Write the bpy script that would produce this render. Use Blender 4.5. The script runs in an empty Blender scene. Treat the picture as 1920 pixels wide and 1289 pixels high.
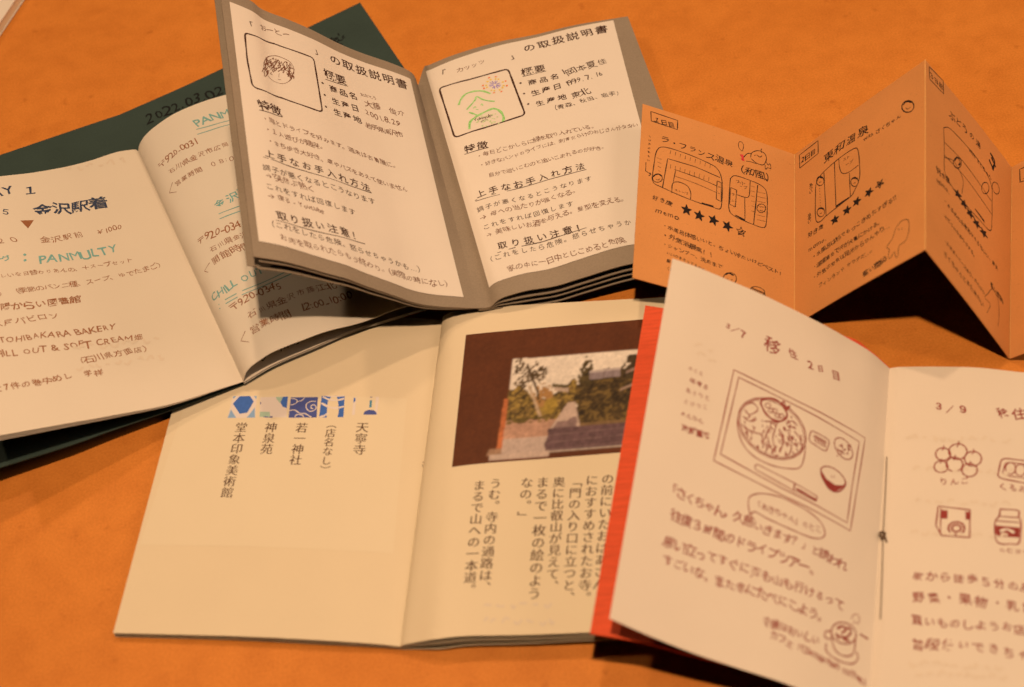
import bpy, math, random
import numpy as np
from mathutils import Matrix, Vector
from mathutils.geometry import tessellate_polygon

SC = bpy.context.scene
COL = SC.collection

# ------------------------------------------------------------------ camera, light, exposure
cam = bpy.data.cameras.new("camera")
cam.lens = 49.64; cam.sensor_width = 36.0; cam.clip_start = 0.01; cam.clip_end = 20.0
cam.dof.use_dof = True; cam.dof.focus_distance = 0.6243; cam.dof.aperture_fstop = 8.0
cam_ob = bpy.data.objects.new("camera", cam); COL.objects.link(cam_ob)
cam_ob.matrix_world = Matrix([[0.991028, 0.133658, -0.0, 0.0], [-0.104943, 0.778121, -0.619286, 0.0], [-0.082772, 0.613729, 0.785166, 0.45766], [0.0, 0.0, 0.0, 1.0]])
SC.camera = cam_ob

world = bpy.data.worlds.new("World"); SC.world = world; world.use_nodes = True
bg = world.node_tree.nodes["Background"]
bg.inputs[0].default_value = (1.0, 0.60, 0.34, 1); bg.inputs[1].default_value = 0.004

def lamp(loc, watts, radius):
    l = bpy.data.lights.new("pendant_lamp", "POINT")
    l.energy = watts; l.color = (1.0, 0.69, 0.425); l.shadow_soft_size = radius
    o = bpy.data.objects.new("pendant_lamp", l); o.location = loc; COL.objects.link(o)
lamp((0.012, 0.130, 0.925), 24.8, 0.019)      # the bulb hanging over the middle of the table
lamp((0.020, 0.770, 0.975), 9.6, 0.019)       # the next bulb along, behind
lamp((-0.630, 0.770, 0.960), 7.5, 0.030)      # the bulb behind, over the left end
win = bpy.data.lights.new("room_light", "AREA"); win.shape = "DISK"; win.size = 0.7; win.energy = 4.4; win.color = (1.0, 0.72, 0.52)
win_ob = bpy.data.objects.new("room_light", win); win_ob.location = (1.25, 0.35, 0.85); COL.objects.link(win_ob)   # softer light from the right end of the room
win_ob.rotation_euler = (Vector((0.0, 0.35, 0.0)) - win_ob.location).to_track_quat("-Z", "Y").to_euler()
SC.view_settings.view_transform = "Standard"; SC.view_settings.look = "None"
SC.view_settings.exposure = 0.0; SC.view_settings.gamma = 1.0; SC.view_settings.use_curve_mapping = False
SC.cycles.use_denoising = True
SC.cycles.max_bounces = 8; SC.cycles.diffuse_bounces = 1

# ------------------------------------------------------------------ materials
def nodes(name):
    m = bpy.data.materials.new(name); m.use_nodes = True
    return m, m.node_tree.nodes, m.node_tree.links, m.node_tree.nodes["Principled BSDF"]
def tex(N, Lk, kind, scale, detail=2.0, stretch=None):
    tc = N.new("ShaderNodeTexCoord"); t = N.new(kind); t.inputs["Scale"].default_value = scale
    if kind == "ShaderNodeTexNoise": t.inputs["Detail"].default_value = detail
    src = tc.outputs["Object"]
    if stretch:
        mp = N.new("ShaderNodeMapping"); mp.inputs["Scale"].default_value = stretch[0]; mp.inputs["Rotation"].default_value = (0, 0, stretch[1])
        Lk.new(src, mp.inputs["Vector"]); src = mp.outputs[0]
    Lk.new(src, t.inputs["Vector"]); return t
def ramp(N, Lk, src, stops):
    r = N.new("ShaderNodeValToRGB"); e = r.color_ramp.elements
    while len(e) < len(stops): e.new(0.5)
    for k, (p, c) in enumerate(stops): e[k].position = p; e[k].color = (*c, 1) if len(c) == 3 else c
    Lk.new(src, r.inputs[0]); return r.outputs[0]
def mul(N, Lk, a, b, f=1.0):
    m = N.new("ShaderNodeMix"); m.data_type = "RGBA"; m.blend_type = "MULTIPLY"; m.inputs[0].default_value = f
    Lk.new(a, m.inputs[6]); Lk.new(b, m.inputs[7]); return m.outputs[2]
def grey(v): return (v, v, v)
def paper(name, col, mottle=0.04, fleck=None, rough=0.75, streak=None, fine=2600, thin=0.0):
    m, N, Lk, B = nodes(name)
    n1 = tex(N, Lk, "ShaderNodeTexNoise", 38, 4)
    c = ramp(N, Lk, n1.outputs[0], [(0.25, tuple(x * (1 - mottle) for x in col)), (0.75, tuple(min(1, x * (1 + mottle)) for x in col))])
    n2 = tex(N, Lk, "ShaderNodeTexNoise", fine, 2)
    c = mul(N, Lk, c, ramp(N, Lk, n2.outputs[0], [(0.3, grey(1 - 2.0 * mottle)), (0.7, grey(1))]))
    if fleck:
        n3 = tex(N, Lk, "ShaderNodeTexNoise", 900, 1)
        c = mul(N, Lk, c, ramp(N, Lk, n3.outputs[0], [(0.70, grey(1)), (0.78, grey(fleck))]))
    if streak:
        n4 = tex(N, Lk, "ShaderNodeTexNoise", 800, 5, ((0.09, 1, 1), 0.2))
        c = mul(N, Lk, c, ramp(N, Lk, n4.outputs[0], [(0.3, grey(1 - streak)), (0.62, grey(1))]))
    Lk.new(c, B.inputs["Base Color"]); B.inputs["Roughness"].default_value = rough; B.inputs["Specular IOR Level"].default_value = 0.22
    bp = N.new("ShaderNodeBump"); bp.inputs["Strength"].default_value = 0.16; bp.inputs["Distance"].default_value = 0.0006
    n5 = tex(N, Lk, "ShaderNodeTexNoise", 70, 8); Lk.new(n5.outputs[0], bp.inputs["Height"]); Lk.new(bp.outputs[0], B.inputs["Normal"])
    if thin:                                   # light glows through a single thin leaf
        tr = N.new("ShaderNodeBsdfTranslucent"); tr.inputs[0].default_value = (1.0, 0.86, 0.62, 1)
        mx = N.new("ShaderNodeMixShader"); mx.inputs[0].default_value = thin
        Lk.new(B.outputs[0], mx.inputs[1]); Lk.new(tr.outputs[0], mx.inputs[2]); Lk.new(mx.outputs[0], N["Material Output"].inputs[0])
    return m
def ink(name, col, patchy=0.25):
    m, N, Lk, B = nodes(name)
    n = tex(N, Lk, "ShaderNodeTexNoise", 900, 2)
    c = ramp(N, Lk, n.outputs[0], [(0.3, col), (0.75, tuple(min(0.85, x * (1 + 2.2 * patchy) + 0.03 * patchy) for x in col))])
    Lk.new(c, B.inputs["Base Color"]); B.inputs["Roughness"].default_value = 0.7; B.inputs["Specular IOR Level"].default_value = 0.2
    return m
MAT = {
    "cream": paper("cream_paper", (0.805, 0.668, 0.475), 0.015),
    "white": paper("white_paper", (0.83, 0.73, 0.64), 0.015),
    "ivory": paper("ivory_paper", (0.78, 0.68, 0.565), 0.015),
    "pink_white": paper("drawing_paper", (0.78, 0.67, 0.56), 0.015),
    "ivory_thin": paper("thin_ivory_paper", (0.95, 0.865, 0.76), 0.015, thin=0.24),
    "grey": paper("grey_card", (0.33, 0.26, 0.195), 0.07, fine=1500),
    "teal": paper("green_card", (0.046, 0.074, 0.066), 0.10),
    "kraft": paper("kraft_paper", (0.745, 0.320, 0.105), 0.05, fleck=0.82),
    "orange": paper("orange_card", (0.83, 0.110, 0.040), 0.05, streak=0.16),
    "show_through": paper("show_through", (0.818, 0.69, 0.50), 0.012),
    "marker": ink("marker", (0.008, 0.008, 0.009), 0.0), "dark_ink": ink("dark_ink", (0.060, 0.023, 0.014), 0.08), "pencil": ink("brown_pen", (0.17, 0.066, 0.036), 0.15),
    "black_pen": ink("black_pen", (0.018, 0.012, 0.012), 0.05), "brown_pen": ink("brown_ink", (0.30, 0.115, 0.050), 0.12),
    "navy_ink": ink("navy_ink", (0.035, 0.05, 0.10), 0.15), "teal_ink": ink("teal_ink", (0.17, 0.38, 0.38), 0.15),
    "print_brown": ink("print_ink", (0.085, 0.036, 0.022), 0.08), "red_pen": ink("red_pen", (0.26, 0.038, 0.032), 0.15),
    "green_pencil": ink("green_pencil", (0.22, 0.55, 0.16), 0.5), "pale_green_pencil": ink("pale_green_pencil", (0.45, 0.62, 0.28), 0.5),
    "violet_pencil": ink("violet_pencil", (0.26, 0.20, 0.55), 0.4), "yellow_pencil": ink("yellow_pencil", (0.85, 0.55, 0.08), 0.1),
    "orange_pencil": ink("orange_pencil", (0.85, 0.20, 0.05), 0.1), "red_pencil": ink("red_pencil", (0.62, 0.05, 0.06), 0.1),
    "tile_white": ink("tile_pale", (0.80, 0.70, 0.66), 0.0), "tile_blue": ink("tile_blue", (0.055, 0.15, 0.52), 0.06), "tile_sky": ink("tile_sky", (0.26, 0.42, 0.68), 0.05),
    "tile_green": ink("tile_green", (0.40, 0.55, 0.45), 0.05), "tile_indigo": ink("tile_indigo", (0.075, 0.10, 0.34), 0.06), "tile_teal": ink("tile_teal", (0.08, 0.26, 0.42), 0.05),
    "paper_white": ink("paper_gap", (0.80, 0.72, 0.62), 0.0), "crease": ink("crease", (0.86, 0.42, 0.15), 0.1), "ghost": ink("ghost", (0.745, 0.625, 0.505), 0.0),
    "thread_and_shade": ink("thread_and_shade", (0.13, 0.08, 0.05), 0.1),  # colour of the knot and of the shade line in the spine gap
}
def table_material():
    m, N, Lk, B = nodes("tan_tabletop")
    big = tex(N, Lk, "ShaderNodeTexNoise", 9, 6); mid = tex(N, Lk, "ShaderNodeTexNoise", 90, 8); fine = tex(N, Lk, "ShaderNodeTexNoise", 1150, 3); spots = tex(N, Lk, "ShaderNodeTexNoise", 150, 2)
    c = ramp(N, Lk, big.outputs[0], [(0.30, (0.70, 0.232, 0.034)), (0.70, (0.80, 0.280, 0.046))])
    c = mul(N, Lk, c, ramp(N, Lk, mid.outputs[0], [(0.34, (0.92, 0.89, 0.84)), (0.60, grey(1))]))
    c = mul(N, Lk, c, ramp(N, Lk, fine.outputs[0], [(0.32, (0.86, 0.81, 0.74)), (0.66, grey(1))]))
    c = mul(N, Lk, c, ramp(N, Lk, spots.outputs[0], [(0.66, grey(1)), (0.78, (0.84, 0.77, 0.70))]))
    smud = tex(N, Lk, "ShaderNodeTexNoise", 48, 5)
    c = mul(N, Lk, c, ramp(N, Lk, smud.outputs[0], [(0.60, grey(1)), (0.80, (0.86, 0.80, 0.73))]))
    Lk.new(c, B.inputs["Base Color"]); B.inputs["Roughness"].default_value = 0.62; B.inputs["Specular IOR Level"].default_value = 0.25
    bp = N.new("ShaderNodeBump"); bp.inputs["Strength"].default_value = 0.15; bp.inputs["Distance"].default_value = 0.0004
    Lk.new(mid.outputs[0], bp.inputs["Height"]); Lk.new(bp.outputs[0], B.inputs["Normal"])
    return m
MAT["table"] = table_material()

# ------------------------------------------------------------------ helpers
# ---- sheet geometry: a sheet is a grid of points in millimetres, u runs left-right, v bottom-top ----
def spline(pts, n):
    p = np.array(pts, float)
    if len(p) == 2:
        return p[0] + (p[1] - p[0]) * np.linspace(0, 1, n + 1)[:, None]
    q = np.vstack([2 * p[0] - p[1], p, 2 * p[-1] - p[-2]])
    out = []
    for i in range(1, len(q) - 2):
        t = np.linspace(0, 1, 24, endpoint=False)[:, None]
        a, b, c, d = q[i - 1], q[i], q[i + 1], q[i + 2]
        out.append(0.5 * (2 * b + (c - a) * t + (2 * a - 5 * b + 4 * c - d) * t ** 2 + (3 * b - a - 3 * c + d) * t ** 3))
    c = np.vstack(out + [p[-1:]])
    s = np.concatenate([[0], np.cumsum(np.linalg.norm(np.diff(c, axis=0), axis=1))])
    x = np.linspace(0, s[-1], n + 1)
    return np.stack([np.interp(x, s, c[:, k]) for k in range(3)], 1)

class Sheet:
    def __init__(self, bottom=None, top=None, grid=None, nu=90, nv=28):
        if grid is None:
            B, T = spline(bottom, nu), spline(top, nu)
            v = np.linspace(0, 1, nv + 1)[:, None, None]
            grid = B[None] * (1 - v) + T[None] * v
        self.G = grid
        self.nv, self.nu = grid.shape[0] - 1, grid.shape[1] - 1
        seg = np.linalg.norm(np.diff(grid, axis=1), axis=2)
        self.W = float(seg.sum(1).mean())
        self.H = float(np.linalg.norm(np.diff(grid, axis=0), axis=2).sum(0).mean())
        du = np.gradient(grid, axis=1); dv = np.gradient(grid, axis=0)
        n = np.cross(du, dv); self.N = n / np.linalg.norm(n, axis=2)[..., None]
    def at(self, ab, h=0.0):
        ab = np.atleast_2d(np.asarray(ab, float))
        x = ab[:, 0] / self.W * self.nu; y = ab[:, 1] / self.H * self.nv
        i = np.clip(np.floor(x).astype(int), 0, self.nu - 1); j = np.clip(np.floor(y).astype(int), 0, self.nv - 1)
        fx = (x - i)[:, None]; fy = (y - j)[:, None]
        def lerp(A):
            return (A[j, i] * (1 - fx) + A[j, i + 1] * fx) * (1 - fy) + (A[j + 1, i] * (1 - fx) + A[j + 1, i + 1] * fx) * fy
        return lerp(self.G) + lerp(self.N) * (h if np.isscalar(h) else np.asarray(h)[:, None])
    def quad(self, corners, h, nu=60, nv=60):
        # a smaller sheet lying on this one; corners bl, br, tr, tl in (a, b) millimetres
        bl, br, tr, tl = [np.array(c, float) for c in corners]
        u = np.linspace(0, 1, nu + 1)[None, :, None]; v = np.linspace(0, 1, nv + 1)[:, None, None]
        ab = (bl * (1 - u) + br * u) * (1 - v) + (tl * (1 - u) + tr * u) * v
        return Sheet(grid=self.at(ab.reshape(-1, 2), h).reshape(nv + 1, nu + 1, 3))


def mesh_object(name, verts, faces, mats, parent=None, face_mats=None, smooth=None):
    """verts in millimetres, world axes; a child is stored relative to its top-level thing"""
    v = np.asarray(verts, float) / 1000.0
    root = parent
    while root is not None and root.parent is not None: root = root.parent
    if root is not None: v = v - np.array(root.location)
    me = bpy.data.meshes.new(name); me.from_pydata(v.tolist(), [], faces)
    for m in mats: me.materials.append(m)
    if face_mats is not None: me.polygons.foreach_set("material_index", face_mats)
    if smooth is not None: me.polygons.foreach_set("use_smooth", smooth)
    me.update()
    o = bpy.data.objects.new(name, me); COL.objects.link(o)
    if parent is not None: o.parent = parent
    return o
def thing(name, label, category, loc_mm, group=None):
    o = bpy.data.objects.new(name, None); o.empty_display_size = 0.02
    o.location = [c / 1000.0 for c in loc_mm]; COL.objects.link(o)
    o["label"] = label; o["category"] = category
    if group: o["group"] = group
    return o
def build_sheet(name, sheet, thick, mat, parent, label=None):
    """a closed sheet of paper: upper face, under face, cut edges"""
    nv, nu = sheet.nv + 1, sheet.nu + 1
    top = sheet.G.reshape(-1, 3); bot = (sheet.G - sheet.N * thick).reshape(-1, 3); n = len(top)
    idx = np.arange(n).reshape(nv, nu)
    q = np.stack([idx[:-1, :-1], idx[:-1, 1:], idx[1:, 1:], idx[1:, :-1]], -1).reshape(-1, 4)
    ring = np.concatenate([idx[0, :-1], idx[:-1, -1], idx[-1, :0:-1], idx[:0:-1, 0]])
    verts = np.vstack([top, bot, top[ring], bot[ring]]); r = len(ring)
    side = [[2 * n + k, 2 * n + r + k, 2 * n + r + (k + 1) % r, 2 * n + (k + 1) % r] for k in range(r)]
    faces = q.tolist() + (q[:, ::-1] + n).tolist() + side
    sm = [True] * (2 * len(q)) + [False] * r
    o = mesh_object(name, verts, faces, [MAT[mat]], parent, None, sm)
    if label: o["label"] = label
    return o

# glyphs: Blender's own built-in font, turned to mesh once per character
GLYPH = {}
_fc = bpy.data.curves.new("glyph", "FONT"); _fo = bpy.data.objects.new("glyph", _fc); COL.objects.link(_fo)
_fc.resolution_u = 2
def glyph(ch, w):
    if ch in 'MWmw': w = 0.0
    key = (ch, round(w, 3))
    if key not in GLYPH:
        _fc.body = ch; _fc.offset = w
        me = bpy.data.meshes.new_from_object(_fo.evaluated_get(bpy.context.evaluated_depsgraph_get()))
        v = np.array([x.co[:2] for x in me.vertices]).reshape(-1, 2); f = [list(p.vertices) for p in me.polygons]
        bpy.data.meshes.remove(me)
        if ord(ch) > 0x2000: adv = 1.0
        elif ch == " ": adv = 0.4
        else: adv = float(v[:, 0].max()) + 0.09 if len(v) else 0.4
        GLYPH[key] = (v, f, adv)
    return GLYPH[key]

class Ink:
    """collects the marks of one drawing or block of writing on one sheet"""
    def __init__(self): self.v, self.f, self.fm, self.mats = [], [], [], []
    def mat(self, name):
        if name not in self.mats: self.mats.append(name)
        return self.mats.index(name)
    def put(self, sheet, ab, faces, inkname, h):
        base = sum(len(x) for x in self.v)
        P = sheet.at(ab, h); self.v.append(P); mi = self.mat(inkname)
        for f in faces:
            a, b, c = P[f[0]], P[f[1]], P[f[2]]
            u, v = np.array(ab[f[1]]) - ab[f[0]], np.array(ab[f[2]]) - ab[f[0]]
            f = [base + k for k in (f if u[0] * v[1] - u[1] * v[0] > 0 else f[::-1])]
            self.f.append(f); self.fm.append(mi)
    def build(self, name, parent):
        if self.f: return mesh_object(name, np.vstack(self.v), self.f, [MAT[m] for m in self.mats], parent, self.fm)
INK_H = 0.07
def write_line(acc, sheet, inkname, s, x0, y0, x1, y1, k, w, neat, rnd):
    p0 = np.array((x0, y0)); d = np.array((x1, y1)) - p0; Ln = np.linalg.norm(d); ex = d / Ln; ey = np.array((-ex[1], ex[0]))
    tot = sum(glyph(c, w)[2] for c in s); unit = Ln / tot; pen = 0.0
    drift = rnd.uniform(0, 6)
    for n, c in enumerate(s):
        v, f, adv = glyph(c, w)
        if len(v):
            q = v.copy(); j = 0.5 if neat else 1.3
            ctr = np.array((adv / 2, 0.38)); q -= ctr
            q[:, 0] += j * 0.035 * np.sin(4.3 * q[:, 1] + rnd.uniform(0, 6)); q[:, 1] += j * 0.04 * np.sin(3.7 * q[:, 0] + rnd.uniform(0, 6))
            a = rnd.gauss(0, 0.055) * j; sc = k * (1 + rnd.gauss(0, 0.07) * j)
            sx = sc * (1 + rnd.gauss(0, 0.05) * j); q[:, 0] += q[:, 1] * rnd.gauss(-0.02, 0.06) * j
            sc_l = 1.22 if ord(c) < 0x250 else 1.0; q[:, 1] *= sc_l; q[:, 0] *= 1 + (sc_l - 1) * 0.5
            r = np.stack([q[:, 0] * math.cos(a) * sx - q[:, 1] * math.sin(a) * sc, q[:, 0] * math.sin(a) * sx + q[:, 1] * math.cos(a) * sc], 1)
            cx = pen + adv / 2; cy = 0.38 * k * sc_l + (0.05 * math.sin(n * 0.7 + drift) + rnd.gauss(0, 0.03)) * j
            ab = p0 + ((r[:, :1] + cx) * ex + (r[:, 1:] + cy) * ey) * unit
            acc.put(sheet, ab, f, inkname, INK_H + 0.002 * (n % 2))
        pen += adv
def write_column(acc, sheet, inkname, s, x0, y0, x1, y1, k):
    """upright printed characters, top to bottom; strokes drawn thin across and thick down, as in book type"""
    p0 = np.array((x0, y0)); d = np.array((x1, y1)) - p0; Ln = np.linalg.norm(d); dn = d / Ln; up = -dn; ex = np.array((up[1], -up[0]))
    unit = Ln / (len(s) - 1)
    for n, c in enumerate(s):
        v, f, adv = glyph(c, -0.007)
        for t, dx in enumerate((-0.017, 0.0, 0.017)):
            q = (v - (0.5 - dx, 0.38)) * k
            acc.put(sheet, p0 + dn * unit * n + (q[:, :1] * ex + q[:, 1:] * up) * unit, f, inkname, INK_H + 0.006 * t)
def stroke(acc, sheet, inkname, w, closed, smooth, flat, layer, rnd):
    p = np.array(flat, float).reshape(-1, 2)
    if closed: p = np.vstack([p, p[:1]])
    if smooth and len(p) > 2: c = spline([(x, y, 0) for x, y in p], max(6, 5 * (len(p) - 1)))[:, :2]
    else:
        c = np.vstack([np.linspace(p[i], p[i + 1], 6, endpoint=False) for i in range(len(p) - 1)] + [p[-1:]])
    t = np.gradient(c, axis=0); t /= np.linalg.norm(t, axis=1)[:, None] + 1e-9
    if closed: t[0] = t[-1] = (t[0] + t[-1]) / np.linalg.norm(t[0] + t[-1] + 1e-9)
    nrm = np.stack([-t[:, 1], t[:, 0]], 1)
    ww = w / 2 * (1 + 0.18 * np.sin(np.arange(len(c)) * 0.9 + rnd.uniform(0, 6)))
    ab = np.vstack([c + nrm * ww[:, None], c - nrm * ww[:, None]]); m = len(c)
    acc.put(sheet, ab, [[i, m + i, m + i + 1, i + 1] for i in range(m - 1)], inkname, INK_H + 0.004 * layer)
def fill(acc, sheet, inkname, flat, layer):
    p = np.array(flat, float).reshape(-1, 2)
    tri = tessellate_polygon([[Vector((x, y, 0)) for x, y in p]])
    acc.put(sheet, p, [list(t) for t in tri], inkname, INK_H - 0.02 + 0.012 * layer)

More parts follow.
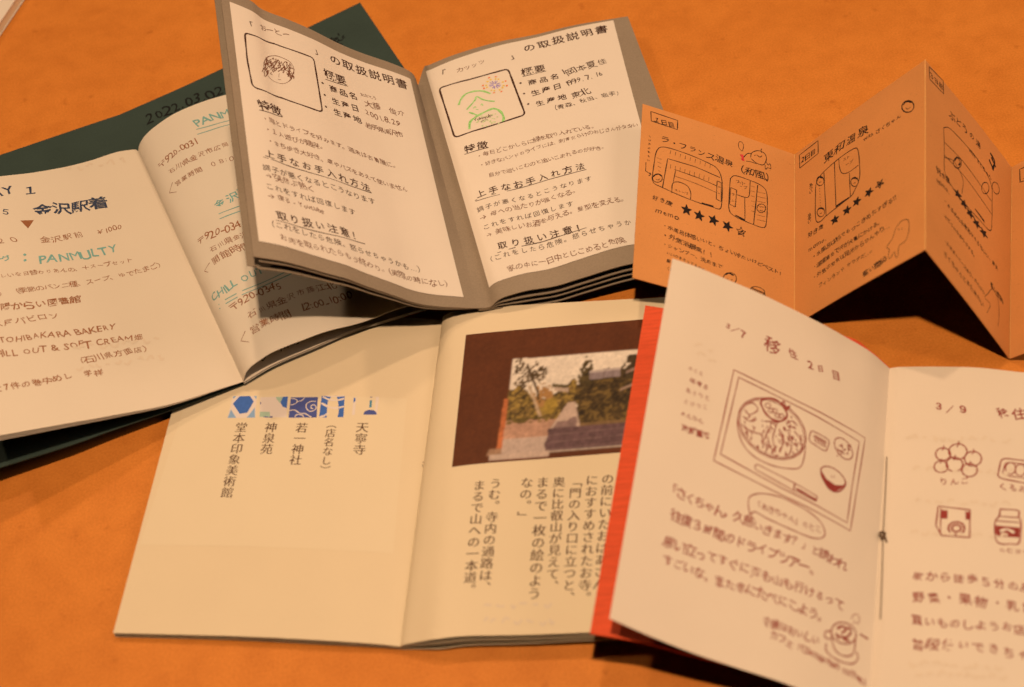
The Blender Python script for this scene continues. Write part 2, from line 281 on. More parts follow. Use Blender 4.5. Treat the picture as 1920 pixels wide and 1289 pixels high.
# ------------------------------------------------------------------ measured sheets (mm): bottom edge, top edge
EDGES = {
    'cream_left': ([[-157.31, 250.43, 3.4], [-136.61, 246.74, 3.6], [-109.66, 241.78, 4.0], [-83.31, 236.37, 4.2], [-62.91, 232.21, 3.6], [-53.64, 230.2, 2.6]],
        [[-131.32, 396.36, 3.4], [-110.62, 392.67, 3.6], [-83.67, 387.71, 4.0], [-57.32, 382.31, 4.2], [-36.92, 378.14, 3.6], [-27.65, 376.13, 2.6]]),
    'cream_left_cover': ([[-157.31, 250.43, 0.5], [-136.61, 246.74, 0.7], [-109.66, 241.78, 1.1], [-83.31, 236.37, 1.3], [-62.91, 232.21, 1.43], [-53.64, 230.2, 1.0]],
        [[-131.32, 396.36, 0.5], [-110.62, 392.67, 0.7], [-83.67, 387.71, 1.1], [-57.32, 382.31, 1.3], [-36.92, 378.14, 1.43], [-27.65, 376.13, 1.0]]),
    'cream_left_page1': ([[-157.31, 250.43, 2.55], [-136.61, 246.74, 2.75], [-109.66, 241.78, 3.15], [-83.31, 236.37, 3.47], [-62.91, 232.21, 3.11], [-53.64, 230.2, 2.35]],
        [[-131.32, 396.36, 2.55], [-110.62, 392.67, 2.75], [-83.67, 387.71, 3.15], [-57.32, 382.31, 3.47], [-36.92, 378.14, 3.11], [-27.65, 376.13, 2.35]]),
    'cream_left_page2': ([[-157.31, 250.43, 1.7], [-136.61, 246.74, 1.9], [-109.66, 241.78, 2.3], [-83.31, 236.37, 2.74], [-62.91, 232.21, 2.62], [-53.64, 230.2, 2.1]],
        [[-131.32, 396.36, 1.7], [-110.62, 392.67, 1.9], [-83.67, 387.71, 2.3], [-57.32, 382.31, 2.74], [-36.92, 378.14, 2.62], [-27.65, 376.13, 2.1]]),
    'cream_right': ([[-53.64, 230.2, 2.6], [-52.09, 229.92, 4.18], [-47.47, 229.1, 6.36], [-39.62, 227.73, 9.5], [-28.95, 227.29, 9.5], [-8.77, 224.72, 9.5], [12.99, 222.43, 9.5], [47.93, 218.75, 9.5]],
        [[-27.65, 376.13, 2.6], [-26.9, 376.0, 5.09], [-23.48, 375.39, 7.92], [-17.35, 375.16, 9.0], [-2.76, 374.05, 9.0], [20.55, 371.83, 9.0], [53.3, 368.38, 9.0], [72.9, 366.32, 9.0]]),
    'cream_right_page1': ([[-53.64, 230.2, 2.3], [-52.09, 229.92, 3.01], [-47.47, 229.1, 4.58], [-39.62, 227.73, 6.84], [-28.95, 227.29, 6.84], [-8.77, 224.72, 6.84], [12.99, 222.43, 6.84], [47.93, 218.75, 6.84]],
        [[-27.65, 376.13, 2.3], [-26.9, 376.0, 3.66], [-23.48, 375.39, 5.7], [-17.35, 375.16, 6.48], [-2.76, 374.05, 6.48], [20.55, 371.83, 6.48], [53.3, 368.38, 6.48], [72.9, 366.32, 6.48]]),
    'cream_right_page2': ([[-53.64, 230.2, 2.0], [-52.09, 229.92, 2.76], [-47.47, 229.1, 3.74], [-39.62, 227.73, 5.16], [-28.95, 227.29, 5.16], [-8.77, 224.72, 5.16], [12.99, 222.43, 5.16], [47.93, 218.75, 5.16]],
        [[-27.65, 376.13, 2.0], [-26.9, 376.0, 3.17], [-23.48, 375.39, 4.44], [-17.35, 375.16, 4.93], [-2.76, 374.05, 4.93], [20.55, 371.83, 4.93], [53.3, 368.38, 4.93], [72.9, 366.32, 4.93]]),
    'cream_right_cover': ([[-53.64, 230.2, 1.0], [-52.09, 229.92, 0.8], [-47.47, 229.1, 1.32], [-39.62, 227.73, 1.84], [-28.95, 227.29, 2.36], [-8.77, 224.72, 2.88], [12.99, 222.43, 3.4], [47.93, 218.75, 3.4]],
        [[-27.65, 376.13, 1.0], [-26.9, 376.0, 0.8], [-23.48, 375.39, 1.12], [-17.35, 375.16, 1.44], [-2.76, 374.05, 1.76], [20.55, 371.83, 2.08], [53.3, 368.38, 2.4], [72.9, 366.32, 2.4]]),
    'green_right': ([[-110.14, 354.17, 7.4], [-108.31, 354.85, 11.53], [-105.53, 355.86, 14.24], [-100.78, 357.57, 16.12], [-95.28, 359.54, 17.5], [-84.46, 363.4, 17.25], [-73.65, 367.25, 16.38], [-63.25, 370.94, 13.77], [-54.93, 373.89, 12.56], [-46.6, 376.86, 12.42], [-35.13, 381.64, 9.5], [-21.49, 387.32, 7.6]],
        [[-162.13, 499.95, 6.4], [-160.75, 500.46, 9.47], [-157.46, 501.66, 13.22], [-151.88, 503.67, 16.44], [-141.85, 507.27, 19.73], [-130.23, 511.42, 20.57], [-120.17, 515.0, 19.9], [-99.45, 521.39, 17.56], [-82.5, 526.44, 12.19], [-71.19, 530.47, 9.78]]),
    'green_right_page1': ([[-110.14, 354.17, 6.9], [-97.43, 360.79, 7.6], [-80.79, 366.87, 7.8], [-64.23, 373.1, 7.6], [-50.32, 376.33, 7.2], [-17.25, 383.99, 6.6]],
        [[-162.13, 499.95, 5.9], [-134.85, 509.11, 7.0], [-107.57, 518.26, 6.2], [-73.92, 529.56, 4.6]]),
    'green_right_page2': ([[-110.14, 354.17, 6.0], [-97.43, 360.79, 6.7], [-80.79, 366.87, 6.9], [-64.23, 373.1, 6.7], [-50.32, 376.33, 6.3], [-17.25, 383.99, 5.7]],
        [[-162.13, 499.95, 5.0], [-134.85, 509.11, 6.1], [-107.57, 518.26, 5.3], [-73.92, 529.56, 3.7]]),
    'green_left': ([[-205.7, 320.3, 37.05], [-196.33, 323.61, 33.49], [-176.73, 330.55, 26.04], [-159.34, 336.71, 19.38], [-138.12, 344.22, 11.98], [-118.26, 351.29, 8.74], [-115.56, 352.24, 8.3], [-110.14, 354.17, 7.4]],
        [[-257.51, 466.13, 34.47], [-219.77, 479.49, 21.03], [-206.77, 484.1, 16.39], [-193.13, 488.94, 12.84], [-182.29, 492.79, 11.19], [-171.27, 496.72, 10.52], [-164.23, 499.21, 8.54], [-162.56, 499.8, 7.49], [-162.13, 499.95, 6.4]]),
    'green_left_page1': ([[-205.7, 320.3, 35.45], [-196.33, 323.61, 32.05], [-176.73, 330.55, 24.93], [-159.34, 336.71, 18.57], [-138.12, 344.22, 11.53], [-118.26, 351.29, 8.61], [-115.56, 352.24, 8.21], [-110.14, 354.17, 7.4]],
        [[-257.51, 466.13, 33.27], [-219.77, 479.49, 20.3], [-206.77, 484.1, 15.84], [-193.13, 488.94, 12.45], [-182.29, 492.79, 10.93], [-171.27, 496.72, 10.39], [-164.23, 499.21, 8.5], [-162.56, 499.8, 7.48], [-162.13, 499.95, 6.4]]),
    'green_left_page2': ([[-205.7, 320.3, 34.05], [-196.33, 323.61, 30.79], [-176.73, 330.55, 23.96], [-159.34, 336.71, 17.86], [-138.12, 344.22, 11.13], [-118.26, 351.29, 8.5], [-115.56, 352.24, 8.13], [-110.14, 354.17, 7.4]],
        [[-257.51, 466.13, 32.07], [-219.77, 479.49, 19.58], [-206.77, 484.1, 15.28], [-193.13, 488.94, 12.06], [-182.29, 492.79, 10.67], [-171.27, 496.72, 10.27], [-164.23, 499.21, 8.47], [-162.56, 499.8, 7.46], [-162.13, 499.95, 6.4]]),
    'green_cover_left': ([[-236.34, 315.39, 14.25], [-204.5, 324.6, 11.8], [-178.53, 332.1, 9.8], [-162.8, 337.72, 8.4], [-139.59, 345.14, 6.8], [-110.73, 354.77, 4.9]],
        [[-296.45, 483.16, 11.16], [-228.86, 510.15, 6.5], [-192.59, 524.63, 4.0], [-173.82, 531.29, 3.2]]),
    'green_cover_right': ([[-110.73, 354.77, 4.9], [-86.79, 367.55, 5.0], [-62.84, 380.33, 4.8], [-38.9, 393.11, 3.4], [8.99, 418.67, 1.0]],
        [[-173.82, 531.29, 3.2], [-137.9, 550.46, 1.54], [-101.99, 569.63, 1.28], [-54.1, 595.19, 1.0]]),
    'grey_left': ([[-91.94, 364.25, 69.25], [-80.44, 365.35, 62.33], [-67.06, 366.58, 51.67], [-60.28, 367.2, 46.38], [-53.58, 367.78, 39.81], [-44.21, 368.61, 31.3], [-37.15, 369.23, 24.73], [-29.69, 369.94, 19.94], [-19.2, 371.0, 15.44], [-11.72, 371.76, 12.6]],
        [[-104.39, 510.12, 84.23], [-93.79, 511.07, 74.87], [-89.13, 511.43, 68.38], [-79.59, 512.29, 60.64], [-70.18, 513.13, 52.33], [-60.52, 513.97, 42.6], [-50.61, 514.86, 34.18], [-37.6, 516.07, 24.49], [-29.8, 516.75, 17.0], [-27.85, 516.76, 9.0]]),
    'grey_left_page1': ([[-90.44, 364.25, 66.05], [-79.14, 365.35, 59.48], [-66.02, 366.58, 49.29], [-59.37, 367.2, 44.24], [-52.81, 367.78, 37.94], [-43.64, 368.61, 29.82], [-36.72, 369.23, 23.56], [-29.4, 369.94, 19.07], [-19.08, 371.0, 15.01], [-11.72, 371.76, 12.6]],
        [[-102.89, 510.12, 81.03], [-92.49, 511.07, 72.01], [-87.93, 511.43, 65.72], [-78.57, 512.29, 58.27], [-69.32, 513.13, 50.29], [-59.86, 513.97, 40.93], [-50.12, 514.86, 32.88], [-37.34, 516.07, 23.7], [-29.69, 516.75, 16.6], [-27.85, 516.76, 9.0]]),
    'grey_left_page2': ([[-95.54, 364.85, 64.05], [-83.55, 365.87, 57.7], [-69.55, 366.99, 47.8], [-62.45, 367.56, 42.9], [-55.41, 368.09, 36.77], [-45.59, 368.84, 28.89], [-38.18, 369.4, 22.83], [-30.4, 370.06, 18.53], [-19.49, 371.05, 14.74], [-11.72, 371.76, 12.6]],
        [[-107.99, 510.72, 79.03], [-96.92, 511.59, 70.22], [-92.0, 511.9, 64.05], [-82.06, 512.7, 56.8], [-72.22, 513.48, 49.01], [-62.12, 514.23, 39.89], [-51.77, 515.05, 32.07], [-38.23, 516.17, 23.21], [-30.08, 516.79, 16.34], [-27.85, 516.76, 9.0]]),
    'grey_left_page3': ([[-91.94, 364.25, 62.25], [-80.44, 365.35, 56.1], [-67.06, 366.58, 46.46], [-60.28, 367.2, 41.7], [-53.58, 367.78, 35.72], [-44.21, 368.61, 28.05], [-37.15, 369.23, 22.17], [-29.69, 369.94, 18.04], [-19.2, 371.0, 14.5], [-11.72, 371.76, 12.6]],
        [[-104.39, 510.12, 77.23], [-93.79, 511.07, 68.61], [-89.13, 511.43, 62.55], [-79.59, 512.29, 55.47], [-70.18, 513.13, 47.87], [-60.52, 513.97, 38.95], [-50.61, 514.86, 31.34], [-37.6, 516.07, 22.76], [-29.8, 516.75, 16.12], [-27.85, 516.76, 9.0]]),
    'grey_right': ([[-11.72, 371.76, 12.6], [-7.12, 372.25, 11.73], [-3.96, 372.67, 14.36], [-0.48, 373.09, 15.86], [8.96, 374.16, 16.72], [21.18, 375.49, 15.68], [33.81, 376.93, 17.14], [52.73, 379.08, 18.86], [72.73, 381.68, 14.36], [90.73, 384.08, 9.36]],
        [[-27.85, 516.76, 9.0], [-24.12, 526.42, 11.0], [-21.34, 525.46, 13.0], [-8.04, 528.18, 15.0], [11.7, 532.77, 15.0], [31.32, 535.27, 14.5], [51.21, 538.97, 14.0], [76.87, 541.94, 12.5]]),
    'grey_right_page1': ([[-11.72, 371.76, 12.1], [-7.12, 372.25, 11.23], [-3.96, 372.67, 12.72], [-0.48, 373.09, 13.09], [8.96, 374.16, 12.82], [21.18, 375.49, 11.78], [33.81, 376.93, 13.24], [52.73, 379.08, 14.96], [72.73, 381.68, 11.31], [90.73, 384.08, 6.82]],
        [[-27.85, 516.76, 8.6], [-24.12, 526.42, 10.1], [-21.34, 525.46, 11.6], [-8.04, 528.18, 13.1], [11.7, 532.77, 13.1], [31.32, 535.27, 12.6], [51.21, 538.97, 12.1], [76.87, 541.94, 10.6]]),
    'grey_right_page2': ([[-11.72, 371.76, 11.6], [-7.12, 372.25, 10.73], [-3.96, 372.67, 11.42], [-0.48, 373.09, 10.99], [8.96, 374.16, 9.92], [21.18, 375.49, 8.88], [33.81, 376.93, 10.34], [52.73, 379.08, 12.06], [72.73, 381.68, 9.01], [90.73, 384.08, 4.88]],
        [[-27.85, 516.76, 8.2], [-24.12, 526.42, 9.2], [-21.34, 525.46, 10.2], [-8.04, 528.18, 11.2], [11.7, 532.77, 11.2], [31.32, 535.27, 10.7], [51.21, 538.97, 10.2], [76.87, 541.94, 8.7]]),
    'grey_right_page3': ([[-11.72, 371.76, 11.1], [-7.12, 372.25, 10.23], [-3.96, 372.67, 9.99], [-0.48, 373.09, 8.63], [8.96, 374.16, 6.62], [21.18, 375.49, 5.58], [33.81, 376.93, 7.04], [52.73, 379.08, 8.76], [72.73, 381.68, 6.41], [90.73, 384.08, 2.7]],
        [[-27.85, 516.76, 7.8], [-24.12, 526.42, 8.3], [-21.34, 525.46, 8.8], [-8.04, 528.18, 9.3], [11.7, 532.77, 9.3], [31.32, 535.27, 8.8], [51.21, 538.97, 8.3], [76.87, 541.94, 6.8]]),
    'fold_1': ([[50.87, 362.15, 30.0], [83.05, 356.25, 16.1], [115.24, 350.35, 0.6]],
        [[71.71, 464.92, 26.0], [104.54, 455.56, 14.1], [137.38, 446.2, 0.6]]),
    'fold_2': ([[115.24, 350.35, 0.6], [135.27, 341.5, 30.35], [155.31, 332.65, 58.5]],
        [[137.38, 446.2, 0.6], [161.26, 440.69, 29.6], [185.14, 435.18, 57.0]]),
    'fold_3': ([[155.31, 332.65, 58.5], [174.34, 325.88, 30.65], [193.38, 319.12, 1.2]],
        [[185.14, 435.18, 57.0], [206.22, 427.71, 29.9], [227.3, 420.23, 1.2]]),
    'fold_4': ([[193.38, 319.12, 1.2], [212.41, 309.27, 26.0], [231.45, 299.42, 49.2]],
        [[227.3, 420.23, 1.2], [250.18, 413.72, 26.0], [273.06, 407.21, 49.2]]),
    'orange_left': ([[19.61, 212.62, 37.34], [30.77, 208.01, 31.72], [45.34, 202.21, 25.44], [59.82, 196.75, 20.81], [77.33, 190.18, 15.19], [100.61, 180.84, 3.4]],
        [[64.06, 347.16, 55.64], [73.86, 343.99, 51.75], [84.71, 340.48, 46.3], [96.83, 336.56, 40.06], [117.59, 329.85, 27.37], [128.02, 326.47, 20.06], [137.85, 323.29, 12.51], [145.85, 320.7, 3.4]]),
    'orange_cover_left': ([[12.86, 214.4, 25.0], [30.91, 209.32, 22.5], [45.82, 204.18, 19.0], [60.61, 199.43, 15.5], [75.36, 193.67, 11.5], [100.3, 179.89, 2.0]],
        [[54.91, 356.16, 19.0], [75.16, 349.26, 18.0], [101.2, 340.72, 16.5], [130.33, 332.5, 12.5], [139.38, 327.08, 8.0], [146.31, 322.13, 2.0]]),
    'orange_right': ([[100.61, 180.84, 3.4], [104.67, 179.53, 5.09], [117.74, 175.3, 7.91], [131.63, 170.8, 10.03], [147.51, 165.67, 10.18], [195.98, 149.99, 10.65]],
        [[145.85, 320.7, 3.4], [149.91, 319.39, 5.09], [162.99, 315.16, 7.91], [176.88, 310.67, 10.03], [192.76, 305.53, 10.18], [241.22, 289.85, 10.65]]),
    'orange_right_page1': ([[100.61, 180.84, 3.05], [104.67, 179.53, 3.84], [117.74, 175.3, 6.66], [131.63, 170.8, 8.78], [147.51, 165.67, 8.93], [195.98, 149.99, 9.4]],
        [[145.85, 320.7, 3.05], [149.91, 319.39, 3.84], [162.99, 315.16, 6.66], [176.88, 310.67, 8.78], [192.76, 305.53, 8.93], [241.22, 289.85, 9.4]]),
    'orange_right_page2': ([[100.61, 180.84, 2.7], [104.67, 179.53, 2.59], [117.74, 175.3, 5.41], [131.63, 170.8, 7.53], [147.51, 165.67, 7.68], [195.98, 149.99, 8.15]],
        [[145.85, 320.7, 2.7], [149.91, 319.39, 2.59], [162.99, 315.16, 5.41], [176.88, 310.67, 7.53], [192.76, 305.53, 7.68], [241.22, 289.85, 8.15]]),
    'orange_cover_right': ([[100.31, 179.93, 1.6], [104.37, 178.61, 1.6], [117.44, 174.38, 3.71], [131.34, 169.89, 5.83], [147.21, 164.75, 5.98], [195.68, 149.08, 6.45]],
        [[146.34, 322.23, 1.6], [150.41, 320.91, 1.6], [163.48, 316.68, 3.71], [177.37, 312.19, 5.83], [193.25, 307.05, 5.98], [241.71, 291.37, 6.45]])
}
S = {k: Sheet(b, t) for k, (b, t) in EDGES.items()}
QUADS = {
    'grey_left_insert': ('grey_left', [[3.0, 7.74], [97.88, 5.7], [93.56, 140.29], [3.66, 139.32]], 0.22),
    'grey_right_insert': ('grey_right', [[7.77, 8.96], [90.71, 10.75], [101.81, 155.12], [10.52, 152.53]], 0.22),
    'cream_show': ('cream_left', [[1.27, 36.52], [98.72, 36.63], [95.7, 106.73], [4.9, 106.07]], 0.04),
    'photo': ('cream_right', [[14.82, 71.43], [88.47, 74.5], [95.56, 138.6], [14.91, 135.49]], 0.06)
}
for k, (base, corners, h) in QUADS.items(): S[k] = S[base].quad(corners, h)

# ------------------------------------------------------------------ tabletop
tb = []
x0, x1, y0, y1 = -950, 950, -150, 1350
nx = 3
table = mesh_object("table", [(x0, y0, 0), (x1, y0, 0), (x1, y1, 0), (x0, y1, 0), (x0, y0, -32), (x1, y0, -32), (x1, y1, -32), (x0, y1, -32)],
                    [[0, 1, 2, 3], [7, 6, 5, 4], [0, 4, 5, 1], [1, 5, 6, 2], [2, 6, 7, 3], [3, 7, 4, 0]], [MAT["table"]])
table["kind"] = "structure"; table["label"] = "smooth tan orange tabletop under the booklets"

# ------------------------------------------------------------------ the booklets
PAGE = {}
def page(name, key, thick, mat, parent, label=None):
    PAGE[key] = build_sheet(name, S[key], thick, mat, parent, label); return PAGE[key]

b = thing("printed_booklet", "cream printed booklet open at a photo of a garden path through a dark gate", "booklet", (-41.8, 305.8, 2.1))
page("cover", "cream_left_cover", 0.35, "cream", b); page("cover", "cream_right_cover", 0.35, "cream", b)
page("page", "cream_left", 0.14, "cream", b); page("page", "cream_right", 0.14, "cream", b)
for k in ("cream_left_page1", "cream_left_page2", "cream_right_page1", "cream_right_page2"): page("page", k, 0.14, "cream", b)
build_sheet("show_through_print", S["cream_show"], 0.01, "show_through", PAGE["cream_left"])

b = thing("travel_notebook", "open travel notebook with dark green card cover and teal and brown handwriting", "notebook", (-138.5, 426.2, 5.9))
page("cover", "green_cover_left", 0.45, "teal", b); page("cover", "green_cover_right", 0.45, "teal", b)
page("page", "green_left", 0.14, "ivory", b); page("page", "green_right", 0.14, "ivory_thin", b)
for k in ("green_left_page1", "green_left_page2", "green_right_page1", "green_right_page2"): page("page", k, 0.14, "ivory", b)

b = thing("grey_booklet", "grey card booklet with white sheets glued in, left leaf raised, portrait boxes at top", "booklet", (-14.3, 448.1, 8.5))
page("page", "grey_left", 0.35, "grey", b); page("page", "grey_right", 0.35, "grey", b)
for k in ("grey_left_page1", "grey_left_page2", "grey_left_page3", "grey_right_page1", "grey_right_page2", "grey_right_page3"): page("page", k, 0.35, "grey", b)
page("glued_sheet", "grey_left_insert", 0.09, "white", b); page("glued_sheet", "grey_right_insert", 0.09, "white", b)

b = thing("illustrated_booklet", "orange covered booklet with red pen drawings of a meal tray, its left page lifted", "booklet", (127.1, 250.2, 2.9))
page("cover", "orange_cover_left", 0.45, "orange", b); page("cover", "orange_cover_right", 0.45, "orange", b)
page("page", "orange_left", 0.16, "pink_white", b); page("page", "orange_right", 0.14, "pink_white", b)
for k in ("orange_right_page1", "orange_right_page2"): page("page", k, 0.14, "pink_white", b)
BINDER = b

b = thing("folded_leaflet", "brown kraft leaflet folded in zigzag with floor plans and star ratings in black pen", "leaflet", (144.2, 391.3, 0.1))
for k in (1, 2, 3, 4): page("panel", "fold_%d" % k, 0.28, "kraft", b)

# corner of one more booklet reaching in at the upper left
b = thing("closed_booklet", "pale closed booklet at the upper left corner, mostly out of view", "booklet", (-286.4, 642.8, 0.0))
for nm, z, t, m in (("cover", 6.0, 0.4, "white"), ("page_block", 5.4, 4.4, "cream"), ("cover", 0.9, 0.4, "white")):
    q = [np.array((x, y, z)) for x, y in [(-261.06, 555.63), (-212.49, 695.44), (-311.68, 729.89), (-360.25, 590.09)]]
    if nm == "page_block": c = sum(q) / 4; q = [c + (p - c) * 0.992 for p in q]
    build_sheet(nm, Sheet([q[0], q[1]], [q[3], q[2]], nu=4, nv=4), t, m, b)

# ------------------------------------------------------------------ spine gap shadow as a dark tube, and binding knot, of the orange booklet
def tube(path, r, n=8):
    path = np.array(path, float); vs, fs = [], []
    for i, p in enumerate(path):
        d = path[min(i + 1, len(path) - 1)] - path[max(i - 1, 0)]; d /= np.linalg.norm(d)
        a = np.cross(d, (0, 0, 1)); a /= np.linalg.norm(a); c = np.cross(a, d)
        rr = r[i] if hasattr(r, "__len__") else r
        vs += [p + (a * math.cos(2 * math.pi * k / n) + c * math.sin(2 * math.pi * k / n)) * rr for k in range(n)]
    for i in range(len(path) - 1):
        fs += [[i * n + k, i * n + (k + 1) % n, (i + 1) * n + (k + 1) % n, (i + 1) * n + k] for k in range(n)]
    fs += [list(range(n))[::-1], [(len(path) - 1) * n + k for k in range(n)]]
    return vs, fs
TH = {'line': [[133.59, 280.1, 4.08], [128.54, 263.78, 4.19], [123.05, 246.41, 4.25], [118.39, 230.65, 4.46], [113.65, 215.16, 4.58]], 'knot': [123.13, 247.36, 4.14]}
v, f = tube(spline(TH["line"], 24), 0.19); mesh_object("spine_gap_shade", v, f, [MAT["thread_and_shade"]], BINDER)  # dark tube put in for the shadow along the spine gap
kn = np.array(TH["knot"]); rnd = random.Random(9)
kp = [kn + (1.1 * math.sin(i * 1.9), 1.5 * math.cos(i * 1.3), 0.5 + 0.35 * math.sin(i * 2.3)) for i in range(9)] + [kn + (0.8, -3.2, 0.3)]
v, f = tube(spline(kp, 70), 0.38, 7); mesh_object("thread_knot", v, f, [MAT["thread_and_shade"]], BINDER)

# ------------------------------------------------------------------ the photograph printed in the cream booklet
def photo_colours(n, m):
    rg = np.random.RandomState(5)
    def noise(fx, fy, seed):
        r = np.random.RandomState(seed); g = r.rand(fy + 2, fx + 2)
        X = np.linspace(0, fx, n)[None, :].repeat(m, 0); Y = np.linspace(0, fy, m)[:, None].repeat(n, 1)
        i, j = X.astype(int), Y.astype(int); a, b_ = X - i, Y - j; a = a * a * (3 - 2 * a); b_ = b_ * b_ * (3 - 2 * b_)
        return (g[j, i] * (1 - a) + g[j, i + 1] * a) * (1 - b_) + (g[j + 1, i] * (1 - a) + g[j + 1, i + 1] * a) * b_
    s = np.linspace(0, 1, n)[None, :].repeat(m, 0); t = np.linspace(0, 1, m)[:, None].repeat(n, 1)
    leaf = 0.5 * noise(60, 50, 1) + 0.3 * noise(110, 90, 2) + 0.2 * noise(24, 20, 3); leaf2 = 0.6 * noise(80, 70, 7) + 0.4 * noise(30, 26, 8)
    C = np.zeros((m, n, 3)); C[:] = (0.108, 0.029, 0.009)
    C *= (0.86 + 0.28 * noise(14, 10, 4) * 0.6 + 0.12 * rg.rand(m, n))[..., None]
    def paint(mask, col, tex=None, amp=0.0):
        c = np.array(col)[None, None] * np.ones((m, n, 1))
        if tex is not None: c = c * (1 + amp * (tex[..., None] - 0.5) * 2)
        C[mask] = c[mask]
    left = 0.258 - 0.012 * t; right = 0.99; top = 0.235 + 0.01 * (s - .3)
    opening = (s > left) & (s < right) & (t > top) & (t < 0.955)
    paint(opening, (0.80, 0.70, 0.62), noise(6, 5, 11), 0.06)
    O = lambda msk: opening & msk
    # far trees and hedge bands
    ridge = 0.50 + 0.05 * np.sin(s * 19) + 0.08 * (noise(26, 3, 13) - 0.5)
    band = O((t > ridge) & (t < 0.76) & (s < 0.60))
    paint(band, (0.155, 0.098, 0.032), leaf, 0.95)
    paint(O(band & (leaf2 > 0.56)), (0.31, 0.205, 0.05), leaf, 0.6); paint(O(band & (leaf2 < 0.36)), (0.06, 0.040, 0.014), leaf, 0.4)
    paint(O((np.hypot((s - .43) / .05, (t - .53) / .09) < 1) & (leaf > .4)), (0.36, 0.19, 0.07), leaf, .5)
    paint(O((np.hypot((s - .475) / .035, (t - .62) / .06) < 1)), (0.36, 0.24, 0.045), leaf, .5)
    # little wall and roof in the distance
    paint(O((s > .485) & (s < .56) & (np.abs(t - .495 - (s - .5) * .25) < .016)), (0.50, 0.38, 0.32)); paint(O((s > .47) & (s < .55) & (np.abs(t - .47 - (s - .5) * .25) < .012)), (.10, .075, .03), leaf, .5)
    # pine on the left: open branches
    pine = (np.hypot((s - .335) / .085, (t - .36) / .14) < 0.72 + 0.9 * (noise(34, 28, 21) - .4)) & (0.5 * leaf + 0.5 * noise(150, 110, 22) > .46 + .05 * np.sin(s * 60 + t * 40))
    paint(O(pine), (0.085, 0.050, 0.020), leaf2, .6)
    for a0, b0, a1, b1, w in ((.335, .30, .40, .50, .006), (.335, .45, .29, .52, .006), (.35, .42, .39, .36, .005), (.33, .36, .29, .40, .004), (.40, .50, .41, .56, .006)):
        u = np.clip(((s - a0) * (a1 - a0) + (t - b0) * (b1 - b0)) / ((a1 - a0) ** 2 + (b1 - b0) ** 2), 0, 1)
        paint(O(np.hypot(s - a0 - u * (a1 - a0), (t - b0 - u * (b1 - b0)) * .7) < w), (.075, .045, .022))
    a0, b0, a1, b1 = .355, .46, .435, .71
    u = np.clip(((s - a0) * (a1 - a0) + (t - b0) * (b1 - b0)) / ((a1 - a0) ** 2 + (b1 - b0) ** 2), 0, 1)
    paint(O(np.hypot(s - a0 - u * (a1 - a0), (t - b0 - u * (b1 - b0)) * .7) < .006 + .002 * u), (.52, .38, .27), leaf, .3)
    # right-hand trees
    edge_r = 0.625 - 0.05 * np.clip((t - .3) / .5, 0, 1) + 0.05 * (noise(5, 22, 31) - .5)
    tr = (s > edge_r) & (t > .40 + .10 * (noise(20, 4, 33) - .5) - .03 * (s > .8)) & (t < .80)
    paint(O(tr), (0.070, 0.043, 0.016), leaf, .9); paint(O(tr & (leaf2 > .60)), (0.16, 0.10, 0.03), leaf, .6); paint(O(tr & (leaf2 < .34)), (.03, .018, .008))
    paint(O((np.hypot((s - .635) / (.030 + .10 * np.clip(t - .27, 0, .3)), (t - .38) / .13) < .75 + 1.1 * (0.5 * noise(30, 24, 35) + 0.5 * noise(70, 50, 36) - .42)) & (leaf2 > .33)), (.085, .058, .022), leaf, .7)
    paint(O((t > .25 + .05 * noise(30, 3, 38)) & (t < .46) & (0.6 * noise(26, 20, 37) + 0.4 * leaf + (s - .845) * 7 - abs(t - .36) * 1.5 > .55)), (.055, .036, .016), leaf, .5)
    roof = (s > .655 + .12 * (t - .39)) & (s < .815 - .1 * (.43 - t)) & (t > .375 - .06 * (s - .65)) & (t < .445 - .05 * (s - .65))
    paint(O(roof), (.33, .265, .30)); paint(O(roof & (np.sin(s * 520) > .25)), (.20, .15, .165)); paint(O(roof & (np.abs(t - .385 + .06 * (s - .65)) < .008)), (.50, .42, .42))
    paint(O((np.abs(t - (.40 - .6 * (s - .86))) < .012) & (s > .84)), (.30, .20, .17)); paint(O((np.abs(t - (.53 - .55 * (s - .84))) < .010) & (s > .825)), (.36, .25, .20))
    # path, ground, gate sill
    pl = 0.565 - (t - .60) * .42; pr = 0.60 + (t - .60) * .22
    paint(O((t > .70 + .02 * noise(12, 3, 41)) & (t < .845) & (s < .56)), (.50, .29, .215), leaf, .3)
    paint(O((t > .69) & (t < .735) & (s > .26) & (s < .47) & (leaf2 > .45)), (.16, .11, .03), leaf, .6)
    paint(O((t > .60) & (t < .80) & (s > pl) & (s < pr)), (.55, .41, .36), leaf, .22)
    paint(O((t > .65) & (t < .80) & (s > pl + .015) & (s < pr - .01) & (noise(4, 22, 51) > .55)), (.26, .17, .17), leaf, .3)
    paint(O((t > .76) & (t < .80) & (s > pr)), (.20, .12, .055), leaf, .4)
    paint(O((t > .838) & (s < .50)), (.52, .40, .36), leaf, .10)
    paint(O((t > .785) & (s > .475 + .02 * (noise(4, 30, 43) - .5)) & (t < .95)), (.135, .075, .088), leaf, .45)
    paint(O((t > .785) & (s > .48) & (np.sin(t * 120 + s * 4) > .86)), (.20, .12, .13), leaf, .2)
    paint((s > .232 - .03 * (t - .55)) & (s < .256 - .018 * (t - .55)) & (t > .54) & (t < .93), (.50, .15, .055), leaf, .4)
    paint((s > .17 + .25 * (.96 - t)) & (s < .25) & (t > .90) & (t < .95), (.34, .20, .13), leaf, .3)
    paint((s > .19) & (s < .50) & (t > .945) & (t < .985), (.55, .42, .37), leaf, .08)
    C = C * (1 + 0.30 * (noise(170, 120, 61) - .5) + 0.22 * (noise(90, 64, 62) - .5))[..., None]
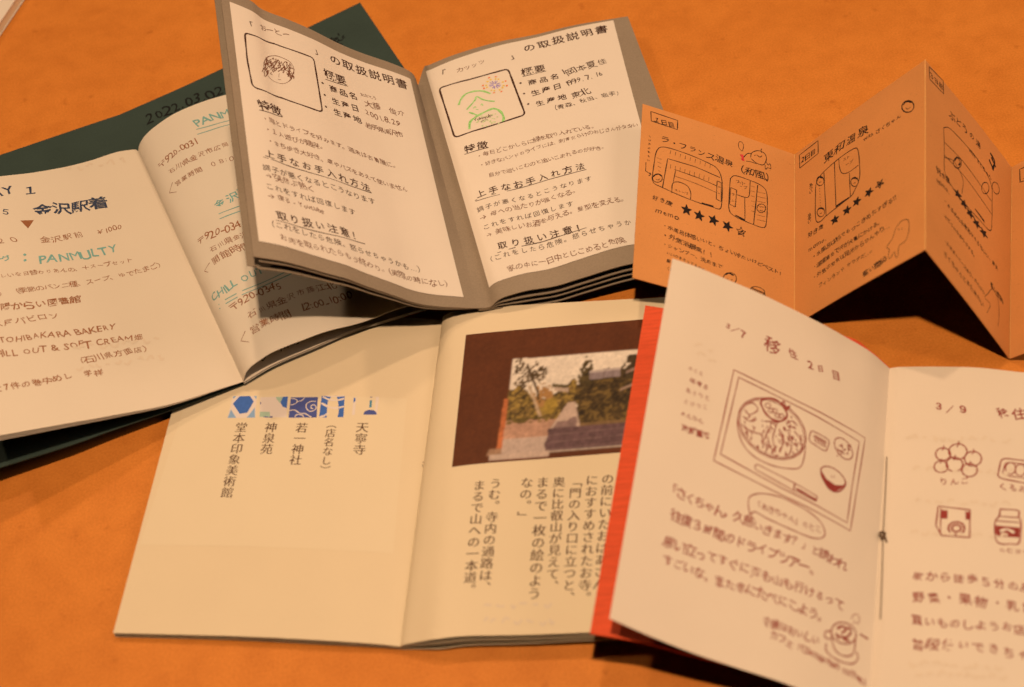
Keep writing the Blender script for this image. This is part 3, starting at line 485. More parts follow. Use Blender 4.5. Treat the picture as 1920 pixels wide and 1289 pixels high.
    for _ in range(2):
     K = np.pad(C, ((1, 1), (1, 1), (0, 0)), mode='edge')              # the softness of an ink-jet print
     C = 0.36 * C + 0.12 * (K[:-2, 1:-1] + K[2:, 1:-1] + K[1:-1, :-2] + K[1:-1, 2:]) + 0.04 * (K[:-2, :-2] + K[2:, 2:] + K[:-2, 2:] + K[2:, :-2])
    return C
def photo_print(key, parent):
    sh = S[key]; n, m = sh.nu + 1, sh.nv + 1
    C = photo_colours(n, m)[::-1].reshape(-1, 3)
    idx = np.arange(n * m).reshape(m, n)
    q = np.stack([idx[:-1, :-1], idx[:-1, 1:], idx[1:, 1:], idx[1:, :-1]], -1).reshape(-1, 4)
    mt, N, Lk, B = nodes("photo_print"); at = N.new("ShaderNodeVertexColor"); at.layer_name = "print"
    Lk.new(at.outputs[0], B.inputs["Base Color"]); B.inputs["Roughness"].default_value = 0.6; B.inputs["Specular IOR Level"].default_value = 0.25
    o = mesh_object("photo_print", sh.G.reshape(-1, 3), q.tolist(), [mt], parent, None, [True] * len(q))
    ca = o.data.color_attributes.new("print", "FLOAT_COLOR", "POINT")
    ca.data.foreach_set("color", np.hstack([C, np.ones((len(C), 1))]).astype(np.float32).ravel())
_b, _c, _h = QUADS["photo"]; S["photo"] = S[_b].quad(_c, _h, 230, 170)
photo_print("photo", PAGE["cream_right"])

# ------------------------------------------------------------------ writing and drawings (page millimetres: right, up)
TEXT = [
    ('grey_left_insert', 'printed_text', 'dark_ink', '「', 6.18, 121.13, 10.85, 121.85, 1, 0.012),
    ('grey_left_insert', 'handwriting', 'pencil', 'おーとー', 14.33, 124.92, 29.48, 127.88, 1.1, 0.0),
    ('grey_left_insert', 'printed_text', 'dark_ink', '」', 41.0, 123.45, 45.85, 124.25, 1, 0.012),
    ('grey_left_insert', 'printed_text', 'dark_ink', 'の取扱説明書', 48.73, 123.43, 90.25, 124.64, 0.92, 0.011),
    ('grey_left_insert', 'printed_text', 'dark_ink', '概要', 44.49, 110.86, 56.65, 112.3, 1, 0.014),
    ('grey_left_insert', 'printed_text', 'dark_ink', '・', 41.12, 103.32, 44.21, 103.9, 1.7, 0.012),
    ('grey_left_insert', 'printed_text', 'dark_ink', '・', 41.27, 95.86, 44.35, 96.43, 1.7, 0.012),
    ('grey_left_insert', 'printed_text', 'dark_ink', '・', 40.75, 88.22, 43.8, 88.75, 1.7, 0.012),
    ('grey_left_insert', 'printed_text', 'dark_ink', '商品名', 45.52, 102.72, 61.43, 104.94, 0.82, 0.015),
    ('grey_left_insert', 'handwriting', 'pencil', 'おおとう', 62.88, 108.8, 71.49, 110.05, 1, 0.0),
    ('grey_left_insert', 'handwriting', 'pencil', '大藤\u3000俊介', 64.15, 103.27, 84.9, 104.21, 1.05, 0.0),
    ('grey_left_insert', 'printed_text', 'dark_ink', '生産日', 45.53, 95.26, 61.04, 97.5, 0.82, 0.015),
    ('grey_left_insert', 'handwriting', 'pencil', '2001.8.29', 63.36, 97.29, 81.04, 96.48, 0.95, 0.0),
    ('grey_left_insert', 'printed_text', 'dark_ink', '生産地', 45.4, 88.28, 61.11, 90.23, 0.82, 0.015),
    ('grey_left_insert', 'handwriting', 'pencil', '岩手県滝沢市', 62.6, 88.87, 81.23, 90.35, 1.1, 0.0),
    ('grey_left_insert', 'printed_text', 'dark_ink', '特徴', 7.46, 72.75, 19.34, 74.6, 0.98, 0.014),
    ('grey_left_insert', 'handwriting', 'pencil', '・扉とドライブを好みます。週末は古着屋に。', 8.15, 66.81, 75.75, 69.31, 1, 0.0),
    ('grey_left_insert', 'handwriting', 'pencil', '・１人遊びが趣味。', 8.54, 60.18, 38.35, 62.62, 1, 0.0),
    ('grey_left_insert', 'handwriting', 'pencil', '・まち歩き大好き。車やバスをあえて使いません', 9.02, 54.48, 77.92, 56.36, 1, 0.0),
    ('grey_left_insert', 'printed_text', 'dark_ink', '上手なお手入れ方法', 6.65, 45.87, 58.56, 48.86, 0.8, 0.012),
    ('grey_left_insert', 'printed_text', 'dark_ink', '調子が悪くなるとこうなります', 5.34, 38.04, 59.42, 41.94, 0.95, 0.0),
    ('grey_left_insert', 'handwriting', 'pencil', '→突然ぶ熱く', 5.94, 33.84, 29.03, 35.39, 1, 0.0),
    ('grey_left_insert', 'printed_text', 'dark_ink', 'これをすれば回復します', 5.69, 28.1, 47.62, 30.61, 0.95, 0.0),
    ('grey_left_insert', 'handwriting', 'pencil', '→ 寝る - Youtube', 6.02, 23.45, 31.64, 24.82, 1, 0.0),
    ('grey_left_insert', 'printed_text', 'dark_ink', '取り扱い注意！', 8.37, 13.36, 48.57, 17.02, 0.85, 0.012),
    ('grey_left_insert', 'printed_text', 'dark_ink', '（これをしたら危険。怒らせちゃうかも…）', 3.8, 8.75, 78.09, 11.19, 0.95, 0.0),
    ('grey_left_insert', 'handwriting', 'pencil', 'お肉を取られたらもう終わり。(実際の時になし)', 8.71, 2.93, 87.0, 5.31, 1, 0.0),
    ('grey_right_insert', 'printed_text', 'dark_ink', '「', 3.99, 137.86, 9.57, 136.51, 0.8, 0.012),
    ('grey_right_insert', 'handwriting', 'pencil', 'カッッツ', 13.87, 134.97, 27.38, 134.89, 1.05, 0.0),
    ('grey_right_insert', 'printed_text', 'dark_ink', '」', 37.99, 132.63, 43.58, 133.24, 0.8, 0.012),
    ('grey_right_insert', 'printed_text', 'dark_ink', 'の取扱説明書', 44.69, 136.19, 85.01, 137.16, 0.88, 0.011),
    ('grey_right_insert', 'printed_text', 'dark_ink', '概要', 41.36, 119.85, 52.68, 119.6, 0.95, 0.014),
    ('grey_right_insert', 'printed_text', 'dark_ink', '・', 38.46, 113.03, 41.28, 112.98, 1.7, 0.012),
    ('grey_right_insert', 'printed_text', 'dark_ink', '・', 38.73, 105.47, 41.54, 105.4, 1.7, 0.012),
    ('grey_right_insert', 'printed_text', 'dark_ink', '・', 39.13, 97.78, 41.95, 97.69, 1.7, 0.012),
    ('grey_right_insert', 'printed_text', 'dark_ink', '商品名', 42.6, 112.18, 57.95, 112.13, 0.8, 0.015),
    ('grey_right_insert', 'handwriting', 'dark_ink', '1岡本夏佳', 59.0, 112.79, 80.74, 115.51, 0.95, 0.0),
    ('grey_right_insert', 'printed_text', 'dark_ink', '生産日', 42.72, 104.47, 57.87, 104.89, 0.8, 0.015),
    ('grey_right_insert', 'handwriting', 'dark_ink', '1999. 7. 16', 59.37, 105.28, 77.11, 107.28, 1, 0.0),
    ('grey_right_insert', 'printed_text', 'dark_ink', '生産地', 43.3, 96.7, 58.71, 96.74, 0.8, 0.015),
    ('grey_right_insert', 'handwriting', 'dark_ink', '東北', 60.36, 95.94, 69.32, 97.4, 1, 0.0),
    ('grey_right_insert', 'handwriting', 'dark_ink', '（青森、秋田、岩手）', 49.18, 91.37, 84.13, 92.65, 0.95, 0.0),
    ('grey_right_insert', 'portrait_drawing', 'dark_ink', 'Yokosuka', 15.35, 98.67, 24.28, 98.51, 1.15, 0.012),
    ('grey_right_insert', 'portrait_drawing', 'dark_ink', '2020', 17.93, 96.93, 21.43, 96.75, 0.9, 0.012),
    ('grey_right_insert', 'printed_text', 'dark_ink', '特徴', 6.86, 80.95, 18.33, 79.65, 0.95, 0.014),
    ('grey_right_insert', 'handwriting', 'pencil', '・毎日どこかしらに緑を取り入れている。', 11.77, 74.98, 67.92, 73.79, 1.05, 0.0),
    ('grey_right_insert', 'handwriting', 'pencil', '・好きなバンドのライブには、刺青だらけのおじさんがタタい', 11.81, 68.41, 86.74, 70.51, 1.05, 0.0),
    ('grey_right_insert', 'handwriting', 'pencil', '自分で追いこむのと追いこまれるのが好き。', 14.46, 61.02, 69.59, 59.48, 1.05, 0.0),
    ('grey_right_insert', 'printed_text', 'dark_ink', '上手なお手入れ方法', 5.99, 50.9, 58.08, 49.73, 0.78, 0.012),
    ('grey_right_insert', 'printed_text', 'dark_ink', '調子が悪くなるとこうなります', 4.83, 42.39, 59.17, 41.71, 0.85, 0.0),
    ('grey_right_insert', 'handwriting', 'pencil', '→ 母への当たりが強くなる。', 5.35, 37.38, 52.2, 36.75, 1, 0.0),
    ('grey_right_insert', 'printed_text', 'dark_ink', 'これをすれば回復します', 5.19, 31.33, 48.03, 30.46, 0.85, 0.0),
    ('grey_right_insert', 'handwriting', 'pencil', '→ 美味しいお酒を与える。髪型を変える。', 5.42, 26.11, 72.5, 25.58, 1, 0.0),
    ('grey_right_insert', 'printed_text', 'dark_ink', '取り扱い注意！', 8.5, 17.06, 50.87, 15.18, 0.8, 0.012),
    ('grey_right_insert', 'printed_text', 'dark_ink', '（これをしたら危険。怒らせちゃうか', 2.09, 11.85, 70.99, 11.37, 0.85, 0.0),
    ('grey_right_insert', 'handwriting', 'pencil', '家の中に一日中とじこめると危険、', 10.51, 3.49, 68.73, 1.87, 1.05, 0.0),
    ('fold_1', 'handwriting', 'black_pen', '１日目', 5.31, 92.5, 15.26, 93.03, 1, 0.01),
    ('fold_1', 'handwriting', 'black_pen', 'ラ・フランス温泉', 8.75, 82.08, 42.64, 79.53, 0.98, 0.004),
    ('fold_1', 'handwriting', 'black_pen', '（和風）', 43.05, 78.05, 63.58, 79.11, 1.05, 0.004),
    ('fold_1', 'floor_plan_drawing', 'black_pen', 'ストーブ', 16.27, 54.12, 22.7, 54.39, 0.95, 0.0),
    ('fold_1', 'floor_plan_drawing', 'black_pen', 'テ', 35.69, 63.84, 37.23, 63.79, 1, 0.0),
    ('fold_1', 'floor_plan_drawing', 'black_pen', 'レ', 35.61, 60.4, 37.14, 60.35, 1, 0.0),
    ('fold_1', 'handwriting', 'black_pen', 'し', 3.51, 81.96, 4.8, 82.09, 1, 0.008),
    ('fold_1', 'handwriting', 'black_pen', 'げ', 3.49, 79.46, 4.78, 79.59, 1, 0.008),
    ('fold_1', 'handwriting', 'black_pen', 'き', 3.47, 76.98, 4.75, 77.1, 1, 0.008),
    ('fold_1', 'handwriting', 'black_pen', 'の', 3.45, 74.51, 4.73, 74.63, 1, 0.008),
    ('fold_1', 'handwriting', 'black_pen', 'あ', 3.43, 72.06, 4.71, 72.18, 1, 0.008),
    ('fold_1', 'handwriting', 'black_pen', 'る', 3.41, 69.61, 4.68, 69.73, 1, 0.008),
    ('fold_1', 'handwriting', 'black_pen', 'い', 3.39, 67.18, 4.66, 67.3, 1, 0.008),
    ('fold_1', 'floor_plan_drawing', 'black_pen', 'テ', 42.35, 62.26, 44.06, 62.3, 1, 0.0),
    ('fold_1', 'floor_plan_drawing', 'black_pen', 'レ', 42.25, 58.72, 43.8, 58.69, 1, 0.0),
    ('fold_1', 'floor_plan_drawing', 'black_pen', 'スト', 44.33, 70.91, 48.62, 71.29, 1, 0.0),
    ('fold_1', 'floor_plan_drawing', 'black_pen', 'ーブ', 45.53, 68.49, 49.83, 68.77, 0.9, 0.0),
    ('fold_1', 'handwriting', 'black_pen', '好き度', 6.38, 45.75, 15.53, 44.81, 1, 0.01),
    ('fold_1', 'handwriting', 'black_pen', 'memo', 8.12, 39.25, 18.86, 38.05, 0.85, 0.008),
    ('fold_1', 'handwriting', 'black_pen', '・水風呂体感いいと。ちょい冷たいけどベスト！', 11.34, 31.7, 67.29, 25.17, 1.0, 0.008),
    ('fold_1', 'handwriting', 'black_pen', '・外気浴最高！！', 11.54, 26.39, 35.61, 22.54, 1.0, 0.008),
    ('fold_1', 'handwriting', 'black_pen', '・シャンプー、洗顔まで', 11.71, 21.69, 38.69, 18.19, 0.95, 0.008),
    ('fold_1', 'handwriting', 'black_pen', 'いいのそろってるから', 13.82, 17.71, 31.18, 14.25, 1.0, 0.008),
    ('fold_1', 'handwriting', 'black_pen', '髪もつるつる', 13.97, 13.44, 25.52, 11.62, 1.0, 0.008),
    ('fold_1', 'handwriting', 'black_pen', '（と', 13.4, 9.23, 17.25, 8.76, 1.0, 0.008),
    ('fold_2', 'handwriting', 'black_pen', '2日目', 4.21, 93.82, 13.07, 93.68, 1.0, 0.01),
    ('fold_2', 'handwriting', 'black_pen', '東和温泉', 17.46, 83.08, 43.85, 83.95, 0.88, 0.006),
    ('fold_2', 'handwriting', 'black_pen', 'with さくちゃん', 40.96, 78.74, 61.01, 77.99, 1, 0.008),
    ('fold_2', 'floor_plan_drawing', 'black_pen', 'スト', 29.01, 75.22, 33.18, 75.04, 1, 0.0),
    ('fold_2', 'floor_plan_drawing', 'black_pen', 'ーブ', 30.68, 71.35, 35.07, 71.03, 0.9, 0.0),
    ('fold_2', 'handwriting', 'black_pen', 'あ', 8.82, 74.21, 11.24, 74.08, 1.0, 0.012),
    ('fold_2', 'handwriting', 'black_pen', 'つ', 8.83, 72.17, 11.24, 72.05, 1.0, 0.012),
    ('fold_2', 'handwriting', 'black_pen', 'い', 8.83, 70.14, 11.25, 70.02, 1.0, 0.012),
    ('fold_2', 'handwriting', 'black_pen', 'ぬ', 8.04, 56.67, 10.47, 56.6, 1.0, 0.012),
    ('fold_2', 'handwriting', 'black_pen', 'る', 8.04, 54.83, 10.47, 54.76, 1.0, 0.012),
    ('fold_2', 'handwriting', 'black_pen', 'い', 8.05, 52.99, 10.48, 52.93, 1.0, 0.012),
    ('fold_2', 'handwriting', 'black_pen', '好き度', 8.06, 44.55, 17.83, 44.09, 1, 0.01),
    ('fold_2', 'handwriting', 'black_pen', 'momo.', 8.48, 36.12, 19.57, 36.32, 0.85, 0.008),
    ('fold_2', 'handwriting', 'black_pen', '・水風呂は杉でもっこきめたすぎる!!', 10.79, 30.18, 58.81, 34.02, 1.05, 0.008),
    ('fold_2', 'handwriting', 'black_pen', '・温度高めで汗が大量にかける。', 11.2, 24.23, 51.53, 26.03, 1.1, 0.008),
    ('fold_2', 'handwriting', 'black_pen', '・外気の空気は足元からひんやり…', 11.21, 18.6, 55.39, 21.34, 1.05, 0.008),
    ('fold_2', 'handwriting', 'black_pen', 'フィンランド サウナだ…。', 14.86, 11.96, 47.45, 14.3, 1, 0.008),
    ('fold_2', 'handwriting', 'black_pen', '整い度60', 40.88, 3.8, 53.94, 4.91, 1.05, 0.015),
    ('fold_3', 'handwriting', 'black_pen', '３日目', 3.14, 99.07, 13.82, 100.8, 1.05, 0.012),
    ('fold_3', 'handwriting', 'black_pen', 'ぶどうの湯', 17.73, 89.48, 44.36, 92.73, 0.9, 0.004),
    ('fold_3', 'handwriting', 'black_pen', 'with さくちゃん', 33.96, 83.21, 53.0, 82.79, 1, 0.008),
    ('fold_3', 'handwriting', 'black_pen', '好き度', 8.84, 48.6, 19.02, 50.25, 1, 0.01),
    ('fold_3', 'handwriting', 'black_pen', 'momo.', 8.51, 42.85, 18.35, 44.44, 0.85, 0.008),
    ('fold_3', 'handwriting', 'black_pen', '・ぬるめの水風呂がきもちいい、露天', 13.92, 36.79, 59.43, 36.74, 0.95, 0.008),
    ('fold_3', 'handwriting', 'black_pen', 'ぶどうのかおりがする。', 14.45, 28.99, 40.21, 27.62, 0.95, 0.008),
    ('fold_3', 'handwriting', 'black_pen', '・外気浴スペースあり。のんびり', 13.97, 15.92, 47.96, 14.89, 0.95, 0.008),
    ('fold_3', 'handwriting', 'black_pen', 'さくちゃんとまた来たい', 13.98, 9.17, 47.06, 8.03, 0.95, 0.008),
    ('fold_3', 'handwriting', 'black_pen', '整い度80', 52.72, 23.78, 64.62, 23.31, 1, 0.015),
    ('fold_4', 'handwriting', 'black_pen', '４日目', 5.35, 99.17, 14.42, 98.28, 0.9, 0.01),
    ('green_left', 'handwriting', 'navy_ink', 'DAY １', 29.5, 141.72, 56.34, 140.31, 1, 0.014),
    ('green_left', 'handwriting', 'navy_ink', '９:４５', 26.76, 128.71, 41.64, 127.43, 1, 0.012),
    ('green_left', 'handwriting', 'navy_ink', '金沢駅着', 50.78, 124.65, 82.78, 122.49, 1, 0.02),
    ('green_left', 'handwriting', 'brown_pen', '９:２０', 24.43, 108.79, 41.2, 108.65, 0.9, 0),
    ('green_left', 'handwriting', 'brown_pen', '金沢駅前', 49.01, 106.08, 67.98, 106.29, 0.95, 0),
    ('green_left', 'handwriting', 'brown_pen', '￥1000', 73.07, 105.66, 84.59, 104.74, 0.95, 0),
    ('green_left', 'handwriting', 'teal_ink', 'ランチング', 14.16, 96.6, 35.39, 97.66, 1, 0.012),
    ('green_left', 'handwriting', 'teal_ink', ':', 39.93, 95.75, 41.7, 95.69, 1.2, 0.012),
    ('green_left', 'handwriting', 'teal_ink', 'PANMULTY', 45.87, 92.92, 79.7, 92.09, 0.95, 0.015),
    ('green_left', 'handwriting', 'brown_pen', 'おいしいな日替わりあんの、＋スープセット', 22.08, 88.0, 83.49, 83.76, 1.0, 0),
    ('green_left', 'handwriting', 'brown_pen', 'の\u3000（季節のパン二種、スープ、ゆでたまご）', 23.61, 76.5, 95.6, 75.55, 1.05, 0),
    ('green_left', 'handwriting', 'brown_pen', '大陽からい図書館', 19.83, 68.09, 56.91, 65.99, 1.0, 0.012),
    ('green_left', 'handwriting', 'brown_pen', 'ス屋バビロン', 19.42, 58.77, 46.3, 58.56, 0.95, 0.005),
    ('green_left', 'handwriting', 'brown_pen', 'KOTOHIBAKARA BAKERY', 13.66, 49.34, 66.61, 46.21, 0.95, 0.006),
    ('green_left', 'handwriting', 'brown_pen', 'CHILL OUT & SOFT CREAM畑', 13.75, 41.55, 75.55, 37.95, 0.95, 0.006),
    ('green_left', 'handwriting', 'brown_pen', '（石川県方面店）', 45.52, 30.87, 77.55, 30.78, 1, 0.006),
    ('green_left', 'handwriting', 'brown_pen', 'と7件の巻中めし\u3000学祥', 12.85, 23.05, 55.37, 22.61, 1, 0.012),
    ('green_right', 'handwriting', 'teal_ink', 'PANMULTY', 32.61, 139.46, 64.98, 139.69, 1.0, 0.012),
    ('green_right', 'handwriting', 'brown_pen', '〒920-0031', 9.06, 129.3, 30.28, 129.05, 1.1, 0),
    ('green_right', 'handwriting', 'brown_pen', '石川県金沢市広岡１丁目', 12.0, 121.17, 53.92, 119.59, 0.95, 0),
    ('green_right', 'handwriting', 'brown_pen', '営業時間\u3000０８:００', 12.15, 112.92, 45.59, 110.43, 1.0, 0),
    ('green_right', 'handwriting', 'teal_ink', '金沢海', 23.79, 86.87, 42.83, 87.23, 1, 0.012),
    ('green_right', 'handwriting', 'brown_pen', '〒920-0341', 9.56, 73.7, 32.72, 70.13, 1.05, 0),
    ('green_right', 'handwriting', 'brown_pen', '石川県金沢市', 13.98, 65.72, 35.73, 64.07, 1.0, 0),
    ('green_right', 'handwriting', 'brown_pen', '開館時間', 12.27, 57.9, 31.57, 58.1, 1.0, 0),
    ('green_right', 'handwriting', 'teal_ink', 'CHILL OUT & SOFT', 5.13, 41.67, 50.25, 40.0, 1.0, 0.01),
    ('green_right', 'handwriting', 'brown_pen', '〒920-0345', 10.89, 30.66, 34.95, 29.67, 1.05, 0),
    ('green_right', 'handwriting', 'brown_pen', '石川県金沢市藤江北２', 16.66, 21.77, 60.38, 21.89, 0.95, 0),
    ('green_right', 'handwriting', 'brown_pen', '営業時間\u300012:00-10:00\u3000／', 14.76, 14.23, 69.61, 13.28, 1.0, 0),
    ('green_right_page1', 'handwriting', 'black_pen', 'レ\u3000川町４１番', 9.26, 3.97, 41.09, 6.59, 0.9, 0.0),
    ('green_cover_right', 'handwriting', 'marker', '2022.03.02-03.05\u3000金沢の旅', 9.84, 173.55, 115.2, 165.08, 0.95, 0.006),
    ('orange_left', 'handwriting', 'red_pen', '３', 23.59, 124.58, 26.26, 124.46, 1.1, 0.03),
    ('orange_left', 'handwriting', 'red_pen', '／', 25.8, 123.97, 29.19, 123.43, 1, 0.02),
    ('orange_left', 'handwriting', 'red_pen', '７', 29.19, 123.43, 32.59, 123.15, 1.1, 0.03),
    ('orange_left', 'handwriting', 'red_pen', '移', 40.13, 123.02, 46.71, 123.22, 1, 0.007),
    ('orange_left', 'handwriting', 'red_pen', '住', 49.15, 123.29, 54.73, 123.76, 0.95, 0.018),
    ('orange_left', 'handwriting', 'red_pen', '２', 57.46, 123.45, 61.3, 123.62, 1.05, 0.025),
    ('orange_left', 'handwriting', 'red_pen', '日', 62.06, 123.25, 65.86, 123.91, 0.95, 0.02),
    ('orange_left', 'handwriting', 'red_pen', '目', 68.52, 123.58, 73.38, 124.45, 1, 0.01),
    ('orange_left', 'handwriting', 'red_pen', 'カニミ', 12.51, 100.96, 18.73, 101.05, 0.9, 0),
    ('orange_left', 'handwriting', 'red_pen', '味噌る', 13.87, 96.53, 21.52, 96.71, 0.9, 0.01),
    ('orange_left', 'handwriting', 'red_pen', 'あさりと', 12.85, 91.93, 22.82, 92.63, 0.9, 0),
    ('orange_left', 'handwriting', 'red_pen', 'とびっこ', 12.9, 87.63, 22.57, 88.41, 0.9, 0),
    ('orange_left', 'handwriting', 'red_pen', 'あんかん', 12.47, 82.34, 21.79, 82.63, 0.9, 0.009),
    ('orange_left', 'handwriting', 'red_pen', '海鮮重丼', 13.82, 76.86, 25.34, 77.86, 0.9, 0.018),
    ('orange_left', 'speech_bubble', 'red_pen', '「あきちゃん」のとこ', 44.92, 58.76, 71.84, 58.46, 1.1, 0.0),
    ('orange_left', 'handwriting', 'red_pen', '「さくちゃん、久慈いきます？」と誘われ', 12.13, 51.75, 83.22, 48.99, 1.2, 0.007),
    ('orange_left', 'handwriting', 'red_pen', '往復３時間のドライブツアー。', 15.42, 42.59, 72.86, 41.77, 1.15, 0.01),
    ('orange_left', 'handwriting', 'red_pen', '思い立ってすぐに海も山も行けるって', 14.27, 32.8, 84.03, 33.81, 1.05, 0.009),
    ('orange_left', 'handwriting', 'red_pen', 'すごいな。また冬にたべにこよう。', 15.27, 26.0, 77.83, 26.56, 1.1, 0.009),
    ('orange_left', 'handwriting', 'red_pen', '食後はおいしい', 54.05, 17.52, 75.59, 17.84, 1.15, 0.015),
    ('orange_left', 'handwriting', 'red_pen', 'カフェ「Cocoariten coffee」', 57.15, 13.72, 96.89, 11.09, 1.15, 0.009),
    ('orange_right', 'handwriting', 'red_pen', '３', 17.65, 126.83, 20.46, 126.49, 1.25, 0.03),
    ('orange_right', 'handwriting', 'red_pen', '／', 21.52, 125.58, 24.61, 125.4, 1.1, 0.03),
    ('orange_right', 'handwriting', 'red_pen', '９', 26.25, 125.33, 29.54, 124.96, 1.25, 0.03),
    ('orange_right', 'handwriting', 'red_pen', '移住４日目', 39.78, 124.65, 68.23, 125.97, 0.9, 0.01),
    ('orange_right', 'food_drawing', 'red_pen', 'りんご', 20.1, 92.4, 30.98, 93.53, 0.9, 0.01),
    ('orange_right', 'food_drawing', 'red_pen', 'くるみ餅', 40.67, 92.1, 54.65, 93.3, 0.9, 0.007),
    ('orange_right', 'food_drawing', 'red_pen', 'のむヨーグルト', 40.92, 66.44, 59.03, 67.84, 0.85, 0.01),
    ('orange_right', 'handwriting', 'red_pen', '家から徒歩５分の産直で', 11.85, 52.66, 61.51, 52.56, 0.9, 0.01),
    ('orange_right', 'handwriting', 'red_pen', '野菜・果物・乳製品', 11.88, 44.12, 58.57, 44.25, 0.9, 0.01),
    ('orange_right', 'handwriting', 'red_pen', '買いものしようお店も多く', 12.21, 35.34, 62.5, 36.15, 0.9, 0.01),
    ('orange_right', 'handwriting', 'red_pen', '普段使いできちゃう', 12.54, 26.53, 56.43, 27.0, 0.9, 0.009),
]
COLUMNS = [
    ('cream_left', 'printed_text', 'print_brown', '堂本印象美術館', 30.4, 90.49, 30.74, 60.05, 1.0),
    ('cream_left', 'printed_text', 'print_brown', '神泉苑', 42.61, 90.59, 42.76, 80.24, 1.0),
    ('cream_left', 'printed_text', 'print_brown', '若一神社', 55.15, 90.68, 55.26, 75.47, 1.0),
    ('cream_left', 'printed_text', 'print_brown', '︵店名なし︶', 67.14, 92.93, 67.6, 71.22, 1.0),
    ('cream_left', 'printed_text', 'print_brown', '天寧寺', 79.61, 91.83, 79.95, 81.27, 1.0),
    ('cream_right', 'printed_text', 'print_brown', 'の前にいたおばあさん', 74.14, 62.57, 72.04, 18.63, 1.0),
    ('cream_right', 'printed_text', 'print_brown', 'におすすめされたお寺︒', 68.28, 62.33, 66.85, 13.59, 1.0),
    ('cream_right', 'printed_text', 'print_brown', '﹁門の入り口に立つと︑', 62.31, 61.82, 61.18, 13.85, 1.0),
    ('cream_right', 'printed_text', 'print_brown', '奥に比叡山が見えて︑', 55.95, 62.17, 55.31, 18.66, 1.0),
    ('cream_right', 'printed_text', 'print_brown', 'まるで一枚の絵のよう', 49.82, 62.36, 49.13, 15.94, 1.0),
    ('cream_right', 'printed_text', 'print_brown', 'なの︒﹂', 43.92, 62.44, 43.46, 47.65, 1.0),
    ('cream_right', 'printed_text', 'print_brown', 'うむ︒寺内の通路は︑', 32.08, 62.59, 31.06, 18.9, 1.0),
    ('cream_right', 'printed_text', 'print_brown', 'まるで山への一本道︒', 25.96, 62.08, 25.71, 18.19, 1.0),
]
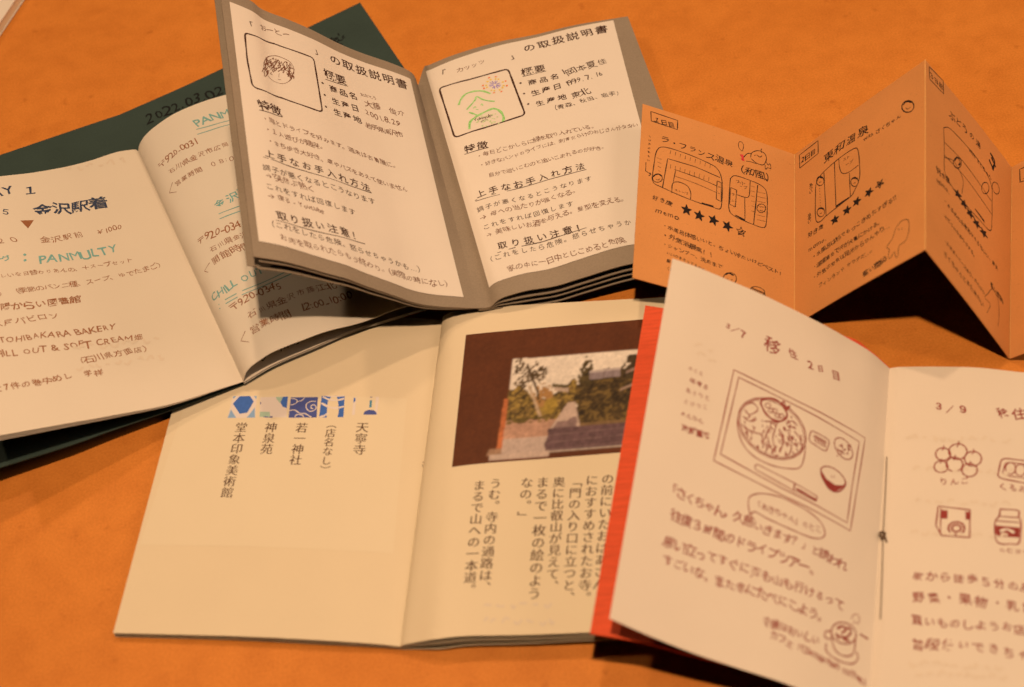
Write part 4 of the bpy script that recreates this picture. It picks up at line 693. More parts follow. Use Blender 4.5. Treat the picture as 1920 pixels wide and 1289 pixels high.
STROKES = [
    ('grey_left_insert', 'printed_text', 'dark_ink', 0.35, 0, 1, [44.2, 108.97, 56.72, 111.55]),
    ('grey_left_insert', 'portrait_drawing', 'dark_ink', 0.75, 1, 0, [5.34, 114.4, 5.45, 115.26, 5.74, 115.92, 6.2, 116.39, 6.85, 116.69, 7.66, 116.8, 20.83, 119.41, 21.75, 119.4, 22.66, 119.38, 23.57, 119.36, 24.48, 119.35, 25.39, 119.34, 37.51, 119.9, 38.39, 119.88, 39.08, 119.65, 39.57, 119.21, 39.86, 118.54, 39.95, 117.66, 39.79, 105.0, 39.77, 104.03, 39.76, 103.07, 39.75, 102.11, 39.73, 101.15, 39.71, 100.2, 39.5, 88.13, 39.39, 87.28, 39.08, 86.6, 38.59, 86.1, 37.91, 85.77, 37.04, 85.62, 25.18, 85.43, 24.28, 85.45, 23.37, 85.47, 22.47, 85.5, 21.56, 85.53, 20.64, 85.55, 7.94, 84.19, 7.13, 84.31, 6.5, 84.61, 6.03, 85.07, 5.74, 85.7, 5.61, 86.49, 5.02, 97.83, 4.98, 98.73, 4.95, 99.63, 4.94, 100.54, 4.95, 101.45, 4.97, 102.37]),
    ('grey_left_insert', 'portrait_drawing', 'pencil', 0.22, 0, 1, [13.67, 100.55, 14.05, 96.3, 16.37, 94.49, 19.41, 94.3, 22.14, 95.16, 24.76, 97.58, 27.02, 101.67, 28.36, 106.16]),
    ('grey_left_insert', 'portrait_drawing', 'pencil', 0.37, 0, 1, [17.88, 107.96, 17.67, 107.65, 16.83, 106.68, 17.45, 106.13]),
    ('grey_left_insert', 'portrait_drawing', 'pencil', 0.38, 0, 1, [17.12, 103.58, 16.67, 103.09, 15.89, 102.33, 16.56, 101.82]),
    ('grey_left_insert', 'portrait_drawing', 'pencil', 0.34, 0, 1, [25.57, 108.81, 25.17, 107.89, 25.41, 107.01, 26.0, 107.18]),
    ('grey_left_insert', 'portrait_drawing', 'pencil', 0.28, 0, 1, [23.49, 105.81, 22.9, 104.98, 22.09, 103.52, 22.6, 103.13]),
    ('grey_left_insert', 'portrait_drawing', 'pencil', 0.25, 0, 1, [26.53, 105.05, 27.02, 104.29, 26.97, 103.79, 27.06, 103.33]),
    ('grey_left_insert', 'portrait_drawing', 'pencil', 0.26, 0, 1, [14.76, 106.42, 14.97, 106.26, 14.95, 105.7, 14.45, 104.18]),
    ('grey_left_insert', 'portrait_drawing', 'pencil', 0.4, 0, 1, [20.34, 108.2, 20.51, 107.96, 20.16, 106.92, 19.78, 106.08]),
    ('grey_left_insert', 'portrait_drawing', 'pencil', 0.31, 0, 1, [15.76, 107.02, 15.08, 105.65, 15.28, 105.52, 14.89, 105.03]),
    ('grey_left_insert', 'portrait_drawing', 'pencil', 0.41, 0, 1, [13.84, 99.89, 14.47, 99.26, 14.77, 98.39, 13.76, 97.34]),
    ('grey_left_insert', 'portrait_drawing', 'pencil', 0.25, 0, 1, [24.97, 106.71, 25.59, 106.27, 26.05, 106.15, 25.49, 105.37]),
    ('grey_left_insert', 'portrait_drawing', 'pencil', 0.42, 0, 1, [19.4, 109.59, 18.62, 108.98, 19.04, 108.77, 18.67, 108.47]),
    ('grey_left_insert', 'portrait_drawing', 'pencil', 0.32, 0, 1, [20.49, 108.21, 19.75, 107.77, 19.1, 106.64, 18.51, 106.28]),
    ('grey_left_insert', 'portrait_drawing', 'pencil', 0.27, 0, 1, [16.94, 99.3, 16.15, 98.18, 16.59, 98.0, 17.39, 97.94]),
    ('grey_left_insert', 'portrait_drawing', 'pencil', 0.27, 0, 1, [20.51, 109.81, 20.34, 109.43, 20.84, 108.71, 20.84, 108.67]),
    ('grey_left_insert', 'portrait_drawing', 'pencil', 0.42, 0, 1, [17.84, 106.97, 17.23, 105.61, 16.56, 105.12, 17.26, 104.91]),
    ('grey_left_insert', 'portrait_drawing', 'pencil', 0.35, 0, 1, [24.47, 105.91, 23.78, 105.35, 24.24, 104.52, 24.87, 104.42]),
    ('grey_left_insert', 'portrait_drawing', 'pencil', 0.41, 0, 1, [25.01, 104.45, 25.43, 104.03, 25.57, 103.31, 25.06, 102.01]),
    ('grey_left_insert', 'portrait_drawing', 'pencil', 0.35, 0, 1, [14.02, 97.58, 14.83, 97.41, 13.77, 95.64, 12.89, 93.94]),
    ('grey_left_insert', 'portrait_drawing', 'pencil', 0.4, 0, 1, [14.89, 105.43, 15.07, 104.91, 15.41, 104.1, 14.83, 103.66]),
    ('grey_left_insert', 'portrait_drawing', 'pencil', 0.26, 0, 1, [13.1, 97.76, 12.24, 96.25, 12.63, 95.53, 12.59, 94.51]),
    ('grey_left_insert', 'portrait_drawing', 'pencil', 0.34, 0, 1, [23.7, 107.51, 24.2, 106.85, 24.08, 106.18, 23.31, 105.78]),
    ('grey_left_insert', 'portrait_drawing', 'pencil', 0.24, 0, 1, [23.09, 109.36, 22.75, 108.3, 22.78, 108.31, 23.2, 107.54]),
    ('grey_left_insert', 'portrait_drawing', 'pencil', 0.24, 0, 1, [21.92, 106.95, 22.34, 106.78, 21.84, 105.98, 22.57, 106.22]),
    ('grey_left_insert', 'portrait_drawing', 'pencil', 0.39, 0, 1, [21.44, 106.38, 21.9, 105.7, 21.07, 104.28, 20.53, 103.67]),
    ('grey_left_insert', 'portrait_drawing', 'pencil', 0.36, 0, 1, [15.77, 99.68, 15.11, 99.05, 15.04, 98.62, 14.97, 97.54]),
    ('grey_left_insert', 'portrait_drawing', 'pencil', 0.39, 0, 1, [13.71, 103.24, 13.72, 102.69, 14.06, 102.39, 13.19, 101.47]),
    ('grey_left_insert', 'portrait_drawing', 'pencil', 0.28, 0, 1, [27.48, 104.44, 27.67, 103.83, 27.23, 102.57, 27.03, 101.42]),
    ('grey_left_insert', 'portrait_drawing', 'pencil', 0.25, 0, 1, [25.73, 103.01, 25.84, 102.55, 25.14, 101.34, 24.82, 100.43]),
    ('grey_left_insert', 'portrait_drawing', 'pencil', 0.34, 0, 1, [15.33, 105.97, 15.9, 106.16, 16.6, 106.21, 16.68, 105.85]),
    ('grey_left_insert', 'portrait_drawing', 'pencil', 0.22, 0, 1, [15.15, 103.5, 15.97, 103.86, 16.21, 103.65, 15.83, 103.37]),
    ('grey_left_insert', 'portrait_drawing', 'pencil', 0.33, 0, 1, [26.75, 102.52, 27.11, 101.76, 27.82, 101.9, 27.87, 101.36]),
    ('grey_left_insert', 'portrait_drawing', 'pencil', 0.39, 0, 1, [26.69, 103.2, 27.42, 103.41, 27.56, 102.69, 27.86, 102.12]),
    ('grey_left_insert', 'portrait_drawing', 'pencil', 0.42, 0, 1, [19.76, 104.3, 20.3, 103.76, 19.95, 103.32, 19.57, 102.4]),
    ('grey_left_insert', 'portrait_drawing', 'pencil', 0.33, 0, 1, [26.62, 106.72, 26.33, 105.64, 25.92, 104.97, 25.11, 104.39]),
    ('grey_left_insert', 'portrait_drawing', 'pencil', 0.42, 0, 1, [23.64, 104.75, 23.28, 103.49, 23.45, 103.39, 22.61, 101.87]),
    ('grey_left_insert', 'portrait_drawing', 'pencil', 0.38, 0, 1, [26.64, 104.73, 26.33, 104.48, 25.9, 104.03, 26.45, 103.25]),
    ('grey_left_insert', 'portrait_drawing', 'pencil', 0.41, 0, 1, [16.31, 105.78, 15.77, 104.32, 14.96, 102.84, 15.23, 102.41]),
    ('grey_left_insert', 'portrait_drawing', 'pencil', 0.42, 0, 1, [17.74, 104.03, 17.13, 103.56, 16.2, 102.59, 15.48, 102.04]),
    ('grey_left_insert', 'portrait_drawing', 'pencil', 0.39, 0, 1, [25.95, 103.65, 25.94, 102.84, 26.22, 102.33, 26.2, 102.14]),
    ('grey_left_insert', 'portrait_drawing', 'pencil', 0.29, 0, 1, [21.5, 109.87, 20.82, 108.52, 20.37, 107.84, 20.53, 106.92]),
    ('grey_left_insert', 'portrait_drawing', 'pencil', 0.39, 0, 1, [19.7, 105.89, 18.78, 104.4, 17.8, 102.74, 17.17, 102.2]),
    ('grey_left_insert', 'portrait_drawing', 'pencil', 0.36, 0, 1, [25.83, 108.42, 25.84, 107.87, 26.16, 107.8, 26.53, 106.82]),
    ('grey_left_insert', 'portrait_drawing', 'pencil', 0.4, 0, 1, [26.25, 101.51, 25.92, 100.39, 26.37, 99.92, 25.64, 98.88]),
    ('grey_left_insert', 'portrait_drawing', 'pencil', 0.35, 0, 1, [18.24, 103.17, 18.82, 102.8, 17.92, 101.57, 17.36, 100.27]),
    ('grey_left_insert', 'portrait_drawing', 'pencil', 0.34, 0, 1, [23.07, 107.42, 23.47, 106.57, 23.96, 105.77, 24.11, 105.03]),
    ('grey_left_insert', 'portrait_drawing', 'pencil', 0.23, 0, 1, [19.63, 109.02, 19.91, 108.59, 19.89, 107.88, 19.44, 107.42]),
    ('grey_left_insert', 'portrait_drawing', 'pencil', 0.39, 0, 1, [24.45, 101.9, 24.75, 101.9, 25.38, 101.24, 25.4, 101.24]),
    ('grey_left_insert', 'portrait_drawing', 'pencil', 0.4, 0, 1, [22.7, 104.67, 21.82, 103.41, 20.99, 102.46, 20.36, 101.74]),
    ('grey_left_insert', 'portrait_drawing', 'pencil', 0.28, 0, 1, [18.46, 105.65, 18.63, 105.71, 18.32, 104.41, 18.62, 103.58]),
    ('grey_left_insert', 'portrait_drawing', 'pencil', 0.3, 0, 1, [24.0, 106.47, 23.48, 106.21, 23.96, 105.35, 23.48, 104.25]),
    ('grey_left_insert', 'portrait_drawing', 'pencil', 0.25, 0, 1, [18.51, 103.56, 18.01, 102.68, 17.15, 101.88, 16.6, 100.49]),
    ('grey_left_insert', 'portrait_drawing', 'pencil', 0.4, 0, 1, [25.14, 109.87, 25.9, 110.03, 25.21, 109.46, 25.8, 108.95]),
    ('grey_left_insert', 'portrait_drawing', 'pencil', 0.24, 0, 1, [21.65, 109.48, 21.32, 108.78, 22.09, 108.96, 21.55, 107.72]),
    ('grey_left_insert', 'portrait_drawing', 'pencil', 0.36, 0, 1, [27.7, 107.67, 27.71, 106.9, 28.36, 107.12, 28.9, 107.17]),
    ('grey_left_insert', 'portrait_drawing', 'pencil', 0.34, 0, 1, [13.48, 99.01, 12.83, 98.31, 11.92, 97.33, 11.48, 95.95]),
    ('grey_left_insert', 'portrait_drawing', 'pencil', 0.36, 0, 1, [16.73, 106.27, 17.4, 105.58, 17.56, 104.55, 16.62, 102.93]),
    ('grey_left_insert', 'portrait_drawing', 'pencil', 0.39, 0, 1, [15.63, 105.68, 14.81, 104.52, 14.8, 103.9, 14.39, 102.74]),
    ('grey_left_insert', 'portrait_drawing', 'pencil', 0.29, 0, 1, [25.21, 110.35, 24.61, 109.81, 24.1, 108.91, 23.52, 107.9]),
    ('grey_left_insert', 'portrait_drawing', 'pencil', 0.26, 0, 1, [19.02, 102.98, 19.72, 103.12, 19.32, 101.79, 18.84, 101.51]),
    ('grey_left_insert', 'portrait_drawing', 'pencil', 0.25, 0, 1, [25.24, 103.58, 25.87, 103.29, 25.08, 102.58, 25.37, 102.26]),
    ('grey_left_insert', 'portrait_drawing', 'pencil', 0.3, 0, 1, [19.49, 105.43, 19.18, 104.75, 18.57, 104.4, 18.93, 103.74]),
    ('grey_left_insert', 'portrait_drawing', 'pencil', 0.34, 0, 1, [15.68, 104.84, 15.63, 103.78, 15.43, 102.53, 15.46, 102.34]),
    ('grey_left_insert', 'portrait_drawing', 'pencil', 0.26, 0, 1, [22.42, 104.88, 22.78, 105.02, 22.55, 103.99, 21.97, 103.67]),
    ('grey_left_insert', 'portrait_drawing', 'pencil', 0.41, 0, 1, [18.21, 105.09, 17.78, 104.11, 17.15, 103.35, 17.37, 102.85]),
    ('grey_left_insert', 'portrait_drawing', 'pencil', 0.31, 0, 1, [27.28, 108.08, 26.93, 107.29, 26.95, 106.87, 27.5, 106.9]),
    ('grey_left_insert', 'portrait_drawing', 'pencil', 0.38, 0, 1, [14.93, 99.02, 14.95, 97.92, 14.11, 96.51, 14.3, 96.58]),
    ('grey_left_insert', 'portrait_drawing', 'pencil', 0.32, 0, 1, [26.68, 109.86, 27.28, 109.22, 27.36, 108.63, 26.97, 108.38]),
    ('grey_left_insert', 'portrait_drawing', 'pencil', 0.3, 0, 1, [26.42, 108.61, 26.33, 108.24, 26.48, 107.2, 27.07, 107.14]),
    ('grey_left_insert', 'portrait_drawing', 'pencil', 0.4, 0, 1, [13.37, 101.05, 13.92, 100.48, 13.02, 99.34, 12.16, 98.26]),
    ('grey_left_insert', 'portrait_drawing', 'pencil', 0.28, 0, 1, [26.84, 102.62, 26.22, 101.28, 26.74, 100.37, 25.96, 100.0]),
    ('grey_left_insert', 'portrait_drawing', 'pencil', 0.36, 0, 1, [21.53, 106.49, 20.77, 105.38, 20.94, 104.73, 20.87, 104.06]),
    ('grey_left_insert', 'portrait_drawing', 'pencil', 0.34, 0, 1, [14.58, 102.78, 13.83, 102.1, 14.3, 102.07, 13.92, 101.48]),
    ('grey_left_insert', 'portrait_drawing', 'pencil', 0.28, 0, 1, [15.26, 101.43, 14.21, 99.57, 13.41, 98.13, 13.43, 97.66]),
    ('grey_left_insert', 'portrait_drawing', 'pencil', 0.35, 0, 1, [18.89, 102.46, 18.85, 101.82, 18.33, 100.82, 17.68, 99.9]),
    ('grey_left_insert', 'portrait_drawing', 'pencil', 0.31, 0, 1, [21.7, 105.01, 21.78, 104.83, 22.41, 104.33, 22.62, 103.33]),
    ('grey_left_insert', 'portrait_drawing', 'pencil', 0.29, 0, 1, [19.06, 106.71, 18.71, 106.18, 18.37, 105.75, 18.29, 105.36]),
    ('grey_left_insert', 'portrait_drawing', 'pencil', 0.42, 0, 1, [23.61, 107.66, 24.07, 106.95, 23.67, 105.79, 23.13, 105.43]),
    ('grey_left_insert', 'portrait_drawing', 'pencil', 0.41, 0, 1, [14.63, 106.69, 15.39, 107.26, 15.6, 106.77, 14.99, 106.04]),
    ('grey_left_insert', 'portrait_drawing', 'pencil', 0.23, 0, 1, [20.01, 107.71, 19.8, 106.75, 19.44, 106.45, 19.91, 106.59]),
    ('grey_left_insert', 'portrait_drawing', 'pencil', 0.36, 0, 1, [12.81, 96.51, 12.56, 95.51, 12.51, 94.39, 12.18, 93.78]),
    ('grey_left_insert', 'portrait_drawing', 'pencil', 0.3, 0, 1, [13.56, 102.66, 13.97, 102.31, 13.79, 101.11, 13.54, 100.1]),
    ('grey_left_insert', 'portrait_drawing', 'pencil', 0.37, 0, 1, [15.05, 103.56, 14.45, 103.08, 13.99, 102.6, 13.78, 101.6]),
    ('grey_left_insert', 'portrait_drawing', 'pencil', 0.4, 0, 1, [26.51, 107.54, 26.65, 106.57, 26.34, 105.36, 25.55, 103.94]),
    ('grey_left_insert', 'portrait_drawing', 'pencil', 0.4, 0, 1, [27.15, 102.48, 27.43, 102.1, 27.64, 101.19, 27.66, 100.49]),
    ('grey_left_insert', 'portrait_drawing', 'pencil', 0.32, 0, 1, [18.32, 106.07, 17.37, 104.5, 17.49, 103.79, 17.01, 103.3]),
    ('grey_left_insert', 'portrait_drawing', 'pencil', 0.36, 0, 1, [26.38, 107.18, 26.19, 106.61, 26.73, 106.72, 27.32, 106.98]),
    ('grey_left_insert', 'portrait_drawing', 'pencil', 0.33, 0, 1, [24.74, 106.14, 25.09, 105.98, 24.46, 105.27, 23.97, 104.21]),
    ('grey_left_insert', 'portrait_drawing', 'pencil', 0.38, 0, 1, [24.48, 103.02, 25.09, 102.23, 25.42, 101.99, 25.32, 101.07]),
    ('grey_left_insert', 'portrait_drawing', 'pencil', 0.22, 0, 1, [26.21, 103.41, 26.44, 103.22, 26.61, 103.08, 26.81, 102.98]),
    ('grey_left_insert', 'portrait_drawing', 'pencil', 0.39, 0, 1, [26.78, 102.13, 26.46, 101.93, 26.85, 101.22, 26.17, 99.97]),
    ('grey_left_insert', 'portrait_drawing', 'pencil', 0.38, 0, 1, [22.47, 108.02, 21.75, 107.6, 21.54, 106.66, 21.73, 106.49]),
    ('grey_left_insert', 'portrait_drawing', 'pencil', 0.32, 0, 1, [14.31, 100.98, 13.66, 100.5, 12.93, 99.07, 12.39, 98.67]),
    ('grey_left_insert', 'portrait_drawing', 'pencil', 0.27, 0, 1, [18.97, 104.19, 18.99, 103.38, 19.62, 103.32, 19.83, 103.29]),
    ('grey_left_insert', 'portrait_drawing', 'pencil', 0.32, 0, 1, [14.55, 98.93, 14.1, 97.81, 14.79, 97.87, 14.16, 97.13]),
    ('grey_left_insert', 'portrait_drawing', 'pencil', 0.36, 0, 1, [20.14, 109.35, 20.61, 108.84, 21.08, 108.09, 21.32, 107.25]),
    ('grey_left_insert', 'portrait_drawing', 'pencil', 0.29, 0, 1, [27.23, 109.56, 26.63, 109.08, 26.42, 107.97, 26.33, 106.94]),
    ('grey_left_insert', 'portrait_drawing', 'pencil', 0.28, 0, 1, [22.38, 108.27, 22.57, 108.05, 21.71, 107.18, 21.68, 106.14]),
    ('grey_left_insert', 'portrait_drawing', 'pencil', 0.33, 0, 1, [26.48, 102.72, 25.8, 101.51, 26.35, 100.65, 26.6, 100.32]),
    ('grey_left_insert', 'portrait_drawing', 'pencil', 0.3, 0, 1, [12.64, 99.43, 13.52, 103.47, 16.3, 108.57, 20.39, 111.55, 23.94, 111.86, 27.04, 110.97, 28.44, 108.14, 28.04, 103.69]),
    ('grey_left_insert', 'portrait_drawing', 'pencil', 0.15, 0, 1, [20.8, 100.7, 20.3, 98.54, 20.68, 98.35]),
    ('grey_left_insert', 'portrait_drawing', 'pencil', 0.18, 0, 1, [19.59, 96.67, 21.22, 97.08]),
    ('grey_left_insert', 'printed_text', 'dark_ink', 0.35, 0, 1, [7.34, 71.56, 19.11, 73.69]),
    ('grey_left_insert', 'printed_text', 'dark_ink', 0.35, 0, 1, [6.35, 45.04, 31.26, 45.86, 58.24, 47.97]),
    ('grey_left_insert', 'printed_text', 'dark_ink', 0.35, 0, 1, [8.13, 12.44, 26.64, 13.37, 49.48, 16.17]),
    ('grey_right_insert', 'printed_text', 'dark_ink', 0.35, 0, 1, [41.67, 118.85, 52.39, 119.02]),
    ('grey_right_insert', 'portrait_drawing', 'dark_ink', 0.8, 1, 0, [4.52, 127.12, 4.59, 127.99, 4.83, 128.62, 5.23, 129.03, 5.8, 129.19, 6.53, 129.13, 18.19, 127.46, 19.02, 127.41, 19.85, 127.37, 20.68, 127.33, 21.51, 127.29, 22.34, 127.24, 34.26, 126.75, 35.01, 126.66, 35.61, 126.39, 36.05, 125.94, 36.33, 125.32, 36.46, 124.51, 37.12, 111.89, 37.17, 111.01, 37.21, 110.14, 37.26, 109.26, 37.3, 108.39, 37.35, 107.52, 38.01, 95.29, 37.96, 94.53, 37.73, 93.92, 37.33, 93.47, 36.73, 93.19, 35.96, 93.07, 23.62, 92.79, 22.75, 92.74, 21.88, 92.69, 21.01, 92.63, 20.14, 92.57, 19.27, 92.51, 7.06, 92.74, 6.29, 92.91, 5.69, 93.25, 5.26, 93.75, 5.0, 94.42, 4.9, 95.25, 4.77, 108.48, 4.76, 109.43, 4.75, 110.37, 4.74, 111.33, 4.73, 112.28, 4.71, 113.24]),
    ('grey_right_insert', 'portrait_drawing', 'green_pencil', 0.9, 0, 1, [10.71, 112.9, 12.22, 115.9, 14.86, 118.32, 18.63, 118.56, 22.68, 116.93, 25.8, 113.56]),
    ('grey_right_insert', 'portrait_drawing', 'green_pencil', 0.7, 0, 1, [13.51, 107.9, 16.53, 110.68, 18.45, 112.65, 19.44, 114.59, 22.14, 110.76, 26.56, 107.7]),
    ('grey_right_insert', 'portrait_drawing', 'green_pencil', 0.8, 0, 1, [14.2, 105.61, 15.85, 103.83, 17.59, 101.6]),
    ('grey_right_insert', 'portrait_drawing', 'green_pencil', 1.1, 0, 1, [12.23, 94.81, 13.34, 98.92, 15.91, 100.95, 20.58, 102.64, 25.08, 103.29, 27.72, 100.13, 28.46, 95.89, 27.59, 93.07]),
    ('grey_right_insert', 'portrait_drawing', 'green_pencil', 0.4, 0, 1, [16.63, 107.27, 17.3, 108.2, 17.88, 107.35]),
    ('grey_right_insert', 'portrait_drawing', 'green_pencil', 0.4, 0, 1, [20.1, 107.87, 20.76, 108.72, 20.96, 107.2]),
    ('grey_right_insert', 'portrait_drawing', 'green_pencil', 0.3, 0, 1, [17.42, 106.23, 18.63, 105.39]),
    ('grey_right_insert', 'portrait_drawing', 'pale_green_pencil', 0.7, 0, 1, [22.45, 96.17, 21.74, 95.27]),
    ('grey_right_insert', 'portrait_drawing', 'pale_green_pencil', 0.7, 0, 1, [21.85, 100.1, 21.45, 99.81]),
    ('grey_right_insert', 'portrait_drawing', 'pale_green_pencil', 0.7, 0, 1, [20.85, 100.08, 20.78, 99.48]),
    ('grey_right_insert', 'portrait_drawing', 'pale_green_pencil', 0.7, 0, 1, [24.38, 94.78, 23.68, 93.96]),
    ('grey_right_insert', 'portrait_drawing', 'pale_green_pencil', 0.7, 0, 1, [22.08, 98.65, 22.68, 98.02]),
    ('grey_right_insert', 'portrait_drawing', 'pale_green_pencil', 0.7, 0, 1, [19.42, 96.7, 18.73, 96.17]),
    ('grey_right_insert', 'portrait_drawing', 'pale_green_pencil', 0.7, 0, 1, [25.65, 97.57, 25.88, 96.92]),
    ('grey_right_insert', 'portrait_drawing', 'pale_green_pencil', 0.7, 0, 1, [25.92, 93.17, 25.19, 92.42]),
    ('grey_right_insert', 'portrait_drawing', 'pale_green_pencil', 0.7, 0, 1, [19.4, 100.75, 18.74, 99.97]),
    ('grey_right_insert', 'portrait_drawing', 'pale_green_pencil', 0.7, 0, 1, [20.32, 97.07, 19.62, 96.83]),
    ('grey_right_insert', 'portrait_drawing', 'pale_green_pencil', 0.7, 0, 1, [19.13, 97.35, 19.5, 96.4]),
    ('grey_right_insert', 'portrait_drawing', 'pale_green_pencil', 0.7, 0, 1, [18.14, 94.66, 18.25, 93.53]),
    ('grey_right_insert', 'portrait_drawing', 'pale_green_pencil', 0.7, 0, 1, [24.5, 96.76, 24.03, 96.49]),
    ('grey_right_insert', 'portrait_drawing', 'pale_green_pencil', 0.7, 0, 1, [22.35, 95.23, 22.78, 93.82]),
    ('grey_right_insert', 'portrait_drawing', 'pale_green_pencil', 0.7, 0, 1, [20.84, 97.28, 21.5, 96.54]),
    ('grey_right_insert', 'portrait_drawing', 'pale_green_pencil', 0.7, 0, 1, [19.2, 97.11, 19.19, 96.17]),
    ('grey_right_insert', 'portrait_drawing', 'pale_green_pencil', 0.7, 0, 1, [16.65, 97.78, 16.0, 97.34]),
    ('grey_right_insert', 'portrait_drawing', 'pale_green_pencil', 0.7, 0, 1, [17.15, 99.05, 17.22, 98.26]),
    ('grey_right_insert', 'portrait_drawing', 'pale_green_pencil', 0.7, 0, 1, [16.81, 98.04, 16.97, 97.31]),
    ('grey_right_insert', 'portrait_drawing', 'pale_green_pencil', 0.7, 0, 1, [18.11, 98.06, 18.35, 97.55]),
    ('grey_right_insert', 'portrait_drawing', 'pale_green_pencil', 0.7, 0, 1, [23.47, 99.96, 24.0, 99.18]),
    ('grey_right_insert', 'portrait_drawing', 'pale_green_pencil', 0.7, 0, 1, [25.34, 99.81, 25.21, 99.25]),
    ('grey_right_insert', 'portrait_drawing', 'pale_green_pencil', 0.7, 0, 1, [23.76, 94.86, 23.08, 94.73]),
    ('grey_right_insert', 'portrait_drawing', 'pale_green_pencil', 0.7, 0, 1, [23.68, 97.35, 23.35, 96.8]),
    ('grey_right_insert', 'portrait_drawing', 'pale_green_pencil', 0.7, 0, 1, [19.06, 96.91, 18.8, 96.53]),
    ('grey_right_insert', 'portrait_drawing', 'pale_green_pencil', 0.7, 0, 1, [19.77, 93.89, 20.02, 92.76]),
    ('grey_right_insert', 'portrait_drawing', 'violet_pencil', 0.4, 0, 1, [29.41, 118.15, 31.2, 117.07]),
    ('grey_right_insert', 'portrait_drawing', 'yellow_pencil', 0.8, 0, 1, [31.97, 116.59, 32.86, 116.06]),
    ('grey_right_insert', 'portrait_drawing', 'orange_pencil', 1.0, 0, 1, [33.42, 115.72, 34.15, 115.31]),
    ('grey_right_insert', 'portrait_drawing', 'violet_pencil', 0.4, 0, 1, [29.28, 117.9, 30.71, 116.24]),
    ('grey_right_insert', 'portrait_drawing', 'yellow_pencil', 0.8, 0, 1, [31.33, 115.47, 32.06, 114.67]),
    ('grey_right_insert', 'portrait_drawing', 'violet_pencil', 0.4, 0, 1, [28.99, 117.73, 29.67, 115.7]),
    ('grey_right_insert', 'portrait_drawing', 'yellow_pencil', 0.8, 0, 1, [29.96, 114.75, 30.31, 113.77]),
    ('grey_right_insert', 'portrait_drawing', 'orange_pencil', 1.0, 0, 1, [30.52, 113.11, 30.82, 112.4]),
    ('grey_right_insert', 'portrait_drawing', 'violet_pencil', 0.4, 0, 1, [28.54, 117.81, 28.04, 116.04]),
    ('grey_right_insert', 'portrait_drawing', 'yellow_pencil', 0.8, 0, 1, [27.81, 115.2, 27.57, 114.36]),
    ('grey_right_insert', 'portrait_drawing', 'orange_pencil', 1.0, 0, 1, [27.41, 113.77, 27.23, 113.19]),
    ('grey_right_insert', 'portrait_drawing', 'violet_pencil', 0.4, 0, 1, [28.33, 117.98, 27.28, 116.64]),
    ('grey_right_insert', 'portrait_drawing', 'yellow_pencil', 0.8, 0, 1, [26.8, 115.99, 26.28, 115.36]),
    ('grey_right_insert', 'portrait_drawing', 'violet_pencil', 0.4, 0, 1, [28.06, 118.53, 26.25, 118.52]),
    ('grey_right_insert', 'portrait_drawing', 'yellow_pencil', 0.8, 0, 1, [25.46, 118.48, 24.56, 118.49]),
    ('grey_right_insert', 'portrait_drawing', 'orange_pencil', 1.0, 0, 1, [23.99, 118.46, 23.27, 118.51]),
    ('grey_right_insert', 'portrait_drawing', 'violet_pencil', 0.4, 0, 1, [28.05, 118.83, 26.18, 119.52]),
    ('grey_right_insert', 'portrait_drawing', 'yellow_pencil', 0.8, 0, 1, [25.37, 119.82, 24.44, 120.17]),
    ('grey_right_insert', 'portrait_drawing', 'orange_pencil', 1.0, 0, 1, [23.86, 120.38, 23.1, 120.67]),
    ('grey_right_insert', 'portrait_drawing', 'violet_pencil', 0.4, 0, 1, [28.24, 119.28, 26.87, 121.01]),
    ('grey_right_insert', 'portrait_drawing', 'yellow_pencil', 0.8, 0, 1, [26.27, 121.81, 25.58, 122.66]),
    ('grey_right_insert', 'portrait_drawing', 'violet_pencil', 0.4, 0, 1, [28.53, 119.43, 27.92, 121.49]),
    ('grey_right_insert', 'portrait_drawing', 'yellow_pencil', 0.8, 0, 1, [27.67, 122.45, 27.36, 123.45]),
    ('grey_right_insert', 'portrait_drawing', 'orange_pencil', 1.0, 0, 1, [27.17, 124.13, 26.9, 124.85]),
    ('grey_right_insert', 'portrait_drawing', 'violet_pencil', 0.4, 0, 1, [28.95, 119.35, 29.43, 121.14]),
    ('grey_right_insert', 'portrait_drawing', 'yellow_pencil', 0.8, 0, 1, [29.66, 121.99, 29.89, 122.85]),
    ('grey_right_insert', 'portrait_drawing', 'orange_pencil', 1.0, 0, 1, [30.05, 123.45, 30.22, 124.05]),
    ('grey_right_insert', 'portrait_drawing', 'violet_pencil', 0.4, 0, 1, [29.15, 119.18, 30.19, 120.55]),
    ('grey_right_insert', 'portrait_drawing', 'yellow_pencil', 0.8, 0, 1, [30.66, 121.22, 31.17, 121.87]),
    ('grey_right_insert', 'portrait_drawing', 'violet_pencil', 0.4, 0, 1, [29.43, 118.65, 31.22, 118.72]),
    ('grey_right_insert', 'portrait_drawing', 'yellow_pencil', 0.8, 0, 1, [32.01, 118.79, 32.9, 118.82]),
    ('grey_right_insert', 'portrait_drawing', 'orange_pencil', 1.0, 0, 1, [33.46, 118.87, 34.18, 118.85]),
    ('grey_right_insert', 'printed_text', 'dark_ink', 0.35, 0, 1, [6.95, 79.97, 18.18, 79.21]),
    ('grey_right_insert', 'printed_text', 'dark_ink', 0.35, 0, 1, [5.57, 49.95, 57.57, 48.95]),
    ('grey_right_insert', 'printed_text', 'dark_ink', 0.3, 0, 1, [5.71, 49.29, 17.02, 48.56]),
    ('grey_right_insert', 'printed_text', 'dark_ink', 0.35, 0, 1, [8.43, 15.55, 50.41, 15.63]),
    ('fold_1', 'handwriting', 'black_pen', 0.4, 1, 0, [3.94, 98.31, 16.42, 97.81, 16.45, 91.95, 4.32, 92.39]),
